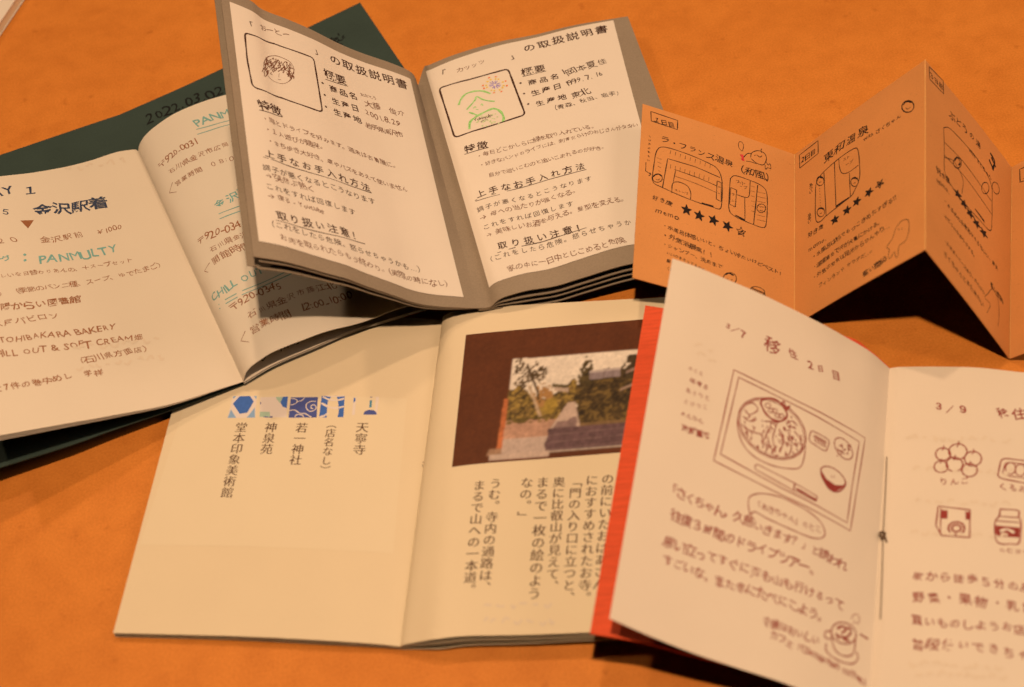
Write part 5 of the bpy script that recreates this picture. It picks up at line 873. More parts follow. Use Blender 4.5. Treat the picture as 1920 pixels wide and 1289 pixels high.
    ('fold_1', 'doodle_chick', 'black_pen', 0.35, 0, 1, [50.94, 89.63, 51.55, 92.79, 54.31, 95.49, 57.27, 95.5, 58.56, 92.9, 57.79, 88.82, 56.37, 87.3, 53.59, 87.38, 51.19, 88.9]),
    ('fold_1', 'doodle_chick', 'black_pen', 0.3, 0, 1, [56.31, 95.04, 55.9, 96.46, 56.29, 97.72]),
    ('fold_1', 'doodle_chick', 'black_pen', 0.35, 0, 1, [53.78, 92.45, 54.58, 92.19, 55.54, 91.79, 56.33, 93.23]),
    ('fold_1', 'doodle_chick', 'black_pen', 0.3, 0, 1, [52.75, 91.54, 53.3, 92.23]),
    ('fold_1', 'doodle_chick', 'black_pen', 0.35, 0, 1, [47.64, 88.09, 49.34, 91.22, 51.16, 92.28]),
    ('fold_1', 'doodle_chick', 'black_pen', 0.3, 0, 1, [48.84, 86.22, 51.21, 86.8, 53.99, 86.83]),
    ('fold_1', 'doodle_chick', 'black_pen', 0.3, 0, 1, [58.58, 90.25, 59.39, 88.51, 60.18, 89.94, 60.75, 87.03, 59.16, 86.81, 58.14, 85.28, 57.96, 87.84]),
    ('fold_1', 'doodle_chick', 'black_pen', 0.25, 0, 1, [46.8, 91.62, 45.36, 93.08, 45.16, 96.2, 46.33, 97.5, 47.54, 95.71, 47.12, 91.77]),
    ('fold_1', 'doodle_chick', 'red_pencil', 1.0, 0, 1, [46.2, 89.22, 47.25, 87.59, 46.87, 86.36, 48.05, 86.38]),
    ('fold_1', 'doodle_chick', 'red_pencil', 0.9, 0, 1, [46.21, 88.7, 47.62, 89.14]),
    ('fold_1', 'floor_plan_drawing', 'black_pen', 0.38, 1, 1, [6.07, 57.5, 6.57, 65.66, 7.51, 74.65, 10.78, 78.57, 21.43, 78.65, 31.43, 77.09, 35.32, 75.47, 37.33, 71.22, 37.99, 64.41, 37.85, 55.38, 36.92, 51.55, 33.5, 51.43, 25.94, 51.55, 18.41, 52.51, 10.9, 53.99, 7.13, 54.97]),
    ('fold_1', 'floor_plan_drawing', 'black_pen', 0.38, 0, 0, [10.9, 53.99, 11.71, 62.71, 12.66, 72.17, 25.41, 72.3, 36.8, 70.48]),
    ('fold_1', 'floor_plan_drawing', 'black_pen', 0.32, 0, 0, [15.58, 59.27, 16.46, 66.82, 27.09, 66.1, 35.37, 64.81]),
    ('fold_1', 'floor_plan_drawing', 'black_pen', 0.22, 0, 1, [15.98, 62.92, 25.66, 62.31, 35.22, 60.74]),
    ('fold_1', 'floor_plan_drawing', 'black_pen', 0.36, 0, 1, [15.13, 52.41, 15.39, 58.21, 18.18, 60.11, 21.96, 59.33, 23.56, 56.01, 23.67, 52.12]),
    ('fold_1', 'floor_plan_drawing', 'black_pen', 0.34, 0, 0, [35.46, 67.88, 37.39, 67.69, 37.6, 56.27, 35.3, 56.79, 35.46, 67.88]),
    ('fold_1', 'floor_plan_drawing', 'black_pen', 0.8, 0, 1, [28.72, 51.87, 34.1, 51.87]),
    ('fold_1', 'floor_plan_drawing', 'black_pen', 0.16, 0, 1, [13.84, 77.78, 13.61, 75.42]),
    ('fold_1', 'floor_plan_drawing', 'black_pen', 0.16, 0, 1, [14.12, 69.21, 13.98, 66.63]),
    ('fold_1', 'floor_plan_drawing', 'black_pen', 0.16, 0, 1, [16.12, 77.63, 15.89, 75.28]),
    ('fold_1', 'floor_plan_drawing', 'black_pen', 0.16, 0, 1, [16.31, 69.14, 16.16, 66.56]),
    ('fold_1', 'floor_plan_drawing', 'black_pen', 0.16, 0, 1, [18.41, 77.49, 18.18, 75.13]),
    ('fold_1', 'floor_plan_drawing', 'black_pen', 0.16, 0, 1, [18.49, 69.07, 18.34, 66.49]),
    ('fold_1', 'floor_plan_drawing', 'black_pen', 0.16, 0, 1, [20.7, 77.35, 20.46, 74.99]),
    ('fold_1', 'floor_plan_drawing', 'black_pen', 0.16, 0, 1, [20.68, 69.0, 20.53, 66.42]),
    ('fold_1', 'floor_plan_drawing', 'black_pen', 0.16, 0, 1, [22.99, 77.22, 22.75, 74.86]),
    ('fold_1', 'floor_plan_drawing', 'black_pen', 0.16, 0, 1, [22.88, 68.94, 22.72, 66.35]),
    ('fold_1', 'floor_plan_drawing', 'black_pen', 0.16, 0, 1, [25.29, 77.09, 25.04, 74.73]),
    ('fold_1', 'floor_plan_drawing', 'black_pen', 0.16, 0, 1, [25.07, 68.89, 24.91, 66.29]),
    ('fold_1', 'floor_plan_drawing', 'black_pen', 0.16, 0, 1, [27.59, 76.97, 27.34, 74.6]),
    ('fold_1', 'floor_plan_drawing', 'black_pen', 0.16, 0, 1, [27.27, 68.84, 27.11, 66.24]),
    ('fold_1', 'floor_plan_drawing', 'black_pen', 0.16, 0, 1, [29.89, 76.86, 29.64, 74.49]),
    ('fold_1', 'floor_plan_drawing', 'black_pen', 0.16, 0, 1, [29.48, 68.79, 29.31, 66.2]),
    ('fold_1', 'floor_plan_drawing', 'black_pen', 0.16, 0, 1, [32.2, 76.76, 31.95, 74.39]),
    ('fold_1', 'floor_plan_drawing', 'black_pen', 0.16, 0, 1, [31.69, 68.76, 31.52, 66.16]),
    ('fold_1', 'floor_plan_drawing', 'black_pen', 0.14, 0, 1, [7.66, 70.64, 9.93, 70.55]),
    ('fold_1', 'floor_plan_drawing', 'black_pen', 0.14, 0, 1, [7.98, 68.24, 9.87, 68.0]),
    ('fold_1', 'floor_plan_drawing', 'black_pen', 0.14, 0, 1, [8.29, 65.85, 9.81, 65.46]),
    ('fold_1', 'floor_plan_drawing', 'black_pen', 0.14, 0, 1, [8.61, 63.47, 9.75, 62.93]),
    ('fold_1', 'floor_plan_drawing', 'black_pen', 0.14, 0, 1, [8.92, 61.11, 9.69, 60.42]),
    ('fold_1', 'floor_plan_drawing', 'black_pen', 0.14, 0, 1, [9.23, 58.75, 9.63, 57.92]),
    ('fold_1', 'floor_plan_drawing', 'black_pen', 0.34, 1, 1, [10.62, 59.5, 10.45, 58.36, 9.89, 57.28, 9.05, 56.47, 8.1, 56.1, 7.23, 56.23, 6.6, 56.84, 6.35, 57.81, 6.52, 58.95, 7.08, 60.03, 7.92, 60.85, 8.87, 61.22, 9.75, 61.09, 10.37, 60.48]),
    ('fold_1', 'floor_plan_drawing', 'black_pen', 0.6, 0, 1, [6.61, 58.9, 7.67, 60.51, 9.14, 61.29, 10.36, 60.58]),
    ('fold_1', 'floor_plan_drawing', 'black_pen', 0.2, 0, 1, [7.77, 57.98, 8.23, 57.57, 8.97, 57.86, 9.39, 58.61]),
    ('fold_1', 'handwriting', 'black_pen', 0.3, 0, 0, [2.95, 66.0, 3.02, 60.74, 5.46, 59.63]),
    ('fold_1', 'handwriting', 'black_pen', 0.3, 0, 0, [4.46, 58.44, 5.46, 59.63, 4.82, 60.76]),
    ('fold_1', 'floor_plan_drawing', 'black_pen', 0.38, 1, 1, [41.58, 72.05, 43.88, 74.81, 50.94, 75.0, 56.47, 74.11, 58.87, 70.57, 59.1, 59.54, 58.6, 51.38, 57.29, 49.15, 51.99, 49.06, 44.24, 50.19, 41.34, 52.9, 41.2, 61.77]),
    ('fold_1', 'floor_plan_drawing', 'black_pen', 0.45, 0, 1, [54.5, 73.73, 53.8, 63.24, 52.77, 48.9]),
    ('fold_1', 'floor_plan_drawing', 'black_pen', 0.36, 0, 1, [50.94, 74.69, 50.56, 65.85, 49.1, 63.69, 44.82, 63.53]),
    ('fold_1', 'floor_plan_drawing', 'black_pen', 0.3, 0, 1, [48.48, 63.22, 48.73, 49.63]),
    ('fold_1', 'floor_plan_drawing', 'black_pen', 0.34, 0, 0, [41.82, 66.56, 44.62, 66.27, 44.15, 55.86, 41.44, 56.39, 41.82, 66.56]),
    ('fold_1', 'floor_plan_drawing', 'black_pen', 0.8, 0, 1, [44.22, 50.97, 48.64, 49.89]),
    ('fold_1', 'floor_plan_drawing', 'black_pen', 0.34, 1, 1, [58.38, 61.23, 58.18, 60.02, 57.62, 58.87, 56.81, 58.01, 55.91, 57.62, 55.09, 57.76, 54.52, 58.42, 54.31, 59.45, 54.5, 60.66, 55.06, 61.82, 55.87, 62.68, 56.77, 63.08, 57.59, 62.93, 58.17, 62.28]),
    ('fold_1', 'floor_plan_drawing', 'black_pen', 0.2, 0, 1, [55.64, 59.23, 56.2, 58.88, 57.05, 59.65]),
    ('fold_1', 'floor_plan_drawing', 'black_pen', 0.25, 0, 1, [55.79, 60.9, 55.95, 60.57]),
    ('fold_1', 'floor_plan_drawing', 'black_pen', 0.25, 0, 1, [56.73, 61.31, 56.89, 60.98]),
    ('fold_1', 'floor_plan_drawing', 'black_pen', 0.13, 0, 1, [54.14, 69.47, 58.24, 70.09]),
    ('fold_1', 'floor_plan_drawing', 'black_pen', 0.13, 0, 1, [54.17, 66.64, 58.26, 67.24]),
    ('fold_1', 'floor_plan_drawing', 'black_pen', 0.13, 0, 1, [54.19, 63.82, 58.28, 64.41]),
    ('fold_1', 'floor_plan_drawing', 'black_pen', 0.13, 0, 1, [54.22, 61.01, 58.3, 61.6]),
    ('fold_1', 'floor_plan_drawing', 'black_pen', 0.13, 0, 1, [54.24, 58.22, 58.31, 58.8]),
    ('fold_1', 'floor_plan_drawing', 'black_pen', 0.13, 0, 1, [54.27, 55.45, 58.33, 56.02]),
    ('fold_1', 'floor_plan_drawing', 'black_pen', 0.13, 0, 1, [54.29, 52.69, 58.35, 53.25]),
    ('fold_1', 'floor_plan_drawing', 'black_pen', 0.12, 0, 1, [51.37, 71.8, 53.17, 71.9]),
    ('fold_1', 'floor_plan_drawing', 'black_pen', 0.12, 0, 1, [51.4, 68.76, 53.2, 68.85]),
    ('fold_1', 'floor_plan_drawing', 'black_pen', 0.12, 0, 1, [51.43, 65.73, 53.23, 65.82]),
    ('fold_1', 'floor_plan_drawing', 'black_pen', 0.12, 0, 1, [51.46, 62.71, 53.26, 62.8]),
    ('fold_1', 'floor_plan_drawing', 'black_pen', 0.12, 0, 1, [51.49, 59.72, 53.29, 59.81]),
    ('fold_1', 'floor_plan_drawing', 'black_pen', 0.12, 0, 1, [51.52, 56.74, 53.32, 56.83]),
    ('fold_1', 'star_rating', 'black_pen', 0.3, 1, 0, [21.9, 48.32, 22.57, 46.23, 24.31, 46.13, 22.99, 44.75, 23.51, 42.62, 22.03, 43.84, 20.62, 42.63, 21.02, 44.76, 19.62, 46.14, 21.35, 46.23]),
    ('fold_1', 'star_rating', 'black_pen', 0.3, 1, 0, [28.01, 47.16, 28.47, 45.0, 30.2, 44.64, 28.74, 43.47, 29.05, 41.29, 27.69, 42.72, 26.15, 41.73, 26.77, 43.77, 25.51, 45.35, 27.25, 45.18]),
    ('fold_1', 'star_rating', 'black_pen', 0.3, 1, 0, [34.8, 47.05, 35.05, 44.84, 36.75, 44.24, 35.17, 43.28, 35.26, 41.07, 34.03, 42.68, 32.4, 41.92, 33.22, 43.86, 32.11, 45.62, 33.84, 45.19]),
    ('fold_1', 'star_rating', 'black_pen', 0.3, 1, 0, [41.52, 46.06, 41.54, 43.83, 43.19, 42.99, 41.5, 42.27, 41.37, 40.06, 40.31, 41.83, 38.59, 41.31, 39.61, 43.12, 38.67, 45.02, 40.37, 44.35]),
    ('fold_1', 'star_rating', 'black_pen', 0.3, 1, 0, [47.0, 45.3, 47.6, 43.42, 49.23, 43.39, 47.97, 42.08, 48.43, 40.15, 47.06, 41.21, 45.72, 40.05, 46.12, 42.01, 44.83, 43.23, 46.46, 43.37]),
    ('fold_1', 'star_rating', 'black_pen', 0.4, 0, 1, [45.51, 41.5, 48.18, 43.57, 45.91, 40.42, 48.59, 42.09]),
    ('fold_1', 'doodle_face', 'black_pen', 0.34, 1, 1, [45.28, 15.21, 45.01, 13.68, 44.19, 12.24, 43.0, 11.17, 41.68, 10.68, 40.47, 10.86, 39.63, 11.67, 39.31, 12.97, 39.57, 14.48, 40.38, 15.92, 41.57, 17.0, 42.9, 17.5, 44.11, 17.33, 44.97, 16.51]),
    ('fold_1', 'doodle_face', 'black_pen', 0.7, 0, 1, [40.23, 15.58, 41.71, 16.86, 43.98, 16.53]),
    ('fold_1', 'doodle_face', 'black_pen', 0.3, 0, 1, [41.02, 13.6, 41.47, 13.5]),
    ('fold_1', 'doodle_face', 'black_pen', 0.3, 0, 1, [42.89, 13.67, 43.42, 13.69]),
    ('fold_1', 'doodle_face', 'black_pen', 0.28, 0, 1, [52.0, 11.85, 52.52, 13.14, 53.15, 10.93]),
    ('fold_1', 'doodle_face', 'black_pen', 0.28, 0, 1, [52.69, 11.84, 53.21, 13.04, 53.84, 10.92]),
    ('fold_1', 'doodle_face', 'black_pen', 0.28, 0, 1, [53.37, 11.83, 53.89, 12.94, 54.52, 10.91]),
    ('fold_1', 'doodle_face', 'black_pen', 0.28, 0, 1, [54.06, 11.82, 54.58, 12.84, 55.21, 10.9]),
    ('fold_1', 'doodle_face', 'black_pen', 0.28, 0, 1, [54.75, 11.81, 55.27, 12.74, 55.9, 10.89]),
    ('fold_1', 'doodle_face', 'black_pen', 0.28, 0, 1, [55.43, 11.8, 55.96, 12.63, 56.59, 10.88]),
    ('fold_1', 'doodle_face', 'black_pen', 0.28, 0, 1, [56.12, 11.79, 56.65, 12.53, 57.27, 10.86]),
    ('fold_1', 'doodle_face', 'black_pen', 0.28, 0, 1, [56.81, 11.78, 57.34, 12.43, 57.96, 10.85]),
    ('fold_1', 'doodle_face', 'black_pen', 0.28, 0, 1, [57.5, 11.77, 58.03, 12.33, 58.65, 10.84]),
    ('fold_1', 'doodle_face', 'black_pen', 0.3, 1, 1, [58.32, 12.09, 57.76, 11.1, 56.66, 10.31, 55.24, 9.88, 53.79, 9.89, 52.59, 10.34, 51.87, 11.14, 51.79, 12.13, 52.34, 13.11, 53.44, 13.9, 54.85, 14.34, 56.31, 14.33, 57.52, 13.88, 58.24, 13.08]),
    ('fold_2', 'handwriting', 'black_pen', 0.45, 1, 0, [2.99, 99.65, 14.38, 99.99, 14.53, 91.7, 3.27, 91.01]),
    ('fold_2', 'doodle_face', 'black_pen', 0.5, 1, 1, [67.4, 81.31, 67.77, 79.6, 67.52, 78.3, 66.71, 77.65, 65.48, 77.79, 64.09, 78.68, 62.81, 80.16, 61.89, 81.95, 61.51, 83.68, 61.76, 85.01, 62.59, 85.66, 63.82, 85.51, 65.21, 84.59, 66.49, 83.09]),
    ('fold_2', 'doodle_face', 'black_pen', 0.7, 0, 1, [62.14, 84.34, 63.74, 85.18, 66.47, 82.8]),
    ('fold_2', 'doodle_face', 'black_pen', 0.25, 0, 1, [63.51, 81.73, 64.65, 80.09, 66.02, 80.33]),
    ('fold_2', 'floor_plan_drawing', 'black_pen', 0.42, 1, 1, [12.86, 64.59, 13.38, 73.6, 16.82, 77.16, 26.19, 78.93, 35.04, 78.68, 37.78, 76.11, 38.8, 65.75, 38.58, 58.25, 35.39, 52.86, 33.27, 51.53, 19.79, 50.06, 16.49, 49.05, 13.83, 50.17, 12.88, 55.35]),
    ('fold_2', 'floor_plan_drawing', 'black_pen', 0.4, 0, 1, [18.0, 76.96, 18.7, 63.12, 19.39, 50.19]),
    ('fold_2', 'floor_plan_drawing', 'black_pen', 0.4, 0, 1, [24.25, 78.77, 24.69, 65.44, 25.25, 51.11]),
    ('fold_2', 'floor_plan_drawing', 'black_pen', 0.4, 0, 1, [32.97, 65.78, 33.24, 59.41, 33.65, 51.27]),
    ('fold_2', 'floor_plan_drawing', 'black_pen', 0.36, 0, 1, [26.83, 78.72, 27.23, 73.48, 28.78, 68.79, 32.59, 66.57, 38.18, 66.83]),
    ('fold_2', 'floor_plan_drawing', 'black_pen', 1.0, 0, 1, [25.25, 51.62, 32.89, 51.53]),
    ('fold_2', 'floor_plan_drawing', 'black_pen', 0.36, 1, 1, [18.02, 71.84, 17.8, 70.78, 17.18, 70.25, 16.28, 70.36, 15.27, 71.08, 14.36, 72.29, 13.73, 73.73, 13.51, 75.13, 13.73, 76.21, 14.35, 76.74, 15.26, 76.62, 16.26, 75.88, 17.16, 74.66, 17.79, 73.22]),
    ('fold_2', 'floor_plan_drawing', 'black_pen', 0.7, 0, 1, [13.9, 76.2, 15.5, 76.11, 17.48, 74.1]),
    ('fold_2', 'floor_plan_drawing', 'black_pen', 0.25, 0, 1, [15.11, 73.15, 16.43, 72.45]),
    ('fold_2', 'floor_plan_drawing', 'black_pen', 0.36, 1, 1, [18.46, 52.87, 18.24, 51.85, 17.62, 51.32, 16.72, 51.41, 15.72, 52.08, 14.81, 53.22, 14.18, 54.59, 13.95, 55.93, 14.17, 56.97, 14.8, 57.5, 15.7, 57.41, 16.71, 56.72, 17.61, 55.57, 18.24, 54.2]),
    ('fold_2', 'floor_plan_drawing', 'black_pen', 0.7, 0, 1, [14.35, 56.97, 15.94, 56.92, 17.93, 55.04]),
    ('fold_2', 'floor_plan_drawing', 'black_pen', 0.25, 0, 1, [15.55, 54.07, 16.88, 53.43]),
    ('fold_2', 'floor_plan_drawing', 'black_pen', 0.36, 1, 1, [38.1, 57.06, 37.89, 56.05, 37.31, 55.53, 36.47, 55.6, 35.53, 56.24, 34.67, 57.34, 34.08, 58.69, 33.86, 60.0, 34.07, 61.02, 34.66, 61.54, 35.51, 61.47, 36.45, 60.81, 37.3, 59.7, 37.88, 58.36]),
    ('fold_2', 'floor_plan_drawing', 'black_pen', 0.7, 0, 1, [34.24, 61.02, 35.73, 60.99, 37.6, 59.18]),
    ('fold_2', 'floor_plan_drawing', 'black_pen', 0.25, 0, 1, [35.37, 58.19, 36.61, 57.58]),
    ('fold_2', 'floor_plan_drawing', 'black_pen', 0.2, 0, 1, [15.38, 69.46, 15.51, 68.7]),
    ('fold_2', 'floor_plan_drawing', 'black_pen', 0.2, 0, 1, [15.46, 67.67, 15.6, 66.9]),
    ('fold_2', 'floor_plan_drawing', 'black_pen', 0.2, 0, 1, [15.55, 65.88, 15.68, 65.12]),
    ('fold_2', 'floor_plan_drawing', 'black_pen', 0.2, 0, 1, [15.63, 64.09, 15.77, 63.34]),
    ('fold_2', 'floor_plan_drawing', 'black_pen', 0.2, 0, 1, [15.72, 62.32, 15.85, 61.57]),
    ('fold_2', 'floor_plan_drawing', 'black_pen', 0.2, 0, 1, [15.8, 60.55, 15.93, 59.8]),
    ('fold_2', 'floor_plan_drawing', 'black_pen', 0.2, 0, 1, [15.88, 58.79, 16.02, 58.04]),
    ('fold_2', 'star_rating', 'black_pen', 0.4, 1, 0, [24.62, 46.85, 25.26, 45.1, 27.08, 44.81, 25.66, 43.87, 26.15, 42.12, 24.63, 43.27, 23.11, 42.47, 23.59, 44.12, 22.15, 45.4, 23.99, 45.26]),
    ('fold_2', 'star_rating', 'black_pen', 0.4, 1, 0, [32.04, 47.52, 32.4, 45.75, 34.14, 45.2, 32.6, 44.51, 32.81, 42.75, 31.5, 44.08, 29.87, 43.54, 30.61, 45.05, 29.39, 46.49, 31.17, 46.08]),
    ('fold_2', 'star_rating', 'black_pen', 0.4, 1, 0, [38.03, 48.65, 38.11, 46.89, 39.73, 46.1, 38.12, 45.66, 38.05, 43.93, 36.96, 45.41, 35.27, 45.12, 36.23, 46.48, 35.26, 48.05, 36.95, 47.39]),
    ('fold_2', 'star_rating', 'black_pen', 0.4, 1, 0, [45.06, 49.21, 44.88, 47.5, 46.35, 46.51, 44.7, 46.32, 44.36, 44.66, 43.52, 46.25, 41.83, 46.22, 42.98, 47.39, 42.26, 49.04, 43.82, 48.16]),
    ('fold_2', 'star_rating', 'black_pen', 0.4, 1, 0, [51.31, 49.69, 50.88, 48.07, 52.17, 46.88, 50.52, 46.96, 49.94, 45.4, 49.35, 47.06, 47.68, 47.3, 48.99, 48.24, 48.54, 49.95, 49.93, 48.87]),
    ('fold_2', 'doodle_ghost', 'black_pen', 0.25, 1, 1, [61.35, 21.01, 64.75, 19.57, 65.32, 14.24, 63.64, 9.69, 60.24, 8.84, 59.68, 4.22, 58.54, 4.18, 57.96, 7.34, 55.67, 5.29, 54.51, 6.47, 55.08, 10.03, 53.68, 11.93, 56.79, 14.65, 58.5, 18.73]),
    ('fold_2', 'doodle_ghost', 'black_pen', 0.3, 0, 1, [59.99, 17.86, 60.22, 16.95]),
    ('fold_2', 'doodle_ghost', 'black_pen', 0.3, 0, 1, [61.59, 17.28, 61.82, 16.36]),
    ('fold_3', 'handwriting', 'black_pen', 0.45, 1, 0, [2.8, 105.04, 13.47, 106.77, 13.82, 98.9, 3.14, 97.71]),
    ('fold_3', 'handwriting', 'black_pen', 1.2, 0, 1, [51.87, 98.29, 55.73, 96.46, 53.88, 90.13]),
    ('fold_3', 'handwriting', 'black_pen', 1.2, 0, 1, [52.85, 96.5, 56.72, 94.02]),
    ('fold_3', 'handwriting', 'black_pen', 1.2, 0, 1, [50.97, 93.46, 54.84, 90.34]),
    ('fold_3', 'floor_plan_drawing', 'black_pen', 0.34, 1, 1, [13.85, 78.36, 18.59, 82.38, 30.74, 84.18, 42.56, 84.5, 52.64, 80.53, 53.73, 68.69, 53.64, 59.84, 52.37, 53.21, 43.77, 51.44, 27.36, 49.58, 16.11, 51.98, 14.4, 56.63, 14.38, 67.92]),
    ('fold_3', 'floor_plan_drawing', 'black_pen', 0.3, 0, 1, [14.37, 70.46, 30.8, 72.58, 53.13, 70.7]),
    ('fold_3', 'floor_plan_drawing', 'black_pen', 0.3, 0, 1, [14.39, 62.87, 30.83, 65.01, 53.6, 63.55]),
    ('fold_3', 'floor_plan_drawing', 'black_pen', 0.3, 0, 1, [14.73, 61.92, 22.07, 66.01, 29.07, 62.19, 28.23, 53.39]),
    ('fold_3', 'floor_plan_drawing', 'black_pen', 0.3, 0, 1, [39.07, 54.17, 47.55, 53.43]),
    ('fold_3', 'floor_plan_drawing', 'black_pen', 0.8, 0, 1, [39.07, 54.17, 47.16, 54.08]),
    ('fold_3', 'floor_plan_drawing', 'black_pen', 0.4, 1, 1, [27.8, 70.53, 27.49, 68.93, 26.62, 67.09, 25.37, 65.38, 23.98, 64.14, 22.73, 63.61, 21.87, 63.89, 21.55, 64.92, 21.86, 66.51, 22.71, 68.34, 23.96, 70.05, 25.35, 71.3, 26.61, 71.85, 27.48, 71.57]),
    ('fold_3', 'floor_plan_drawing', 'black_pen', 0.35, 1, 1, [50.95, 76.46, 50.65, 74.74, 49.76, 72.81, 48.48, 71.04, 47.05, 69.79, 45.77, 69.3, 44.87, 69.66, 44.55, 70.81, 44.85, 72.51, 45.72, 74.44, 46.99, 76.21, 48.42, 77.48, 49.71, 77.98, 50.62, 77.61]),
    ('fold_3', 'floor_plan_drawing', 'black_pen', 0.3, 1, 1, [59.65, 84.64, 60.0, 83.37, 59.73, 81.77, 58.89, 80.15, 57.65, 78.85, 56.26, 78.1, 55.0, 78.06, 54.1, 78.74, 53.76, 80.0, 54.03, 81.6, 54.86, 83.22, 56.09, 84.54, 57.48, 85.29, 58.75, 85.33]),
    ('fold_3', 'floor_plan_drawing', 'black_pen', 0.7, 0, 1, [22.41, 66.95, 24.65, 70.88, 26.92, 69.74, 25.54, 67.23]),
    ('fold_3', 'star_rating', 'black_pen', 0.4, 1, 0, [25.07, 52.6, 25.89, 51.24, 28.25, 51.65, 26.41, 50.25, 27.04, 48.82, 25.08, 49.31, 23.14, 48.02, 23.75, 49.71, 21.93, 50.36, 24.25, 50.9]),
    ('fold_3', 'star_rating', 'black_pen', 0.4, 1, 0, [30.54, 51.58, 31.02, 50.09, 33.38, 50.27, 31.29, 49.02, 31.57, 47.47, 29.8, 48.19, 27.65, 47.07, 28.62, 48.75, 27.02, 49.61, 29.37, 49.92]),
    ('fold_3', 'star_rating', 'black_pen', 0.4, 1, 0, [36.13, 50.47, 36.25, 48.88, 38.56, 48.83, 36.25, 47.74, 36.16, 46.11, 34.63, 47.03, 32.3, 46.1, 33.62, 47.73, 32.28, 48.8, 34.62, 48.87]),
    ('fold_3', 'star_rating', 'black_pen', 0.4, 1, 0, [42.21, 49.72, 41.94, 48.05, 44.14, 47.76, 41.67, 46.87, 41.19, 45.18, 39.95, 46.29, 37.49, 45.56, 39.15, 47.12, 38.11, 48.36, 40.37, 48.2]),
    ('fold_3', 'star_rating', 'black_pen', 0.4, 1, 0, [48.77, 49.55, 48.1, 47.83, 50.13, 47.3, 47.56, 46.63, 46.68, 44.92, 45.77, 46.21, 43.24, 45.69, 45.21, 47.15, 44.52, 48.54, 46.65, 48.15]),
    ('fold_3', 'doodle_ghost', 'black_pen', 0.25, 0, 1, [50.83, 18.28, 54.68, 23.61, 59.66, 21.75, 60.77, 14.63, 59.86, 8.33]),
    ('fold_3', 'doodle_ghost', 'black_pen', 0.25, 0, 1, [50.83, 18.28, 47.97, 13.77, 52.84, 14.18, 49.99, 7.49]),
    ('fold_4', 'handwriting', 'black_pen', 0.45, 0, 0, [9.98, 106.0, 3.98, 106.85, 4.31, 98.54, 10.83, 96.77]),
    ('fold_1', 'crease', 'crease', 0.55, 0, 0, [72.25, 101.62, 72.25, 48.32, 72.25, -0.0]),
    ('fold_2', 'crease', 'crease', 0.55, 0, 0, [0.0, 102.51, 0.0, 48.74, 0.0, -0.0]),
    ('fold_2', 'crease', 'crease', 0.55, 0, 0, [73.56, 102.52, 73.56, 48.26, 73.55, 0.01]),
    ('fold_3', 'crease', 'crease', 0.55, 0, 0, [-0.0, 106.71, -0.01, 50.23, -0.01, -0.01]),
    ('fold_3', 'crease', 'crease', 0.55, 0, 0, [70.79, 106.7, 70.8, 50.51, 70.8, -0.0]),
    ('fold_4', 'crease', 'crease', 0.55, 0, 0, [-0.0, 111.03, -0.0, 52.55, 0.0, -0.0]),
    ('green_right', 'handwriting', 'teal_ink', 0.45, 0, 1, [32.16, 138.08, 39.55, 136.81, 54.21, 136.12]),
    ('green_right', 'handwriting', 'teal_ink', 0.45, 0, 1, [31.49, 134.7, 38.63, 134.02, 53.34, 133.51]),
    ('green_right', 'handwriting', 'brown_pen', 0.25, 0, 0, [11.9, 116.07, 8.23, 112.31, 11.7, 109.37]),
    ('green_right', 'handwriting', 'teal_ink', 0.45, 0, 1, [24.43, 83.09, 36.99, 82.35]),
    ('green_right', 'handwriting', 'teal_ink', 0.45, 0, 1, [23.84, 80.18, 35.98, 79.45]),
    ('green_right', 'handwriting', 'brown_pen', 0.25, 0, 0, [11.67, 61.06, 7.79, 59.32, 9.25, 57.11]),
    ('green_right', 'handwriting', 'teal_ink', 0.45, 0, 1, [7.16, 38.65, 26.86, 36.35, 49.78, 38.76]),
    ('green_right', 'handwriting', 'teal_ink', 0.45, 0, 1, [6.71, 36.62, 26.16, 34.4, 48.77, 36.03]),
    ('green_right', 'handwriting', 'brown_pen', 0.25, 0, 0, [13.16, 17.25, 9.6, 14.26, 12.6, 11.07]),
    ('green_cover_right', 'handwriting', 'marker', 0.7, 0, 1, [116.6, 173.03, 116.51, 171.07]),
    ('green_cover_right', 'handwriting', 'marker', 0.7, 0, 1, [118.63, 170.06, 117.36, 168.76]),
    ('green_cover_right', 'handwriting', 'marker', 0.6, 0, 1, [114.79, 169.55, 115.64, 167.25, 118.64, 168.37]),
    ('cream_left', 'printed_text', 'print_brown', 0.5, 0, 1, [105.44, 77.49, 105.9, 77.84]),
    ('cream_left', 'printed_text', 'print_brown', 0.25, 0, 1, [105.39, 76.6, 105.65, 75.17]),
    ('cream_left', 'pattern_tile', 'tile_white', 0.4, 0, 1, [58.82, 103.61, 56.98, 103.55, 55.32, 102.37, 55.52, 100.18, 57.24, 98.67, 58.97, 99.34, 59.56, 100.61, 58.57, 101.84, 57.31, 101.49, 57.51, 100.24, 58.33, 100.07]),
    ('cream_left', 'pattern_tile', 'tile_white', 0.35, 0, 1, [48.3, 104.74, 50.47, 104.46, 51.16, 102.9, 49.37, 101.6, 48.79, 101.9]),
    ('cream_left', 'pattern_tile', 'tile_white', 0.35, 0, 1, [50.95, 103.21, 52.95, 103.89, 54.03, 105.37]),
    ('cream_left', 'pattern_tile', 'tile_white', 0.45, 0, 1, [48.54, 98.76, 50.85, 99.12, 53.2, 97.62, 55.33, 97.49, 58.22, 95.89]),
    ('cream_left', 'pattern_tile', 'tile_white', 0.4, 0, 1, [51.42, 95.71, 52.26, 96.97, 54.41, 96.72, 55.11, 95.62]),
    ('cream_left', 'pattern_tile', 'tile_white', 0.8, 0, 1, [61.36, 105.96, 64.2, 104.66, 67.4, 104.4, 70.3, 105.39]),
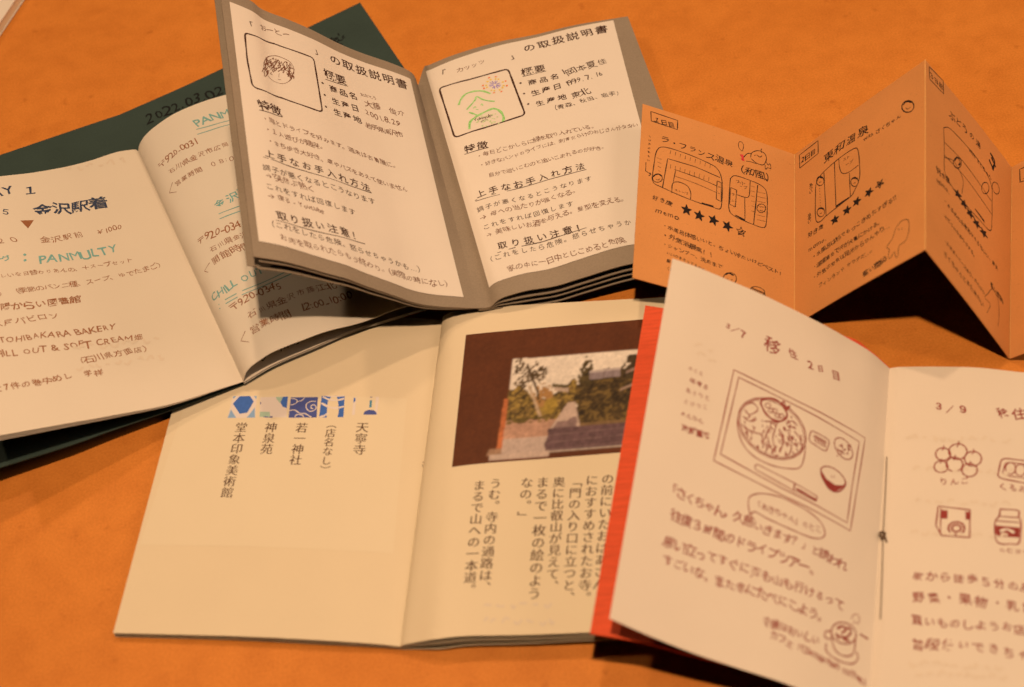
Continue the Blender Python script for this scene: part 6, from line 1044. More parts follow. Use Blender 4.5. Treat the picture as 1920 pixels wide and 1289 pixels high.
    ('cream_left', 'pattern_tile', 'tile_white', 0.9, 0, 1, [61.31, 102.87, 64.19, 101.27, 67.45, 100.57, 70.72, 101.51]),
    ('cream_left', 'pattern_tile', 'tile_white', 0.9, 0, 1, [61.46, 95.94, 63.33, 96.68, 64.93, 98.17]),
    ('cream_left', 'pattern_tile', 'tile_white', 0.5, 0, 1, [62.33, 106.5, 66.07, 106.25, 70.1, 106.77]),
    ('orange_left', 'meal_drawing', 'red_pen', 0.4, 1, 0, [29.75, 108.57, 57.17, 106.82, 86.43, 105.74, 84.9, 84.57, 83.48, 64.88, 55.3, 66.94, 27.69, 70.19, 28.74, 88.81]),
    ('orange_left', 'meal_drawing', 'red_pen', 0.4, 1, 0, [32.0, 106.35, 57.45, 104.62, 83.84, 102.68, 82.51, 83.83, 81.81, 67.35, 54.96, 69.6, 29.84, 73.61, 30.91, 89.72]),
    ('orange_left', 'meal_drawing', 'red_pen', 0.45, 1, 1, [60.38, 87.59, 58.65, 84.84, 56.2, 82.58, 53.19, 80.95, 49.82, 80.05, 46.31, 79.89, 42.9, 80.53, 39.81, 81.89, 37.25, 83.88, 35.38, 86.38, 34.33, 89.21, 34.18, 92.2, 34.93, 95.15, 36.56, 97.87, 38.95, 100.17, 41.96, 101.89, 45.39, 102.92, 48.99, 103.19, 52.5, 102.62, 55.68, 101.27, 58.3, 99.24, 60.18, 96.66, 61.19, 93.72, 61.25, 90.62]),
    ('orange_left', 'meal_drawing', 'red_pen', 0.3, 1, 1, [59.76, 87.77, 58.14, 85.22, 55.83, 83.12, 52.99, 81.61, 49.79, 80.78, 46.46, 80.66, 43.22, 81.26, 40.28, 82.55, 37.83, 84.42, 36.04, 86.77, 35.02, 89.42, 34.85, 92.21, 35.55, 94.97, 37.07, 97.49, 39.33, 99.63, 42.18, 101.22, 45.41, 102.16, 48.82, 102.38, 52.16, 101.84, 55.18, 100.56, 57.68, 98.65, 59.48, 96.23, 60.46, 93.48, 60.55, 90.59]),
    ('orange_left', 'meal_drawing', 'red_pen', 0.4, 0, 1, [34.11, 90.5, 34.62, 86.27, 37.56, 80.69, 42.59, 77.66, 49.27, 76.99, 55.08, 77.97, 60.13, 80.24, 61.47, 84.74, 61.52, 89.99]),
    ('orange_left', 'meal_drawing', 'red_pen', 0.8, 0, 1, [41.75, 99.68, 42.5, 101.56, 45.64, 103.37, 49.06, 103.27, 51.72, 101.25, 52.72, 98.85, 50.73, 95.87, 47.45, 95.14, 44.22, 96.54, 41.75, 99.68]),
    ('orange_left', 'meal_drawing', 'red_pen', 0.3, 1, 1, [45.84, 100.42, 45.79, 100.0, 45.53, 99.56, 45.11, 99.2, 44.63, 98.99, 44.18, 98.97, 43.83, 99.14, 43.67, 99.47, 43.73, 99.89, 43.99, 100.32, 44.4, 100.68, 44.88, 100.89, 45.34, 100.91, 45.68, 100.75]),
    ('orange_left', 'meal_drawing', 'red_pen', 0.3, 1, 1, [47.4, 98.98, 47.34, 98.56, 47.08, 98.13, 46.67, 97.77, 46.18, 97.56, 45.73, 97.54, 45.38, 97.71, 45.22, 98.03, 45.28, 98.45, 45.54, 98.88, 45.95, 99.24, 46.43, 99.46, 46.89, 99.48, 47.24, 99.31]),
    ('orange_left', 'meal_drawing', 'red_pen', 0.3, 1, 1, [48.7, 99.42, 48.64, 98.99, 48.38, 98.56, 47.96, 98.2, 47.48, 97.99, 47.02, 97.96, 46.68, 98.13, 46.52, 98.46, 46.57, 98.88, 46.83, 99.31, 47.25, 99.67, 47.73, 99.89, 48.19, 99.92, 48.54, 99.75]),
    ('orange_left', 'meal_drawing', 'red_pen', 0.3, 1, 1, [50.25, 97.98, 50.19, 97.56, 49.93, 97.13, 49.51, 96.77, 49.03, 96.56, 48.57, 96.53, 48.23, 96.7, 48.07, 97.03, 48.13, 97.45, 48.39, 97.88, 48.8, 98.24, 49.29, 98.46, 49.75, 98.48, 50.09, 98.31]),
    ('orange_left', 'meal_drawing', 'red_pen', 0.3, 1, 1, [51.55, 98.41, 51.49, 97.98, 51.23, 97.55, 50.81, 97.19, 50.33, 96.98, 49.87, 96.96, 49.53, 97.13, 49.37, 97.46, 49.43, 97.88, 49.69, 98.31, 50.1, 98.67, 50.59, 98.88, 51.05, 98.91, 51.39, 98.74]),
    ('orange_left', 'meal_drawing', 'red_pen', 0.5, 0, 1, [49.52, 102.41, 50.95, 104.48, 51.63, 101.92, 53.44, 103.8, 52.13, 100.72]),
    ('orange_left', 'meal_drawing', 'red_pen', 0.4, 0, 1, [36.5, 96.71, 38.91, 98.45, 41.18, 96.63, 38.33, 93.32, 36.16, 94.48]),
    ('orange_left', 'meal_drawing', 'red_pen', 0.4, 0, 1, [44.37, 93.12, 46.99, 93.55, 45.73, 88.15, 44.71, 83.61, 44.29, 88.93]),
    ('orange_left', 'meal_drawing', 'red_pen', 0.4, 0, 1, [47.63, 93.82, 49.22, 94.51, 48.44, 87.92, 50.1, 83.11, 47.62, 84.14]),
    ('orange_left', 'meal_drawing', 'red_pen', 0.4, 0, 1, [51.26, 91.89, 52.74, 88.34, 51.76, 83.11]),
    ('orange_left', 'meal_drawing', 'red_pen', 0.4, 0, 1, [53.41, 93.51, 55.92, 89.68, 55.64, 84.02, 53.74, 83.24]),
    ('orange_left', 'meal_drawing', 'red_pen', 0.4, 0, 1, [56.38, 94.08, 59.06, 91.72, 60.27, 87.35, 58.27, 84.42]),
    ('orange_left', 'meal_drawing', 'red_pen', 0.4, 0, 1, [52.74, 96.03, 55.23, 97.82, 57.42, 96.65]),
    ('orange_left', 'meal_drawing', 'red_pen', 0.4, 0, 1, [53.56, 94.98, 56.9, 95.36]),
    ('orange_left', 'meal_drawing', 'red_pen', 0.4, 0, 1, [35.93, 91.61, 38.71, 90.72, 41.12, 92.43]),
    ('orange_left', 'meal_drawing', 'red_pen', 0.4, 0, 1, [35.79, 88.12, 39.9, 87.09, 43.84, 87.36]),
    ('orange_left', 'meal_drawing', 'red_pen', 0.47, 0, 1, [54.29, 99.56, 54.73, 98.83]),
    ('orange_left', 'meal_drawing', 'red_pen', 0.26, 0, 1, [45.93, 87.9, 47.0, 86.66]),
    ('orange_left', 'meal_drawing', 'red_pen', 0.42, 0, 1, [39.78, 86.91, 40.52, 85.7]),
    ('orange_left', 'meal_drawing', 'red_pen', 0.33, 0, 1, [58.06, 87.45, 58.9, 86.45]),
    ('orange_left', 'meal_drawing', 'red_pen', 0.26, 0, 1, [53.67, 87.41, 54.52, 87.0]),
    ('orange_left', 'meal_drawing', 'red_pen', 0.43, 0, 1, [43.92, 91.26, 43.8, 90.58]),
    ('orange_left', 'meal_drawing', 'red_pen', 0.28, 0, 1, [45.85, 91.92, 45.31, 90.42]),
    ('orange_left', 'meal_drawing', 'red_pen', 0.37, 0, 1, [55.55, 95.89, 56.36, 95.52]),
    ('orange_left', 'meal_drawing', 'red_pen', 0.3, 0, 1, [54.23, 91.03, 54.34, 89.42]),
    ('orange_left', 'meal_drawing', 'red_pen', 0.33, 0, 1, [55.85, 91.84, 55.58, 90.73]),
    ('orange_left', 'meal_drawing', 'red_pen', 0.51, 0, 1, [50.8, 90.99, 51.01, 89.71]),
    ('orange_left', 'meal_drawing', 'red_pen', 0.52, 0, 1, [51.95, 94.01, 52.43, 92.78]),
    ('orange_left', 'meal_drawing', 'red_pen', 0.35, 0, 1, [45.55, 87.18, 46.13, 86.46]),
    ('orange_left', 'meal_drawing', 'red_pen', 0.32, 0, 1, [50.4, 91.99, 51.14, 91.31]),
    ('orange_left', 'meal_drawing', 'red_pen', 0.38, 0, 1, [50.64, 88.19, 51.73, 86.92]),
    ('orange_left', 'meal_drawing', 'red_pen', 0.37, 0, 1, [47.19, 85.81, 47.37, 84.61]),
    ('orange_left', 'meal_drawing', 'red_pen', 0.52, 0, 1, [56.83, 85.68, 57.53, 84.49]),
    ('orange_left', 'meal_drawing', 'red_pen', 0.33, 0, 1, [40.49, 92.49, 40.58, 91.77]),
    ('orange_left', 'meal_drawing', 'red_pen', 0.53, 0, 1, [49.56, 95.56, 49.51, 94.51]),
    ('orange_left', 'meal_drawing', 'red_pen', 0.35, 0, 1, [38.76, 84.74, 38.81, 84.02]),
    ('orange_left', 'meal_drawing', 'red_pen', 0.39, 0, 1, [44.64, 89.8, 44.91, 88.67]),
    ('orange_left', 'meal_drawing', 'red_pen', 0.45, 0, 1, [46.92, 86.43, 46.98, 85.75]),
    ('orange_left', 'meal_drawing', 'red_pen', 0.34, 0, 1, [46.77, 82.2, 46.29, 80.78]),
    ('orange_left', 'meal_drawing', 'red_pen', 0.53, 0, 1, [51.63, 84.81, 52.05, 83.72]),
    ('orange_left', 'meal_drawing', 'red_pen', 0.3, 0, 1, [46.94, 86.02, 46.36, 85.2]),
    ('orange_left', 'meal_drawing', 'red_pen', 0.45, 0, 1, [48.37, 93.44, 48.99, 92.96]),
    ('orange_left', 'meal_drawing', 'red_pen', 0.51, 0, 1, [57.32, 89.35, 58.27, 88.16]),
    ('orange_left', 'meal_drawing', 'red_pen', 0.31, 0, 1, [43.42, 87.89, 44.01, 86.69]),
    ('orange_left', 'meal_drawing', 'red_pen', 0.28, 0, 1, [39.74, 92.71, 40.37, 91.4]),
    ('orange_left', 'meal_drawing', 'red_pen', 0.42, 0, 1, [39.15, 91.29, 40.09, 91.04]),
    ('orange_left', 'meal_drawing', 'red_pen', 0.44, 0, 1, [55.69, 97.83, 56.14, 97.03]),
    ('orange_left', 'meal_drawing', 'red_pen', 0.54, 0, 1, [46.49, 94.22, 47.35, 93.4]),
    ('orange_left', 'meal_drawing', 'red_pen', 0.25, 0, 1, [51.11, 82.17, 51.46, 81.69]),
    ('orange_left', 'meal_drawing', 'red_pen', 0.36, 0, 1, [59.34, 90.68, 60.05, 89.38]),
    ('orange_left', 'meal_drawing', 'red_pen', 0.53, 0, 1, [52.87, 88.27, 52.24, 86.78]),
    ('orange_left', 'meal_drawing', 'red_pen', 0.4, 0, 1, [49.87, 84.62, 49.25, 83.3]),
    ('orange_left', 'meal_drawing', 'red_pen', 0.41, 0, 1, [49.98, 83.64, 50.12, 82.46]),
    ('orange_left', 'meal_drawing', 'red_pen', 0.51, 0, 1, [52.03, 89.09, 51.96, 88.15]),
    ('orange_left', 'meal_drawing', 'red_pen', 0.31, 0, 1, [45.26, 83.96, 45.09, 82.13]),
    ('orange_left', 'meal_drawing', 'red_pen', 0.33, 0, 1, [45.92, 90.16, 46.78, 89.06]),
    ('orange_left', 'meal_drawing', 'red_pen', 0.28, 0, 1, [42.9, 82.47, 42.91, 81.71]),
    ('orange_left', 'meal_drawing', 'red_pen', 0.39, 0, 1, [53.25, 88.19, 53.88, 87.8]),
    ('orange_left', 'meal_drawing', 'red_pen', 0.42, 0, 1, [40.34, 84.37, 39.99, 83.39]),
    ('orange_left', 'meal_drawing', 'red_pen', 0.34, 0, 1, [40.11, 89.47, 40.68, 88.83]),
    ('orange_left', 'meal_drawing', 'red_pen', 0.54, 0, 1, [54.43, 90.39, 55.19, 89.07]),
    ('orange_left', 'meal_drawing', 'red_pen', 0.51, 0, 1, [38.66, 86.7, 38.7, 85.82]),
    ('orange_left', 'meal_drawing', 'red_pen', 0.39, 0, 1, [38.43, 85.73, 38.86, 84.39]),
    ('orange_left', 'meal_drawing', 'red_pen', 0.31, 0, 1, [56.48, 95.94, 56.31, 95.06]),
    ('orange_left', 'meal_drawing', 'red_pen', 0.38, 0, 1, [48.2, 84.87, 47.81, 83.56]),
    ('orange_left', 'meal_drawing', 'red_pen', 0.52, 0, 1, [58.77, 93.48, 59.43, 92.91]),
    ('orange_left', 'meal_drawing', 'red_pen', 0.41, 0, 1, [36.71, 90.02, 37.11, 88.99]),
    ('orange_left', 'meal_drawing', 'red_pen', 0.43, 0, 1, [50.37, 92.42, 50.79, 91.55]),
    ('orange_left', 'meal_drawing', 'red_pen', 0.55, 0, 1, [52.34, 93.93, 53.0, 92.62]),
    ('orange_left', 'meal_drawing', 'red_pen', 0.39, 0, 1, [38.22, 85.95, 37.74, 85.0]),
    ('orange_left', 'meal_drawing', 'red_pen', 0.54, 0, 1, [53.37, 97.62, 54.1, 96.3]),
    ('orange_left', 'meal_drawing', 'red_pen', 0.33, 0, 1, [53.07, 96.01, 53.62, 94.95]),
    ('orange_left', 'meal_drawing', 'red_pen', 0.37, 0, 1, [54.11, 94.31, 54.93, 92.98]),
    ('orange_left', 'meal_drawing', 'red_pen', 0.33, 0, 1, [39.55, 91.76, 40.33, 91.24]),
    ('orange_left', 'meal_drawing', 'red_pen', 0.27, 0, 1, [46.11, 84.14, 45.69, 83.03]),
    ('orange_left', 'meal_drawing', 'red_pen', 0.52, 0, 1, [43.2, 82.54, 43.61, 81.43]),
    ('orange_left', 'meal_drawing', 'red_pen', 0.54, 0, 1, [37.18, 87.99, 37.55, 87.16]),
    ('orange_left', 'meal_drawing', 'red_pen', 0.35, 0, 1, [53.54, 88.04, 54.46, 87.33]),
    ('orange_left', 'meal_drawing', 'red_pen', 0.49, 0, 1, [47.11, 84.35, 47.85, 83.33]),
    ('orange_left', 'meal_drawing', 'red_pen', 0.41, 0, 1, [52.27, 85.77, 51.81, 84.0]),
    ('orange_left', 'meal_drawing', 'red_pen', 0.36, 0, 1, [43.32, 93.2, 43.62, 92.5]),
    ('orange_left', 'meal_drawing', 'red_pen', 0.35, 0, 1, [48.36, 93.98, 47.97, 93.16]),
    ('orange_left', 'meal_drawing', 'red_pen', 0.43, 0, 1, [54.74, 96.12, 54.41, 95.24]),
    ('orange_left', 'meal_drawing', 'red_pen', 0.29, 0, 1, [52.67, 96.23, 53.32, 95.93]),
    ('orange_left', 'meal_drawing', 'red_pen', 0.36, 0, 1, [41.11, 89.34, 40.62, 87.58]),
    ('orange_left', 'meal_drawing', 'red_pen', 0.42, 0, 1, [57.99, 89.62, 58.24, 88.59]),
    ('orange_left', 'meal_drawing', 'red_pen', 0.55, 0, 1, [50.79, 81.87, 50.4, 80.94]),
    ('orange_left', 'meal_drawing', 'red_pen', 0.32, 0, 1, [52.45, 88.37, 52.47, 87.8]),
    ('orange_left', 'meal_drawing', 'red_pen', 0.3, 0, 1, [54.23, 95.42, 54.56, 94.38]),
    ('orange_left', 'meal_drawing', 'red_pen', 0.4, 0, 1, [37.21, 91.71, 37.7, 91.07]),
    ('orange_left', 'meal_drawing', 'red_pen', 0.48, 0, 1, [50.28, 85.24, 49.82, 83.97]),
    ('orange_left', 'meal_drawing', 'red_pen', 0.51, 0, 1, [51.59, 90.73, 52.04, 89.38]),
    ('orange_left', 'meal_drawing', 'red_pen', 0.45, 0, 1, [47.75, 95.61, 47.27, 94.0]),
    ('orange_left', 'meal_drawing', 'red_pen', 0.36, 0, 1, [47.22, 85.05, 46.86, 83.86]),
    ('orange_left', 'meal_drawing', 'red_pen', 0.36, 0, 1, [54.53, 83.46, 54.21, 82.66]),
    ('orange_left', 'meal_drawing', 'red_pen', 0.42, 0, 1, [37.89, 87.35, 38.08, 85.78]),
    ('orange_left', 'meal_drawing', 'red_pen', 0.46, 0, 1, [54.04, 84.43, 54.8, 82.98]),
    ('orange_left', 'meal_drawing', 'red_pen', 0.53, 0, 1, [54.24, 91.34, 54.78, 89.83]),
    ('orange_left', 'meal_drawing', 'red_pen', 0.37, 0, 1, [57.29, 89.64, 57.41, 88.6]),
    ('orange_left', 'meal_drawing', 'red_pen', 0.28, 0, 1, [58.44, 90.29, 59.14, 89.2]),
    ('orange_left', 'meal_drawing', 'red_pen', 0.36, 0, 1, [46.5, 90.73, 47.51, 89.75]),
    ('orange_left', 'meal_drawing', 'red_pen', 0.36, 0, 1, [49.14, 82.5, 49.37, 81.18]),
    ('orange_left', 'meal_drawing', 'red_pen', 0.5, 0, 1, [46.96, 83.75, 46.62, 82.23]),
    ('orange_left', 'meal_drawing', 'red_pen', 0.49, 0, 1, [59.13, 93.0, 59.54, 91.36]),
    ('orange_left', 'meal_drawing', 'red_pen', 0.28, 0, 1, [56.27, 91.83, 55.81, 90.03]),
    ('orange_left', 'meal_drawing', 'red_pen', 0.4, 0, 1, [52.27, 94.22, 52.99, 93.16]),
    ('orange_left', 'meal_drawing', 'red_pen', 0.54, 0, 1, [47.08, 91.87, 48.13, 91.07]),
    ('orange_left', 'meal_drawing', 'red_pen', 0.55, 0, 1, [38.5, 92.97, 38.06, 91.83]),
    ('orange_left', 'meal_drawing', 'red_pen', 0.34, 0, 1, [39.87, 85.0, 40.62, 84.39]),
    ('orange_left', 'meal_drawing', 'red_pen', 0.31, 0, 1, [40.61, 93.35, 40.93, 92.23]),
    ('orange_left', 'meal_drawing', 'red_pen', 0.32, 0, 1, [49.35, 89.31, 49.8, 88.65]),
    ('orange_left', 'meal_drawing', 'red_pen', 0.42, 0, 1, [56.77, 89.22, 57.35, 88.48]),
    ('orange_left', 'meal_drawing', 'red_pen', 0.39, 0, 1, [45.73, 84.72, 46.69, 83.96]),
    ('orange_left', 'meal_drawing', 'red_pen', 0.5, 0, 1, [52.45, 90.72, 52.29, 90.07]),
    ('orange_left', 'meal_drawing', 'red_pen', 0.49, 0, 1, [48.97, 83.2, 48.91, 81.54]),
    ('orange_left', 'meal_drawing', 'red_pen', 0.3, 0, 1, [54.69, 87.75, 54.44, 86.65]),
    ('orange_left', 'meal_drawing', 'red_pen', 0.38, 0, 1, [57.04, 91.0, 57.69, 90.1]),
    ('orange_left', 'meal_drawing', 'red_pen', 0.35, 0, 1, [53.69, 88.56, 54.51, 87.94]),
    ('orange_left', 'meal_drawing', 'red_pen', 0.37, 0, 1, [54.76, 88.59, 55.4, 87.41]),
    ('orange_left', 'meal_drawing', 'red_pen', 0.31, 0, 1, [56.31, 91.74, 56.18, 90.06]),
    ('orange_left', 'meal_drawing', 'red_pen', 0.4, 1, 0, [62.82, 96.32, 62.95, 96.76, 63.24, 97.09, 63.67, 97.29, 64.25, 97.39, 64.98, 97.37, 69.07, 97.08, 69.81, 96.99, 70.36, 96.79, 70.72, 96.48, 70.9, 96.07, 70.89, 95.55, 70.37, 92.7, 70.2, 92.2, 69.89, 91.84, 69.44, 91.61, 68.86, 91.52, 68.15, 91.58, 64.28, 92.24, 63.6, 92.42, 63.08, 92.68, 62.73, 93.0, 62.55, 93.39, 62.52, 93.85]),
    ('orange_left', 'meal_drawing', 'red_pen', 0.3, 0, 1, [64.18, 95.06, 64.96, 96.14, 64.88, 93.26]),
    ('orange_left', 'meal_drawing', 'red_pen', 0.3, 0, 1, [64.82, 95.0, 65.61, 96.08, 65.52, 93.2]),
    ('orange_left', 'meal_drawing', 'red_pen', 0.3, 0, 1, [65.46, 94.95, 66.25, 96.03, 66.16, 93.15]),
    ('orange_left', 'meal_drawing', 'red_pen', 0.3, 0, 1, [66.1, 94.89, 66.9, 95.98, 66.81, 93.1]),
    ('orange_left', 'meal_drawing', 'red_pen', 0.3, 0, 1, [66.75, 94.84, 67.55, 95.94, 67.46, 93.05]),
    ('orange_left', 'meal_drawing', 'red_pen', 0.3, 0, 1, [67.4, 94.8, 68.21, 95.9, 68.11, 93.01]),
    ('orange_left', 'meal_drawing', 'red_pen', 0.3, 0, 1, [68.05, 94.75, 68.86, 95.86, 68.76, 92.97]),
    ('orange_left', 'meal_drawing', 'red_pen', 0.3, 0, 1, [68.71, 94.71, 69.52, 95.82, 69.42, 92.93]),
    ('orange_left', 'meal_drawing', 'red_pen', 0.4, 1, 1, [80.71, 93.66, 79.72, 92.85, 78.44, 92.46, 77.03, 92.55, 75.64, 93.09, 74.45, 94.03, 73.59, 95.24, 73.17, 96.59, 73.24, 97.91, 73.79, 99.04, 74.76, 99.85, 76.03, 100.24, 77.45, 100.15, 78.86, 99.61, 80.07, 98.69, 80.95, 97.48, 81.37, 96.13, 81.29, 94.81]),
    ('orange_left', 'meal_drawing', 'red_pen', 0.45, 0, 1, [75.88, 94.67, 75.89, 94.16]),
    ('orange_left', 'meal_drawing', 'red_pen', 0.45, 0, 1, [75.19, 92.24, 74.76, 92.03]),
    ('orange_left', 'meal_drawing', 'red_pen', 0.45, 0, 1, [74.91, 95.39, 75.01, 94.55]),
    ('orange_left', 'meal_drawing', 'red_pen', 0.45, 0, 1, [75.6, 97.2, 76.4, 96.75]),
    ('orange_left', 'meal_drawing', 'red_pen', 0.45, 0, 1, [77.39, 95.78, 78.14, 96.22]),
    ('orange_left', 'meal_drawing', 'red_pen', 0.45, 0, 1, [77.11, 96.13, 76.56, 96.31]),
    ('orange_left', 'meal_drawing', 'red_pen', 0.45, 0, 1, [76.46, 98.0, 76.44, 97.43]),
    ('orange_left', 'meal_drawing', 'red_pen', 0.45, 0, 1, [79.09, 98.95, 78.89, 98.1]),
    ('orange_left', 'meal_drawing', 'red_pen', 0.45, 0, 1, [79.64, 98.09, 79.07, 97.12]),
    ('orange_left', 'meal_drawing', 'red_pen', 0.45, 0, 1, [76.45, 94.48, 77.23, 95.36]),
    ('orange_left', 'meal_drawing', 'red_pen', 0.45, 0, 1, [76.4, 94.97, 75.59, 94.56]),
    ('orange_left', 'meal_drawing', 'red_pen', 0.45, 0, 1, [77.75, 96.45, 78.26, 96.37]),
    ('orange_left', 'meal_drawing', 'red_pen', 0.45, 0, 1, [78.0, 94.3, 77.23, 94.56]),
    ('orange_left', 'meal_drawing', 'red_pen', 0.45, 0, 1, [76.1, 97.17, 76.95, 96.88]),
    ('orange_left', 'meal_drawing', 'red_pen', 0.45, 0, 1, [79.37, 97.5, 80.15, 97.02]),
    ('orange_left', 'meal_drawing', 'red_pen', 0.45, 0, 1, [78.98, 94.61, 79.25, 95.72]),
    ('orange_left', 'meal_drawing', 'red_pen', 0.45, 0, 1, [76.38, 96.81, 76.45, 96.72]),
    ('orange_left', 'meal_drawing', 'red_pen', 0.45, 0, 1, [79.41, 98.31, 80.29, 99.46]),
    ('orange_left', 'meal_drawing', 'red_pen', 0.45, 0, 1, [78.76, 97.64, 78.9, 97.48]),
    ('orange_left', 'meal_drawing', 'red_pen', 0.45, 0, 1, [75.15, 94.3, 75.41, 94.91]),
    ('orange_left', 'meal_drawing', 'red_pen', 0.45, 0, 1, [75.39, 94.27, 74.86, 94.65]),
    ('orange_left', 'meal_drawing', 'red_pen', 0.45, 0, 1, [76.12, 94.82, 76.03, 95.01]),
    ('orange_left', 'meal_drawing', 'red_pen', 0.45, 0, 1, [75.28, 96.5, 75.48, 96.8]),
    ('orange_left', 'meal_drawing', 'red_pen', 0.45, 0, 1, [75.97, 93.29, 76.03, 93.63]),
    ('orange_left', 'meal_drawing', 'red_pen', 0.45, 0, 1, [79.85, 96.87, 79.16, 96.57]),
    ('orange_left', 'meal_drawing', 'red_pen', 0.45, 0, 1, [76.4, 93.34, 76.86, 94.41]),
    ('orange_left', 'meal_drawing', 'red_pen', 0.45, 1, 1, [79.28, 81.42, 78.51, 80.47, 77.31, 79.75, 75.81, 79.33, 74.15, 79.25, 72.49, 79.5, 70.99, 80.08, 69.8, 80.91, 69.03, 81.92, 68.75, 83.01, 69.0, 84.07, 69.75, 85.01, 70.93, 85.72, 72.43, 86.15, 74.11, 86.25, 75.78, 86.0, 77.3, 85.43, 78.5, 84.6, 79.28, 83.59, 79.55, 82.49]),
    ('orange_left', 'meal_drawing', 'red_pen', 0.5, 0, 1, [68.65, 83.51, 69.53, 80.57, 72.55, 77.54, 76.02, 77.32, 79.16, 80.65, 79.64, 83.5]),
    ('orange_left', 'meal_drawing', 'red_pen', 0.25, 0, 1, [73.32, 83.1, 73.74, 82.03]),
    ('orange_left', 'meal_drawing', 'red_pen', 0.25, 0, 1, [74.35, 83.58, 74.77, 82.52]),
    ('orange_left', 'meal_drawing', 'red_pen', 0.35, 0, 0, [43.2, 74.51, 44.3, 75.17, 59.14, 73.5, 68.62, 72.08, 68.27, 69.97, 59.02, 70.42, 43.57, 72.94, 43.2, 74.51]),
    ('orange_left', 'meal_drawing', 'red_pen', 0.5, 0, 1, [59.15, 73.37, 59.09, 70.45]),
    ('orange_left', 'meal_drawing', 'red_pen', 0.9, 0, 1, [59.95, 71.52, 68.43, 70.54]),
    ('orange_left', 'speech_bubble', 'red_pen', 0.4, 0, 1, [44.24, 54.9, 42.86, 58.69, 43.08, 61.91, 46.86, 64.56, 53.63, 65.97, 62.85, 65.29, 70.4, 63.15, 73.18, 59.76, 72.23, 57.01, 67.65, 55.25, 59.16, 55.37, 50.1, 56.2, 45.53, 56.91, 44.24, 54.9]),
    ('orange_left', 'coffee_cup_drawing', 'red_pen', 0.45, 1, 1, [89.6, 25.87, 88.8, 24.47, 87.51, 23.24, 85.9, 22.33, 84.16, 21.85, 82.51, 21.85, 81.12, 22.33, 80.16, 23.23, 79.74, 24.44, 79.92, 25.81, 80.67, 27.18, 81.9, 28.4, 83.49, 29.3, 85.25, 29.8, 86.95, 29.83, 88.4, 29.38, 89.39, 28.49, 89.81, 27.27]),
    ('orange_left', 'coffee_cup_drawing', 'red_pen', 0.45, 0, 1, [79.8, 23.77, 81.13, 19.44, 83.47, 17.81, 87.08, 18.33, 89.44, 20.92, 89.64, 26.91]),
    ('orange_left', 'coffee_cup_drawing', 'red_pen', 0.45, 0, 1, [78.24, 19.56, 78.55, 16.78, 83.01, 15.37, 88.76, 16.24, 91.32, 19.11, 90.52, 21.38]),
    ('orange_left', 'coffee_cup_drawing', 'red_pen', 0.45, 0, 1, [79.73, 24.39, 77.45, 23.46, 77.7, 21.28, 80.52, 21.78]),
    ('orange_left', 'coffee_cup_drawing', 'red_pen', 0.8, 0, 1, [81.85, 26.26, 83.87, 28.09, 85.43, 27.43, 83.78, 25.42]),
    ('orange_left', 'coffee_cup_drawing', 'red_pen', 0.8, 0, 1, [82.82, 24.04, 85.71, 24.59, 87.69, 27.4]),
    ('orange_left', 'coffee_cup_drawing', 'red_pen', 0.8, 0, 1, [84.71, 23.52, 87.27, 23.93]),
    ('orange_left', 'coffee_cup_drawing', 'red_pen', 0.8, 0, 1, [81.67, 24.54, 82.95, 22.78]),
    ('orange_left', 'coffee_cup_drawing', 'red_pen', 0.8, 0, 1, [85.69, 28.53, 87.99, 28.19]),
    ('orange_left', 'coffee_cup_drawing', 'red_pen', 0.25, 0, 1, [87.44, 32.27, 87.53, 33.13, 87.93, 33.96, 88.56, 34.6, 89.3, 34.91, 90.0, 34.83, 90.5, 34.37, 90.72, 33.63, 90.6, 32.77, 90.17, 31.94, 89.52, 31.33]),
    ('orange_left', 'coffee_cup_drawing', 'red_pen', 0.25, 0, 1, [88.14, 30.58, 88.91, 32.24]),
    ('orange_left', 'coffee_cup_drawing', 'red_pen', 0.7, 0, 1, [91.42, 28.33, 94.92, 27.97]),
    ('orange_right', 'food_drawing', 'red_pen', 0.5, 1, 1, [23.89, 106.12, 23.65, 104.89, 22.95, 103.89, 21.91, 103.3, 20.75, 103.26, 19.69, 103.76, 18.93, 104.72, 18.64, 105.93, 18.87, 107.16, 19.57, 108.17, 20.61, 108.76, 21.79, 108.79, 22.85, 108.29, 23.6, 107.33]),
    ('orange_right', 'food_drawing', 'red_pen', 0.45, 0, 1, [20.82, 107.67, 21.5, 108.86, 21.38, 109.85]),
    ('orange_right', 'food_drawing', 'red_pen', 0.5, 1, 1, [29.69, 107.58, 29.39, 106.05, 28.52, 104.8, 27.25, 104.05, 25.83, 103.98, 24.53, 104.58, 23.61, 105.75, 23.26, 107.24, 23.55, 108.76, 24.42, 110.01, 25.7, 110.74, 27.13, 110.81, 28.44, 110.21, 29.35, 109.06]),
    ('orange_right', 'food_drawing', 'red_pen', 0.45, 0, 1, [26.04, 109.4, 26.72, 110.87, 26.59, 112.1]),
    ('orange_right', 'food_drawing', 'red_pen', 0.5, 1, 1, [34.82, 104.89, 34.54, 103.47, 33.72, 102.26, 32.53, 101.52, 31.2, 101.4, 30.0, 101.92, 29.15, 102.97, 28.84, 104.34, 29.11, 105.76, 29.93, 106.95, 31.12, 107.67, 32.46, 107.79, 33.67, 107.29, 34.51, 106.26]),
    ('orange_right', 'food_drawing', 'red_pen', 0.45, 0, 1, [31.41, 106.44, 32.09, 107.84, 31.98, 108.97]),
    ('orange_right', 'food_drawing', 'red_pen', 0.5, 1, 1, [23.1, 100.52, 22.89, 99.39, 22.25, 98.48, 21.3, 97.95, 20.23, 97.9, 19.25, 98.36, 18.56, 99.22, 18.29, 100.33, 18.49, 101.45, 19.14, 102.38, 20.1, 102.91, 21.17, 102.95, 22.15, 102.49, 22.84, 101.62]),
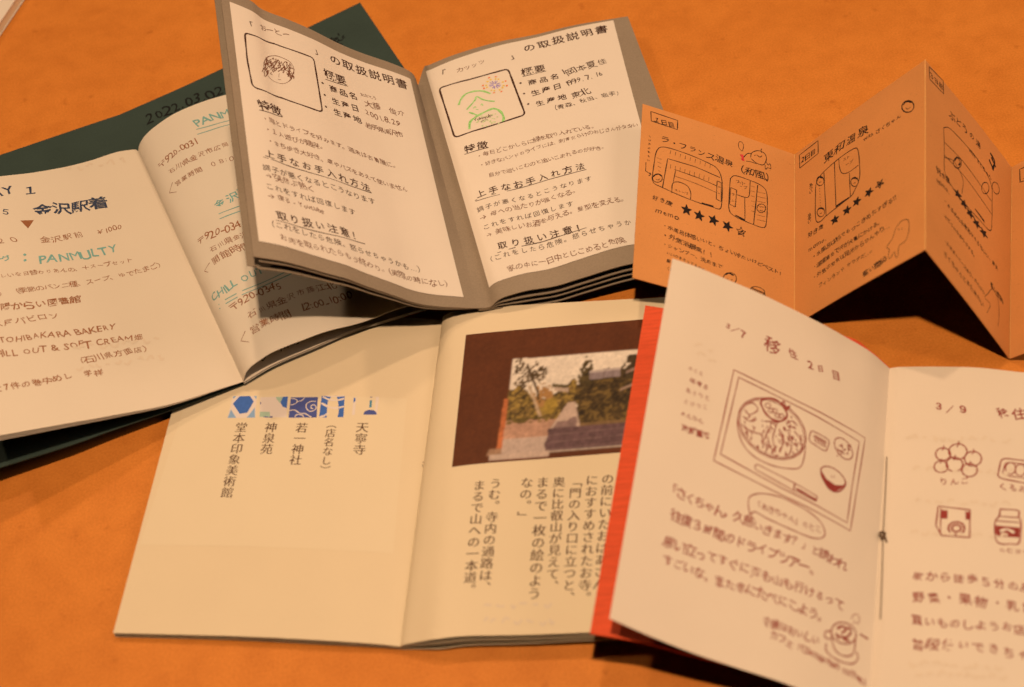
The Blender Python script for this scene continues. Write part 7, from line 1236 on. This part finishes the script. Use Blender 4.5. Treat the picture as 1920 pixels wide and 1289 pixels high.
    ('orange_right', 'food_drawing', 'red_pen', 0.45, 0, 1, [20.26, 101.92, 20.94, 103.01, 20.81, 103.92]),
    ('orange_right', 'food_drawing', 'red_pen', 0.5, 1, 1, [28.28, 101.79, 28.01, 100.43, 27.23, 99.3, 26.09, 98.64, 24.8, 98.58, 23.63, 99.12, 22.8, 100.16, 22.48, 101.5, 22.74, 102.86, 23.52, 103.98, 24.68, 104.63, 25.97, 104.69, 27.15, 104.15, 27.97, 103.11]),
    ('orange_right', 'food_drawing', 'red_pen', 0.45, 0, 1, [24.95, 103.43, 25.62, 104.75, 25.5, 105.85]),
    ('orange_right', 'food_drawing', 'red_pen', 0.5, 1, 1, [33.38, 99.71, 33.13, 98.45, 32.4, 97.38, 31.33, 96.73, 30.14, 96.63, 29.06, 97.09, 28.31, 98.04, 28.02, 99.26, 28.26, 100.52, 28.99, 101.58, 30.06, 102.21, 31.26, 102.31, 32.34, 101.85, 33.1, 100.93]),
    ('orange_right', 'food_drawing', 'red_pen', 0.45, 0, 1, [30.28, 101.11, 30.96, 102.36, 30.85, 103.37]),
    ('orange_right', 'food_drawing', 'red_pen', 0.5, 1, 0, [41.55, 104.5, 41.75, 105.16, 42.13, 105.66, 42.67, 106.03, 43.38, 106.25, 44.26, 106.32, 51.45, 106.28, 52.3, 106.19, 52.96, 105.94, 53.41, 105.53, 53.66, 104.97, 53.71, 104.24, 53.34, 98.24, 53.19, 97.53, 52.85, 97.01, 52.32, 96.66, 51.59, 96.48, 50.66, 96.49, 42.95, 97.14, 42.03, 97.28, 41.34, 97.55, 40.88, 97.94, 40.65, 98.47, 40.66, 99.12]),
    ('orange_right', 'food_drawing', 'red_pen', 0.4, 1, 0, [43.09, 103.5, 43.26, 103.92, 43.56, 104.26, 44.0, 104.5, 44.56, 104.65, 45.26, 104.72, 50.94, 104.83, 51.62, 104.79, 52.14, 104.64, 52.5, 104.4, 52.71, 104.05, 52.77, 103.6, 52.61, 99.85, 52.51, 99.41, 52.24, 99.07, 51.81, 98.83, 51.22, 98.7, 50.46, 98.67, 44.17, 98.81, 43.42, 98.87, 42.86, 99.02, 42.49, 99.26, 42.3, 99.59, 42.31, 100.01]),
    ('orange_right', 'food_drawing', 'red_pen', 0.4, 1, 1, [46.84, 102.46, 46.66, 101.35, 46.16, 100.41, 45.44, 99.82, 44.64, 99.7, 43.93, 100.06, 43.43, 100.85, 43.25, 101.9, 43.43, 103.01, 43.93, 103.96, 44.65, 104.56, 45.46, 104.68, 46.18, 104.31, 46.67, 103.52]),
    ('orange_right', 'food_drawing', 'red_pen', 0.4, 1, 1, [50.22, 102.22, 50.03, 101.12, 49.53, 100.18, 48.81, 99.59, 48.02, 99.47, 47.3, 99.84, 46.81, 100.63, 46.64, 101.68, 46.82, 102.79, 47.33, 103.74, 48.05, 104.33, 48.85, 104.45, 49.56, 104.08, 50.05, 103.28]),
    ('orange_right', 'food_drawing', 'red_pen', 0.5, 0, 0, [20.34, 83.23, 31.13, 82.35, 31.09, 70.86, 21.63, 71.0, 19.57, 75.15, 20.14, 83.22]),
    ('orange_right', 'food_drawing', 'red_pen', 0.4, 0, 1, [21.15, 82.42, 21.13, 71.68]),
    ('orange_right', 'food_drawing', 'red_pen', 0.7, 1, 1, [29.3, 74.57, 29.05, 73.42, 28.32, 72.47, 27.24, 71.88, 26.04, 71.8, 24.95, 72.23, 24.18, 73.08, 23.88, 74.19, 24.13, 75.34, 24.86, 76.29, 25.94, 76.86, 27.15, 76.95, 28.25, 76.52, 29.01, 75.67]),
    ('orange_right', 'food_drawing', 'red_pen', 0.7, 1, 1, [28.14, 74.48, 28.0, 73.85, 27.58, 73.33, 26.97, 73.01, 26.28, 72.96, 25.65, 73.19, 25.21, 73.66, 25.05, 74.26, 25.19, 74.89, 25.61, 75.41, 26.22, 75.73, 26.91, 75.77, 27.54, 75.54, 27.98, 75.08]),
    ('orange_right', 'food_drawing', 'red_pen', 0.5, 0, 1, [41.38, 84.12, 47.54, 84.51, 47.72, 82.15, 48.48, 79.66, 47.84, 71.38, 45.25, 70.38, 40.43, 70.4, 39.63, 78.23, 41.09, 81.08, 41.38, 84.12]),
    ('orange_right', 'food_drawing', 'red_pen', 0.4, 0, 1, [41.09, 81.08, 47.71, 81.56]),
    ('orange_right', 'food_drawing', 'paper_white', 0.9, 0, 1, [41.39, 74.99, 43.81, 76.09, 46.23, 75.08]),
    ('orange_right', 'food_drawing', 'red_pen', 0.4, 0, 1, [39.92, 78.99, 48.19, 79.62]),
    ('orange_right', 'show_through_print', 'ghost', 1.1, 0, 1, [7.99, 113.71, 8.71, 112.87, 9.35, 114.21]),
    ('orange_right', 'show_through_print', 'ghost', 1.1, 0, 1, [10.22, 112.92, 10.96, 114.64, 11.83, 112.98]),
    ('orange_right', 'show_through_print', 'ghost', 1.1, 0, 1, [13.8, 113.27, 14.5, 113.53, 15.21, 113.54]),
    ('orange_right', 'show_through_print', 'ghost', 1.1, 0, 1, [17.87, 114.22, 18.6, 111.81, 19.21, 113.51]),
    ('orange_right', 'show_through_print', 'ghost', 1.1, 0, 1, [20.2, 113.53, 21.13, 111.75, 21.97, 113.88]),
    ('orange_right', 'show_through_print', 'ghost', 1.1, 0, 1, [23.01, 113.15, 24.17, 111.75, 25.27, 112.67]),
    ('orange_right', 'show_through_print', 'ghost', 1.1, 0, 1, [26.58, 112.6, 27.36, 111.64, 28.08, 114.24]),
    ('orange_right', 'show_through_print', 'ghost', 1.1, 0, 1, [30.19, 113.04, 31.56, 114.39, 32.96, 113.0]),
    ('orange_right', 'show_through_print', 'ghost', 1.1, 0, 1, [35.04, 113.33, 35.78, 114.64, 36.53, 114.68]),
    ('orange_right', 'show_through_print', 'ghost', 1.1, 0, 1, [37.81, 114.07, 38.7, 113.51, 39.59, 113.5]),
    ('orange_right', 'show_through_print', 'ghost', 1.1, 0, 1, [42.17, 113.44, 43.66, 113.65, 45.16, 115.23]),
    ('orange_right', 'show_through_print', 'ghost', 1.1, 0, 1, [10.91, 98.66, 11.94, 100.36, 13.05, 99.62]),
    ('orange_right', 'show_through_print', 'ghost', 1.1, 0, 1, [15.57, 98.57, 16.66, 100.31, 17.82, 99.21]),
    ('orange_right', 'show_through_print', 'ghost', 1.1, 0, 1, [20.3, 98.02, 21.43, 99.98, 22.62, 99.12]),
    ('orange_right', 'show_through_print', 'ghost', 1.1, 0, 1, [24.84, 98.42, 25.81, 98.8, 26.76, 99.77]),
    ('orange_right', 'show_through_print', 'ghost', 1.1, 0, 1, [27.53, 99.72, 29.0, 100.1, 30.48, 99.52]),
    ('orange_right', 'show_through_print', 'ghost', 1.1, 0, 1, [32.5, 99.25, 33.85, 99.36, 35.2, 98.97]),
    ('orange_right', 'show_through_print', 'ghost', 1.1, 0, 1, [36.33, 99.3, 37.23, 99.19, 38.13, 100.63]),
    ('orange_right', 'show_through_print', 'ghost', 1.1, 0, 1, [38.93, 99.38, 39.62, 99.28, 40.31, 99.14]),
    ('orange_right', 'show_through_print', 'ghost', 1.1, 0, 1, [42.45, 99.74, 43.25, 98.79, 44.05, 100.77]),
    ('orange_right', 'show_through_print', 'ghost', 1.1, 0, 1, [44.63, 100.91, 45.54, 101.7, 46.45, 101.63]),
    ('orange_right', 'show_through_print', 'ghost', 1.1, 0, 1, [12.31, 84.82, 12.88, 85.99, 13.5, 85.63]),
    ('orange_right', 'show_through_print', 'ghost', 1.1, 0, 1, [15.74, 85.6, 16.59, 85.21, 17.44, 84.74]),
    ('orange_right', 'show_through_print', 'ghost', 1.1, 0, 1, [19.05, 85.23, 20.41, 85.04, 21.76, 84.79]),
    ('orange_right', 'show_through_print', 'ghost', 1.1, 0, 1, [23.25, 85.16, 24.43, 86.33, 25.65, 85.91]),
    ('orange_right', 'show_through_print', 'ghost', 1.1, 0, 1, [27.81, 84.39, 29.04, 84.68, 30.26, 85.24]),
    ('orange_right', 'show_through_print', 'ghost', 1.1, 0, 1, [31.13, 86.03, 32.47, 85.71, 33.79, 86.27]),
    ('orange_right', 'show_through_print', 'ghost', 1.1, 0, 1, [35.11, 85.77, 35.95, 85.07, 36.77, 85.78]),
    ('orange_right', 'show_through_print', 'ghost', 1.1, 0, 1, [37.82, 85.49, 39.09, 85.08, 40.35, 87.16]),
    ('orange_right', 'show_through_print', 'ghost', 1.1, 0, 1, [42.15, 86.89, 43.53, 87.62, 44.9, 86.34]),
    ('orange_right', 'show_through_print', 'ghost', 1.1, 0, 1, [11.06, 71.72, 12.34, 72.5, 13.66, 72.12]),
    ('orange_right', 'show_through_print', 'ghost', 1.1, 0, 1, [14.92, 71.77, 16.15, 70.75, 17.28, 72.42]),
    ('orange_right', 'show_through_print', 'ghost', 1.1, 0, 1, [18.36, 71.62, 19.47, 71.65, 20.61, 70.94]),
    ('orange_right', 'show_through_print', 'ghost', 1.1, 0, 1, [21.67, 72.47, 22.4, 71.74, 23.1, 72.09]),
    ('orange_right', 'show_through_print', 'ghost', 1.1, 0, 1, [24.58, 72.59, 25.14, 72.12, 25.7, 71.33]),
    ('orange_right', 'show_through_print', 'ghost', 1.1, 0, 1, [26.83, 71.64, 28.19, 72.18, 29.56, 71.51]),
    ('orange_right', 'show_through_print', 'ghost', 1.1, 0, 1, [30.57, 71.34, 31.65, 71.93, 32.72, 72.49]),
    ('orange_right', 'show_through_print', 'ghost', 1.1, 0, 1, [33.45, 72.7, 34.51, 72.67, 35.57, 72.34]),
    ('orange_right', 'show_through_print', 'ghost', 1.1, 0, 1, [37.98, 72.57, 39.14, 71.7, 40.29, 73.32]),
    ('orange_right', 'show_through_print', 'ghost', 1.1, 0, 1, [41.61, 72.98, 42.77, 74.12, 43.92, 73.61]),
    ('orange_right', 'show_through_print', 'ghost', 1.1, 0, 1, [12.4, 21.12, 13.6, 19.25, 14.69, 20.29]),
    ('orange_right', 'show_through_print', 'ghost', 1.1, 0, 1, [15.84, 20.01, 17.14, 21.78, 18.53, 21.09]),
    ('orange_right', 'show_through_print', 'ghost', 1.1, 0, 1, [19.97, 21.15, 21.32, 21.94, 22.71, 21.11]),
    ('orange_right', 'show_through_print', 'ghost', 1.1, 0, 1, [23.32, 20.62, 24.17, 20.92, 25.02, 21.39]),
    ('orange_right', 'show_through_print', 'ghost', 1.1, 0, 1, [25.59, 20.85, 26.78, 20.92, 27.97, 21.02]),
    ('orange_right', 'show_through_print', 'ghost', 1.1, 0, 1, [29.76, 20.44, 31.03, 20.48, 32.29, 21.5]),
    ('orange_right', 'show_through_print', 'ghost', 1.1, 0, 1, [33.12, 20.61, 33.69, 22.45, 34.28, 21.22]),
    ('orange_right', 'show_through_print', 'ghost', 1.1, 0, 1, [36.49, 21.63, 37.27, 21.8, 38.06, 21.03]),
    ('orange_right', 'show_through_print', 'ghost', 1.1, 0, 1, [39.85, 22.55, 41.08, 21.43, 42.3, 22.34]),
    ('orange_right', 'show_through_print', 'ghost', 1.1, 0, 1, [14.56, 16.5, 15.7, 16.58, 16.84, 16.69]),
    ('orange_right', 'show_through_print', 'ghost', 1.1, 0, 1, [18.16, 16.79, 19.13, 17.44, 20.1, 17.96]),
    ('orange_right', 'show_through_print', 'ghost', 1.1, 0, 1, [21.75, 16.77, 22.96, 18.46, 24.22, 17.74]),
    ('orange_right', 'show_through_print', 'ghost', 1.1, 0, 1, [25.18, 16.74, 25.96, 17.74, 26.75, 17.89]),
    ('orange_right', 'show_through_print', 'ghost', 1.1, 0, 1, [27.78, 17.3, 28.64, 18.08, 29.52, 18.23]),
    ('orange_right', 'show_through_print', 'ghost', 1.1, 0, 1, [30.46, 17.08, 31.17, 18.68, 31.91, 17.49]),
    ('orange_right', 'show_through_print', 'ghost', 1.1, 0, 1, [32.6, 18.21, 33.78, 17.26, 34.94, 18.28]),
    ('orange_right', 'show_through_print', 'ghost', 1.1, 0, 1, [35.6, 17.64, 36.18, 18.08, 36.77, 18.3]),
    ('orange_right', 'show_through_print', 'ghost', 1.1, 0, 1, [37.93, 18.37, 39.02, 19.7, 40.12, 18.57]),
    ('orange_right', 'show_through_print', 'ghost', 1.1, 0, 1, [41.22, 18.65, 42.44, 18.21, 43.67, 19.74]),
    ('orange_left', 'show_through_print', 'ghost', 0.8, 0, 1, [13.53, 111.94, 14.89, 113.09, 16.34, 113.75]),
    ('orange_left', 'show_through_print', 'ghost', 0.8, 0, 1, [18.96, 112.63, 19.94, 112.23, 20.7, 113.33]),
    ('orange_left', 'show_through_print', 'ghost', 0.8, 0, 1, [15.08, 108.74, 16.51, 110.3, 18.31, 109.54]),
    ('orange_left', 'show_through_print', 'ghost', 0.8, 0, 1, [19.47, 108.45, 21.06, 109.01, 22.69, 109.27]),
    ('green_left', 'show_through_print', 'ghost', 1.1, 0, 1, [71.12, 154.12, 72.12, 152.97, 73.51, 153.42]),
    ('green_left', 'show_through_print', 'ghost', 1.1, 0, 1, [76.47, 152.85, 76.96, 150.08, 78.3, 150.7]),
    ('green_left', 'show_through_print', 'ghost', 1.1, 0, 1, [80.13, 151.39, 81.87, 152.86, 82.96, 151.77]),
    ('green_left', 'show_through_print', 'ghost', 1.1, 0, 1, [85.64, 150.03, 86.33, 149.01, 87.42, 149.46]),
    ('green_left', 'show_through_print', 'ghost', 1.1, 0, 1, [88.99, 148.85, 91.39, 150.87, 92.15, 146.83]),
    ('green_left', 'show_through_print', 'ghost', 1.1, 0, 1, [95.29, 149.15, 96.58, 149.86, 96.8, 146.56]),
    ('green_left', 'show_through_print', 'ghost', 1.1, 0, 1, [47.31, 40.58, 47.94, 39.73, 48.76, 39.67]),
    ('green_left', 'show_through_print', 'ghost', 1.1, 0, 1, [49.27, 38.66, 50.81, 41.04, 51.33, 39.22]),
    ('green_left', 'show_through_print', 'ghost', 1.1, 0, 1, [53.45, 40.32, 54.39, 40.81, 54.93, 39.68]),
    ('green_left', 'show_through_print', 'ghost', 1.1, 0, 1, [57.58, 38.42, 58.76, 36.86, 60.78, 38.58]),
    ('green_left', 'show_through_print', 'ghost', 1.1, 0, 1, [61.97, 38.34, 63.08, 36.44, 65.13, 38.15]),
    ('green_left', 'show_through_print', 'ghost', 1.1, 0, 1, [66.55, 37.28, 68.5, 39.21, 69.63, 37.99]),
    ('green_left', 'show_through_print', 'ghost', 1.1, 0, 1, [70.01, 36.82, 71.38, 37.19, 72.86, 37.93]),
    ('green_left', 'show_through_print', 'ghost', 1.1, 0, 1, [75.26, 38.1, 75.8, 35.04, 77.43, 35.9]),
    ('green_left', 'show_through_print', 'ghost', 1.1, 0, 1, [79.65, 37.12, 80.42, 36.08, 81.42, 35.87]),
    ('green_left', 'show_through_print', 'ghost', 1.1, 0, 1, [45.57, 28.06, 46.62, 26.91, 48.36, 28.6]),
    ('green_left', 'show_through_print', 'ghost', 1.1, 0, 1, [50.75, 28.98, 51.62, 28.31, 52.38, 27.21]),
    ('green_left', 'show_through_print', 'ghost', 1.1, 0, 1, [53.57, 29.01, 54.23, 27.12, 55.34, 27.05]),
    ('green_left', 'show_through_print', 'ghost', 1.1, 0, 1, [57.37, 28.13, 58.02, 27.83, 58.68, 27.59]),
    ('green_left', 'show_through_print', 'ghost', 1.1, 0, 1, [61.26, 27.96, 62.08, 26.7, 63.73, 28.63]),
    ('green_left', 'show_through_print', 'ghost', 1.1, 0, 1, [64.44, 26.68, 65.55, 25.64, 67.47, 27.6]),
    ('green_left', 'show_through_print', 'ghost', 1.1, 0, 1, [70.38, 27.34, 71.62, 28.35, 72.06, 26.45]),
    ('green_left', 'show_through_print', 'ghost', 1.1, 0, 1, [73.46, 25.73, 75.46, 27.84, 76.24, 25.54]),
    ('green_left', 'show_through_print', 'ghost', 1.1, 0, 1, [78.77, 27.0, 78.86, 23.88, 80.09, 24.82]),
    ('cream_right', 'show_through_print', 'ghost', 0.9, 0, 1, [31.41, 12.01, 32.84, 11.91, 34.27, 11.69]),
    ('cream_right', 'show_through_print', 'ghost', 0.9, 0, 1, [35.76, 11.81, 37.27, 11.21, 38.74, 11.25]),
    ('cream_right', 'show_through_print', 'ghost', 0.9, 0, 1, [41.2, 11.93, 42.02, 10.33, 42.68, 11.45]),
    ('cream_right', 'show_through_print', 'ghost', 0.9, 0, 1, [43.97, 12.24, 45.37, 12.28, 46.77, 12.24]),
    ('cream_right', 'show_through_print', 'ghost', 0.9, 0, 1, [48.75, 11.77, 49.78, 11.58, 50.79, 11.78]),
    ('cream_right', 'show_through_print', 'ghost', 0.9, 0, 1, [52.84, 11.48, 54.18, 10.15, 55.38, 11.93]),
    ('cream_right', 'show_through_print', 'ghost', 0.9, 0, 1, [32.09, 5.49, 32.67, 6.77, 33.38, 6.26]),
    ('cream_right', 'show_through_print', 'ghost', 0.9, 0, 1, [34.31, 5.0, 35.15, 6.14, 36.06, 6.14]),
    ('cream_right', 'show_through_print', 'ghost', 0.9, 0, 1, [38.31, 4.67, 39.5, 6.77, 40.88, 6.0]),
    ('cream_right', 'show_through_print', 'ghost', 0.9, 0, 1, [42.38, 5.35, 43.93, 4.29, 45.33, 5.81]),
    ('cream_right', 'show_through_print', 'ghost', 0.9, 0, 1, [46.86, 5.76, 48.1, 5.2, 49.33, 4.69]),
    ('cream_right', 'show_through_print', 'ghost', 0.9, 0, 1, [51.57, 4.6, 52.82, 3.67, 53.97, 4.87]),
    ('cream_right', 'show_through_print', 'ghost', 0.9, 0, 1, [55.0, 5.72, 55.86, 3.76, 56.58, 4.81]),
]
FILLS = [
    ('fold_1', 'star_rating', 'black_pen', 0, [21.91, 48.12, 22.53, 46.16, 24.17, 46.07, 22.93, 44.78, 23.42, 42.77, 22.03, 43.92, 20.7, 42.79, 21.08, 44.78, 19.77, 46.08, 21.39, 46.17]),
    ('fold_1', 'star_rating', 'black_pen', 0, [27.99, 46.97, 28.43, 44.94, 30.05, 44.6, 28.68, 43.51, 28.97, 41.45, 27.69, 42.8, 26.25, 41.87, 26.83, 43.79, 25.64, 45.27, 27.28, 45.11]),
    ('fold_1', 'star_rating', 'black_pen', 0, [34.77, 46.86, 35.0, 44.78, 36.6, 44.22, 35.11, 43.32, 35.2, 41.24, 34.05, 42.76, 32.51, 42.05, 33.28, 43.87, 32.24, 45.52, 33.87, 45.12]),
    ('fold_1', 'star_rating', 'black_pen', 0, [41.47, 45.88, 41.49, 43.78, 43.03, 42.99, 41.45, 42.32, 41.32, 40.24, 40.33, 41.91, 38.71, 41.41, 39.67, 43.12, 38.79, 44.9, 40.39, 44.28]),
    ('fold_2', 'star_rating', 'black_pen', 0, [24.62, 46.47, 25.17, 44.99, 26.71, 44.73, 25.51, 43.94, 25.93, 42.45, 24.63, 43.43, 23.34, 42.75, 23.75, 44.15, 22.53, 45.24, 24.08, 45.12]),
    ('fold_2', 'star_rating', 'black_pen', 0, [31.99, 47.15, 32.29, 45.65, 33.77, 45.19, 32.46, 44.6, 32.64, 43.1, 31.52, 44.23, 30.14, 43.77, 30.77, 45.06, 29.73, 46.28, 31.24, 45.94]),
    ('fold_2', 'star_rating', 'black_pen', 0, [37.92, 48.3, 37.99, 46.81, 39.37, 46.14, 37.99, 45.77, 37.93, 44.3, 37.0, 45.55, 35.57, 45.31, 36.39, 46.46, 35.56, 47.8, 37.0, 47.24]),
    ('fold_2', 'star_rating', 'black_pen', 0, [44.9, 48.9, 44.74, 47.45, 46.0, 46.6, 44.59, 46.44, 44.31, 45.03, 43.59, 46.38, 42.15, 46.36, 43.13, 47.35, 42.52, 48.75, 43.84, 48.01]),
    ('fold_2', 'star_rating', 'black_pen', 0, [50.49, 49.39, 50.51, 48.19, 51.58, 47.63, 50.48, 47.35, 50.4, 46.16, 49.7, 47.19, 48.57, 47.01, 49.24, 47.93, 48.63, 49.02, 49.74, 48.55]),
    ('fold_3', 'star_rating', 'black_pen', 0, [25.07, 52.23, 25.76, 51.09, 27.74, 51.43, 26.2, 50.26, 26.73, 49.05, 25.08, 49.46, 23.44, 48.38, 23.96, 49.8, 22.43, 50.35, 24.38, 50.8]),
    ('fold_3', 'star_rating', 'black_pen', 0, [30.46, 51.21, 30.87, 49.95, 32.85, 50.1, 31.09, 49.05, 31.33, 47.74, 29.84, 48.35, 28.02, 47.4, 28.84, 48.82, 27.49, 49.54, 29.48, 49.8]),
    ('fold_3', 'star_rating', 'black_pen', 0, [35.96, 50.09, 36.06, 48.75, 38.0, 48.7, 36.07, 47.79, 35.99, 46.41, 34.7, 47.19, 32.74, 46.4, 33.85, 47.78, 32.72, 48.68, 34.69, 48.74]),
    ('fold_3', 'star_rating', 'black_pen', 0, [41.96, 49.34, 41.73, 47.93, 43.58, 47.69, 41.51, 46.94, 41.1, 45.51, 40.05, 46.45, 37.98, 45.83, 39.38, 47.15, 38.5, 48.19, 40.41, 48.06]),
    ('fold_3', 'star_rating', 'black_pen', 0, [48.44, 49.17, 47.88, 47.73, 49.58, 47.29, 47.42, 46.72, 46.68, 45.27, 45.91, 46.36, 43.78, 45.92, 45.44, 47.16, 44.86, 48.33, 46.65, 48.0]),
    ('green_left', 'handwriting', 'brown_pen', 0, [44.18, 122.56, 49.74, 121.81, 46.16, 116.67]),
    ('cream_left', 'pattern_tile', 'tile_white', 0, [24.0, 105.85, 34.0, 105.88, 35.2, 95.17, 23.87, 94.99]),
    ('cream_left', 'pattern_tile', 'tile_blue', 1, [26.81, 105.73, 31.06, 105.87, 33.17, 103.2, 31.56, 97.65, 28.5, 97.01, 24.7, 102.04]),
    ('cream_left', 'pattern_tile', 'tile_sky', 1, [24.47, 99.19, 27.39, 95.13, 23.87, 94.99]),
    ('cream_left', 'pattern_tile', 'tile_sky', 1, [34.16, 100.17, 35.18, 95.29, 31.77, 95.15]),
    ('cream_left', 'pattern_tile', 'tile_sky', 1, [24.03, 105.72, 25.29, 105.86, 24.43, 104.26]),
    ('cream_left', 'pattern_tile', 'tile_sky', 1, [32.67, 105.87, 33.95, 105.88, 34.03, 104.29]),
    ('cream_left', 'pattern_tile', 'tile_white', 0, [35.56, 105.24, 46.97, 105.73, 48.05, 95.44, 37.0, 95.43]),
    ('cream_left', 'pattern_tile', 'tile_green', 1, [41.97, 105.41, 44.97, 105.57, 44.19, 102.46, 42.53, 104.34]),
    ('cream_left', 'pattern_tile', 'tile_blue', 1, [44.97, 105.57, 46.97, 105.73, 47.43, 99.99, 45.55, 100.78, 44.3, 102.78]),
    ('cream_left', 'pattern_tile', 'tile_green', 1, [36.65, 98.18, 40.74, 98.08, 41.35, 95.59, 37.03, 95.55]),
    ('cream_left', 'pattern_tile', 'tile_indigo', 1, [38.78, 95.82, 42.44, 95.98, 42.3, 95.29, 38.59, 95.38]),
    ('cream_left', 'pattern_tile', 'tile_indigo', 1, [35.83, 103.21, 36.51, 102.39, 36.15, 101.44]),
    ('cream_left', 'pattern_tile', 'tile_indigo', 0, [48.2, 105.37, 59.37, 105.77, 60.44, 95.78, 48.96, 95.34]),
    ('cream_left', 'pattern_tile', 'tile_blue', 0, [60.87, 106.33, 70.31, 106.78, 71.31, 96.37, 61.39, 95.69]),
    ('cream_left', 'pattern_tile', 'tile_white', 0, [74.08, 106.17, 84.32, 106.91, 84.7, 98.06, 74.57, 97.56]),
    ('cream_left', 'pattern_tile', 'tile_blue', 1, [74.15, 106.05, 74.85, 105.89, 75.05, 104.45, 74.37, 103.35]),
    ('cream_left', 'pattern_tile', 'tile_teal', 1, [80.84, 104.91, 81.75, 105.08, 82.0, 101.65, 81.09, 101.47]),
    ('cream_left', 'pattern_tile', 'tile_indigo', 1, [80.6, 106.72, 81.74, 106.78, 81.28, 106.25]),
    ('cream_left', 'pattern_tile', 'tile_indigo', 1, [79.09, 97.89, 79.49, 99.53, 81.04, 100.35, 82.85, 100.32, 84.16, 99.46, 84.63, 98.18]),
    ('orange_left', 'meal_drawing', 'red_pen', 0, [68.42, 83.54, 68.9, 81.39, 71.26, 78.79, 72.55, 77.54, 75.66, 77.15, 76.33, 78.06, 78.78, 80.47, 79.64, 83.5, 78.69, 81.39, 75.36, 79.97, 71.43, 80.71]),
    ('orange_right', 'food_drawing', 'red_pen', 0, [21.36, 81.71, 30.94, 81.62, 30.99, 78.28, 21.35, 78.1]),
    ('orange_right', 'food_drawing', 'red_pen', 0, [39.93, 77.1, 48.08, 77.48, 47.95, 73.37, 39.94, 72.64]),
]
ACC = {}
def acc(pg, part): return ACC.setdefault((pg, part), Ink())
for k, (pg, part, inkname, s, x0, y0, x1, y1, kk, w) in enumerate(TEXT):
    write_line(acc(pg, part), S[pg], inkname, s, x0, y0, x1, y1, kk, w, part == "printed_text", random.Random(100 + k))
for pg, part, inkname, s, x0, y0, x1, y1, kk in COLUMNS: write_column(acc(pg, part), S[pg], inkname, s, x0, y0, x1, y1, kk)
for k, (pg, part, inkname, w, closed, smooth, pts) in enumerate(STROKES):
    stroke(acc(pg, part), S[pg], inkname, w, closed, smooth, pts, k % 7, random.Random(k))
for pg, part, inkname, layer, pts in FILLS: fill(acc(pg, part), S[pg], inkname, pts, layer)
for (pg, part), a in ACC.items(): a.build(part, PAGE[pg])
bpy.data.objects.remove(_fo)
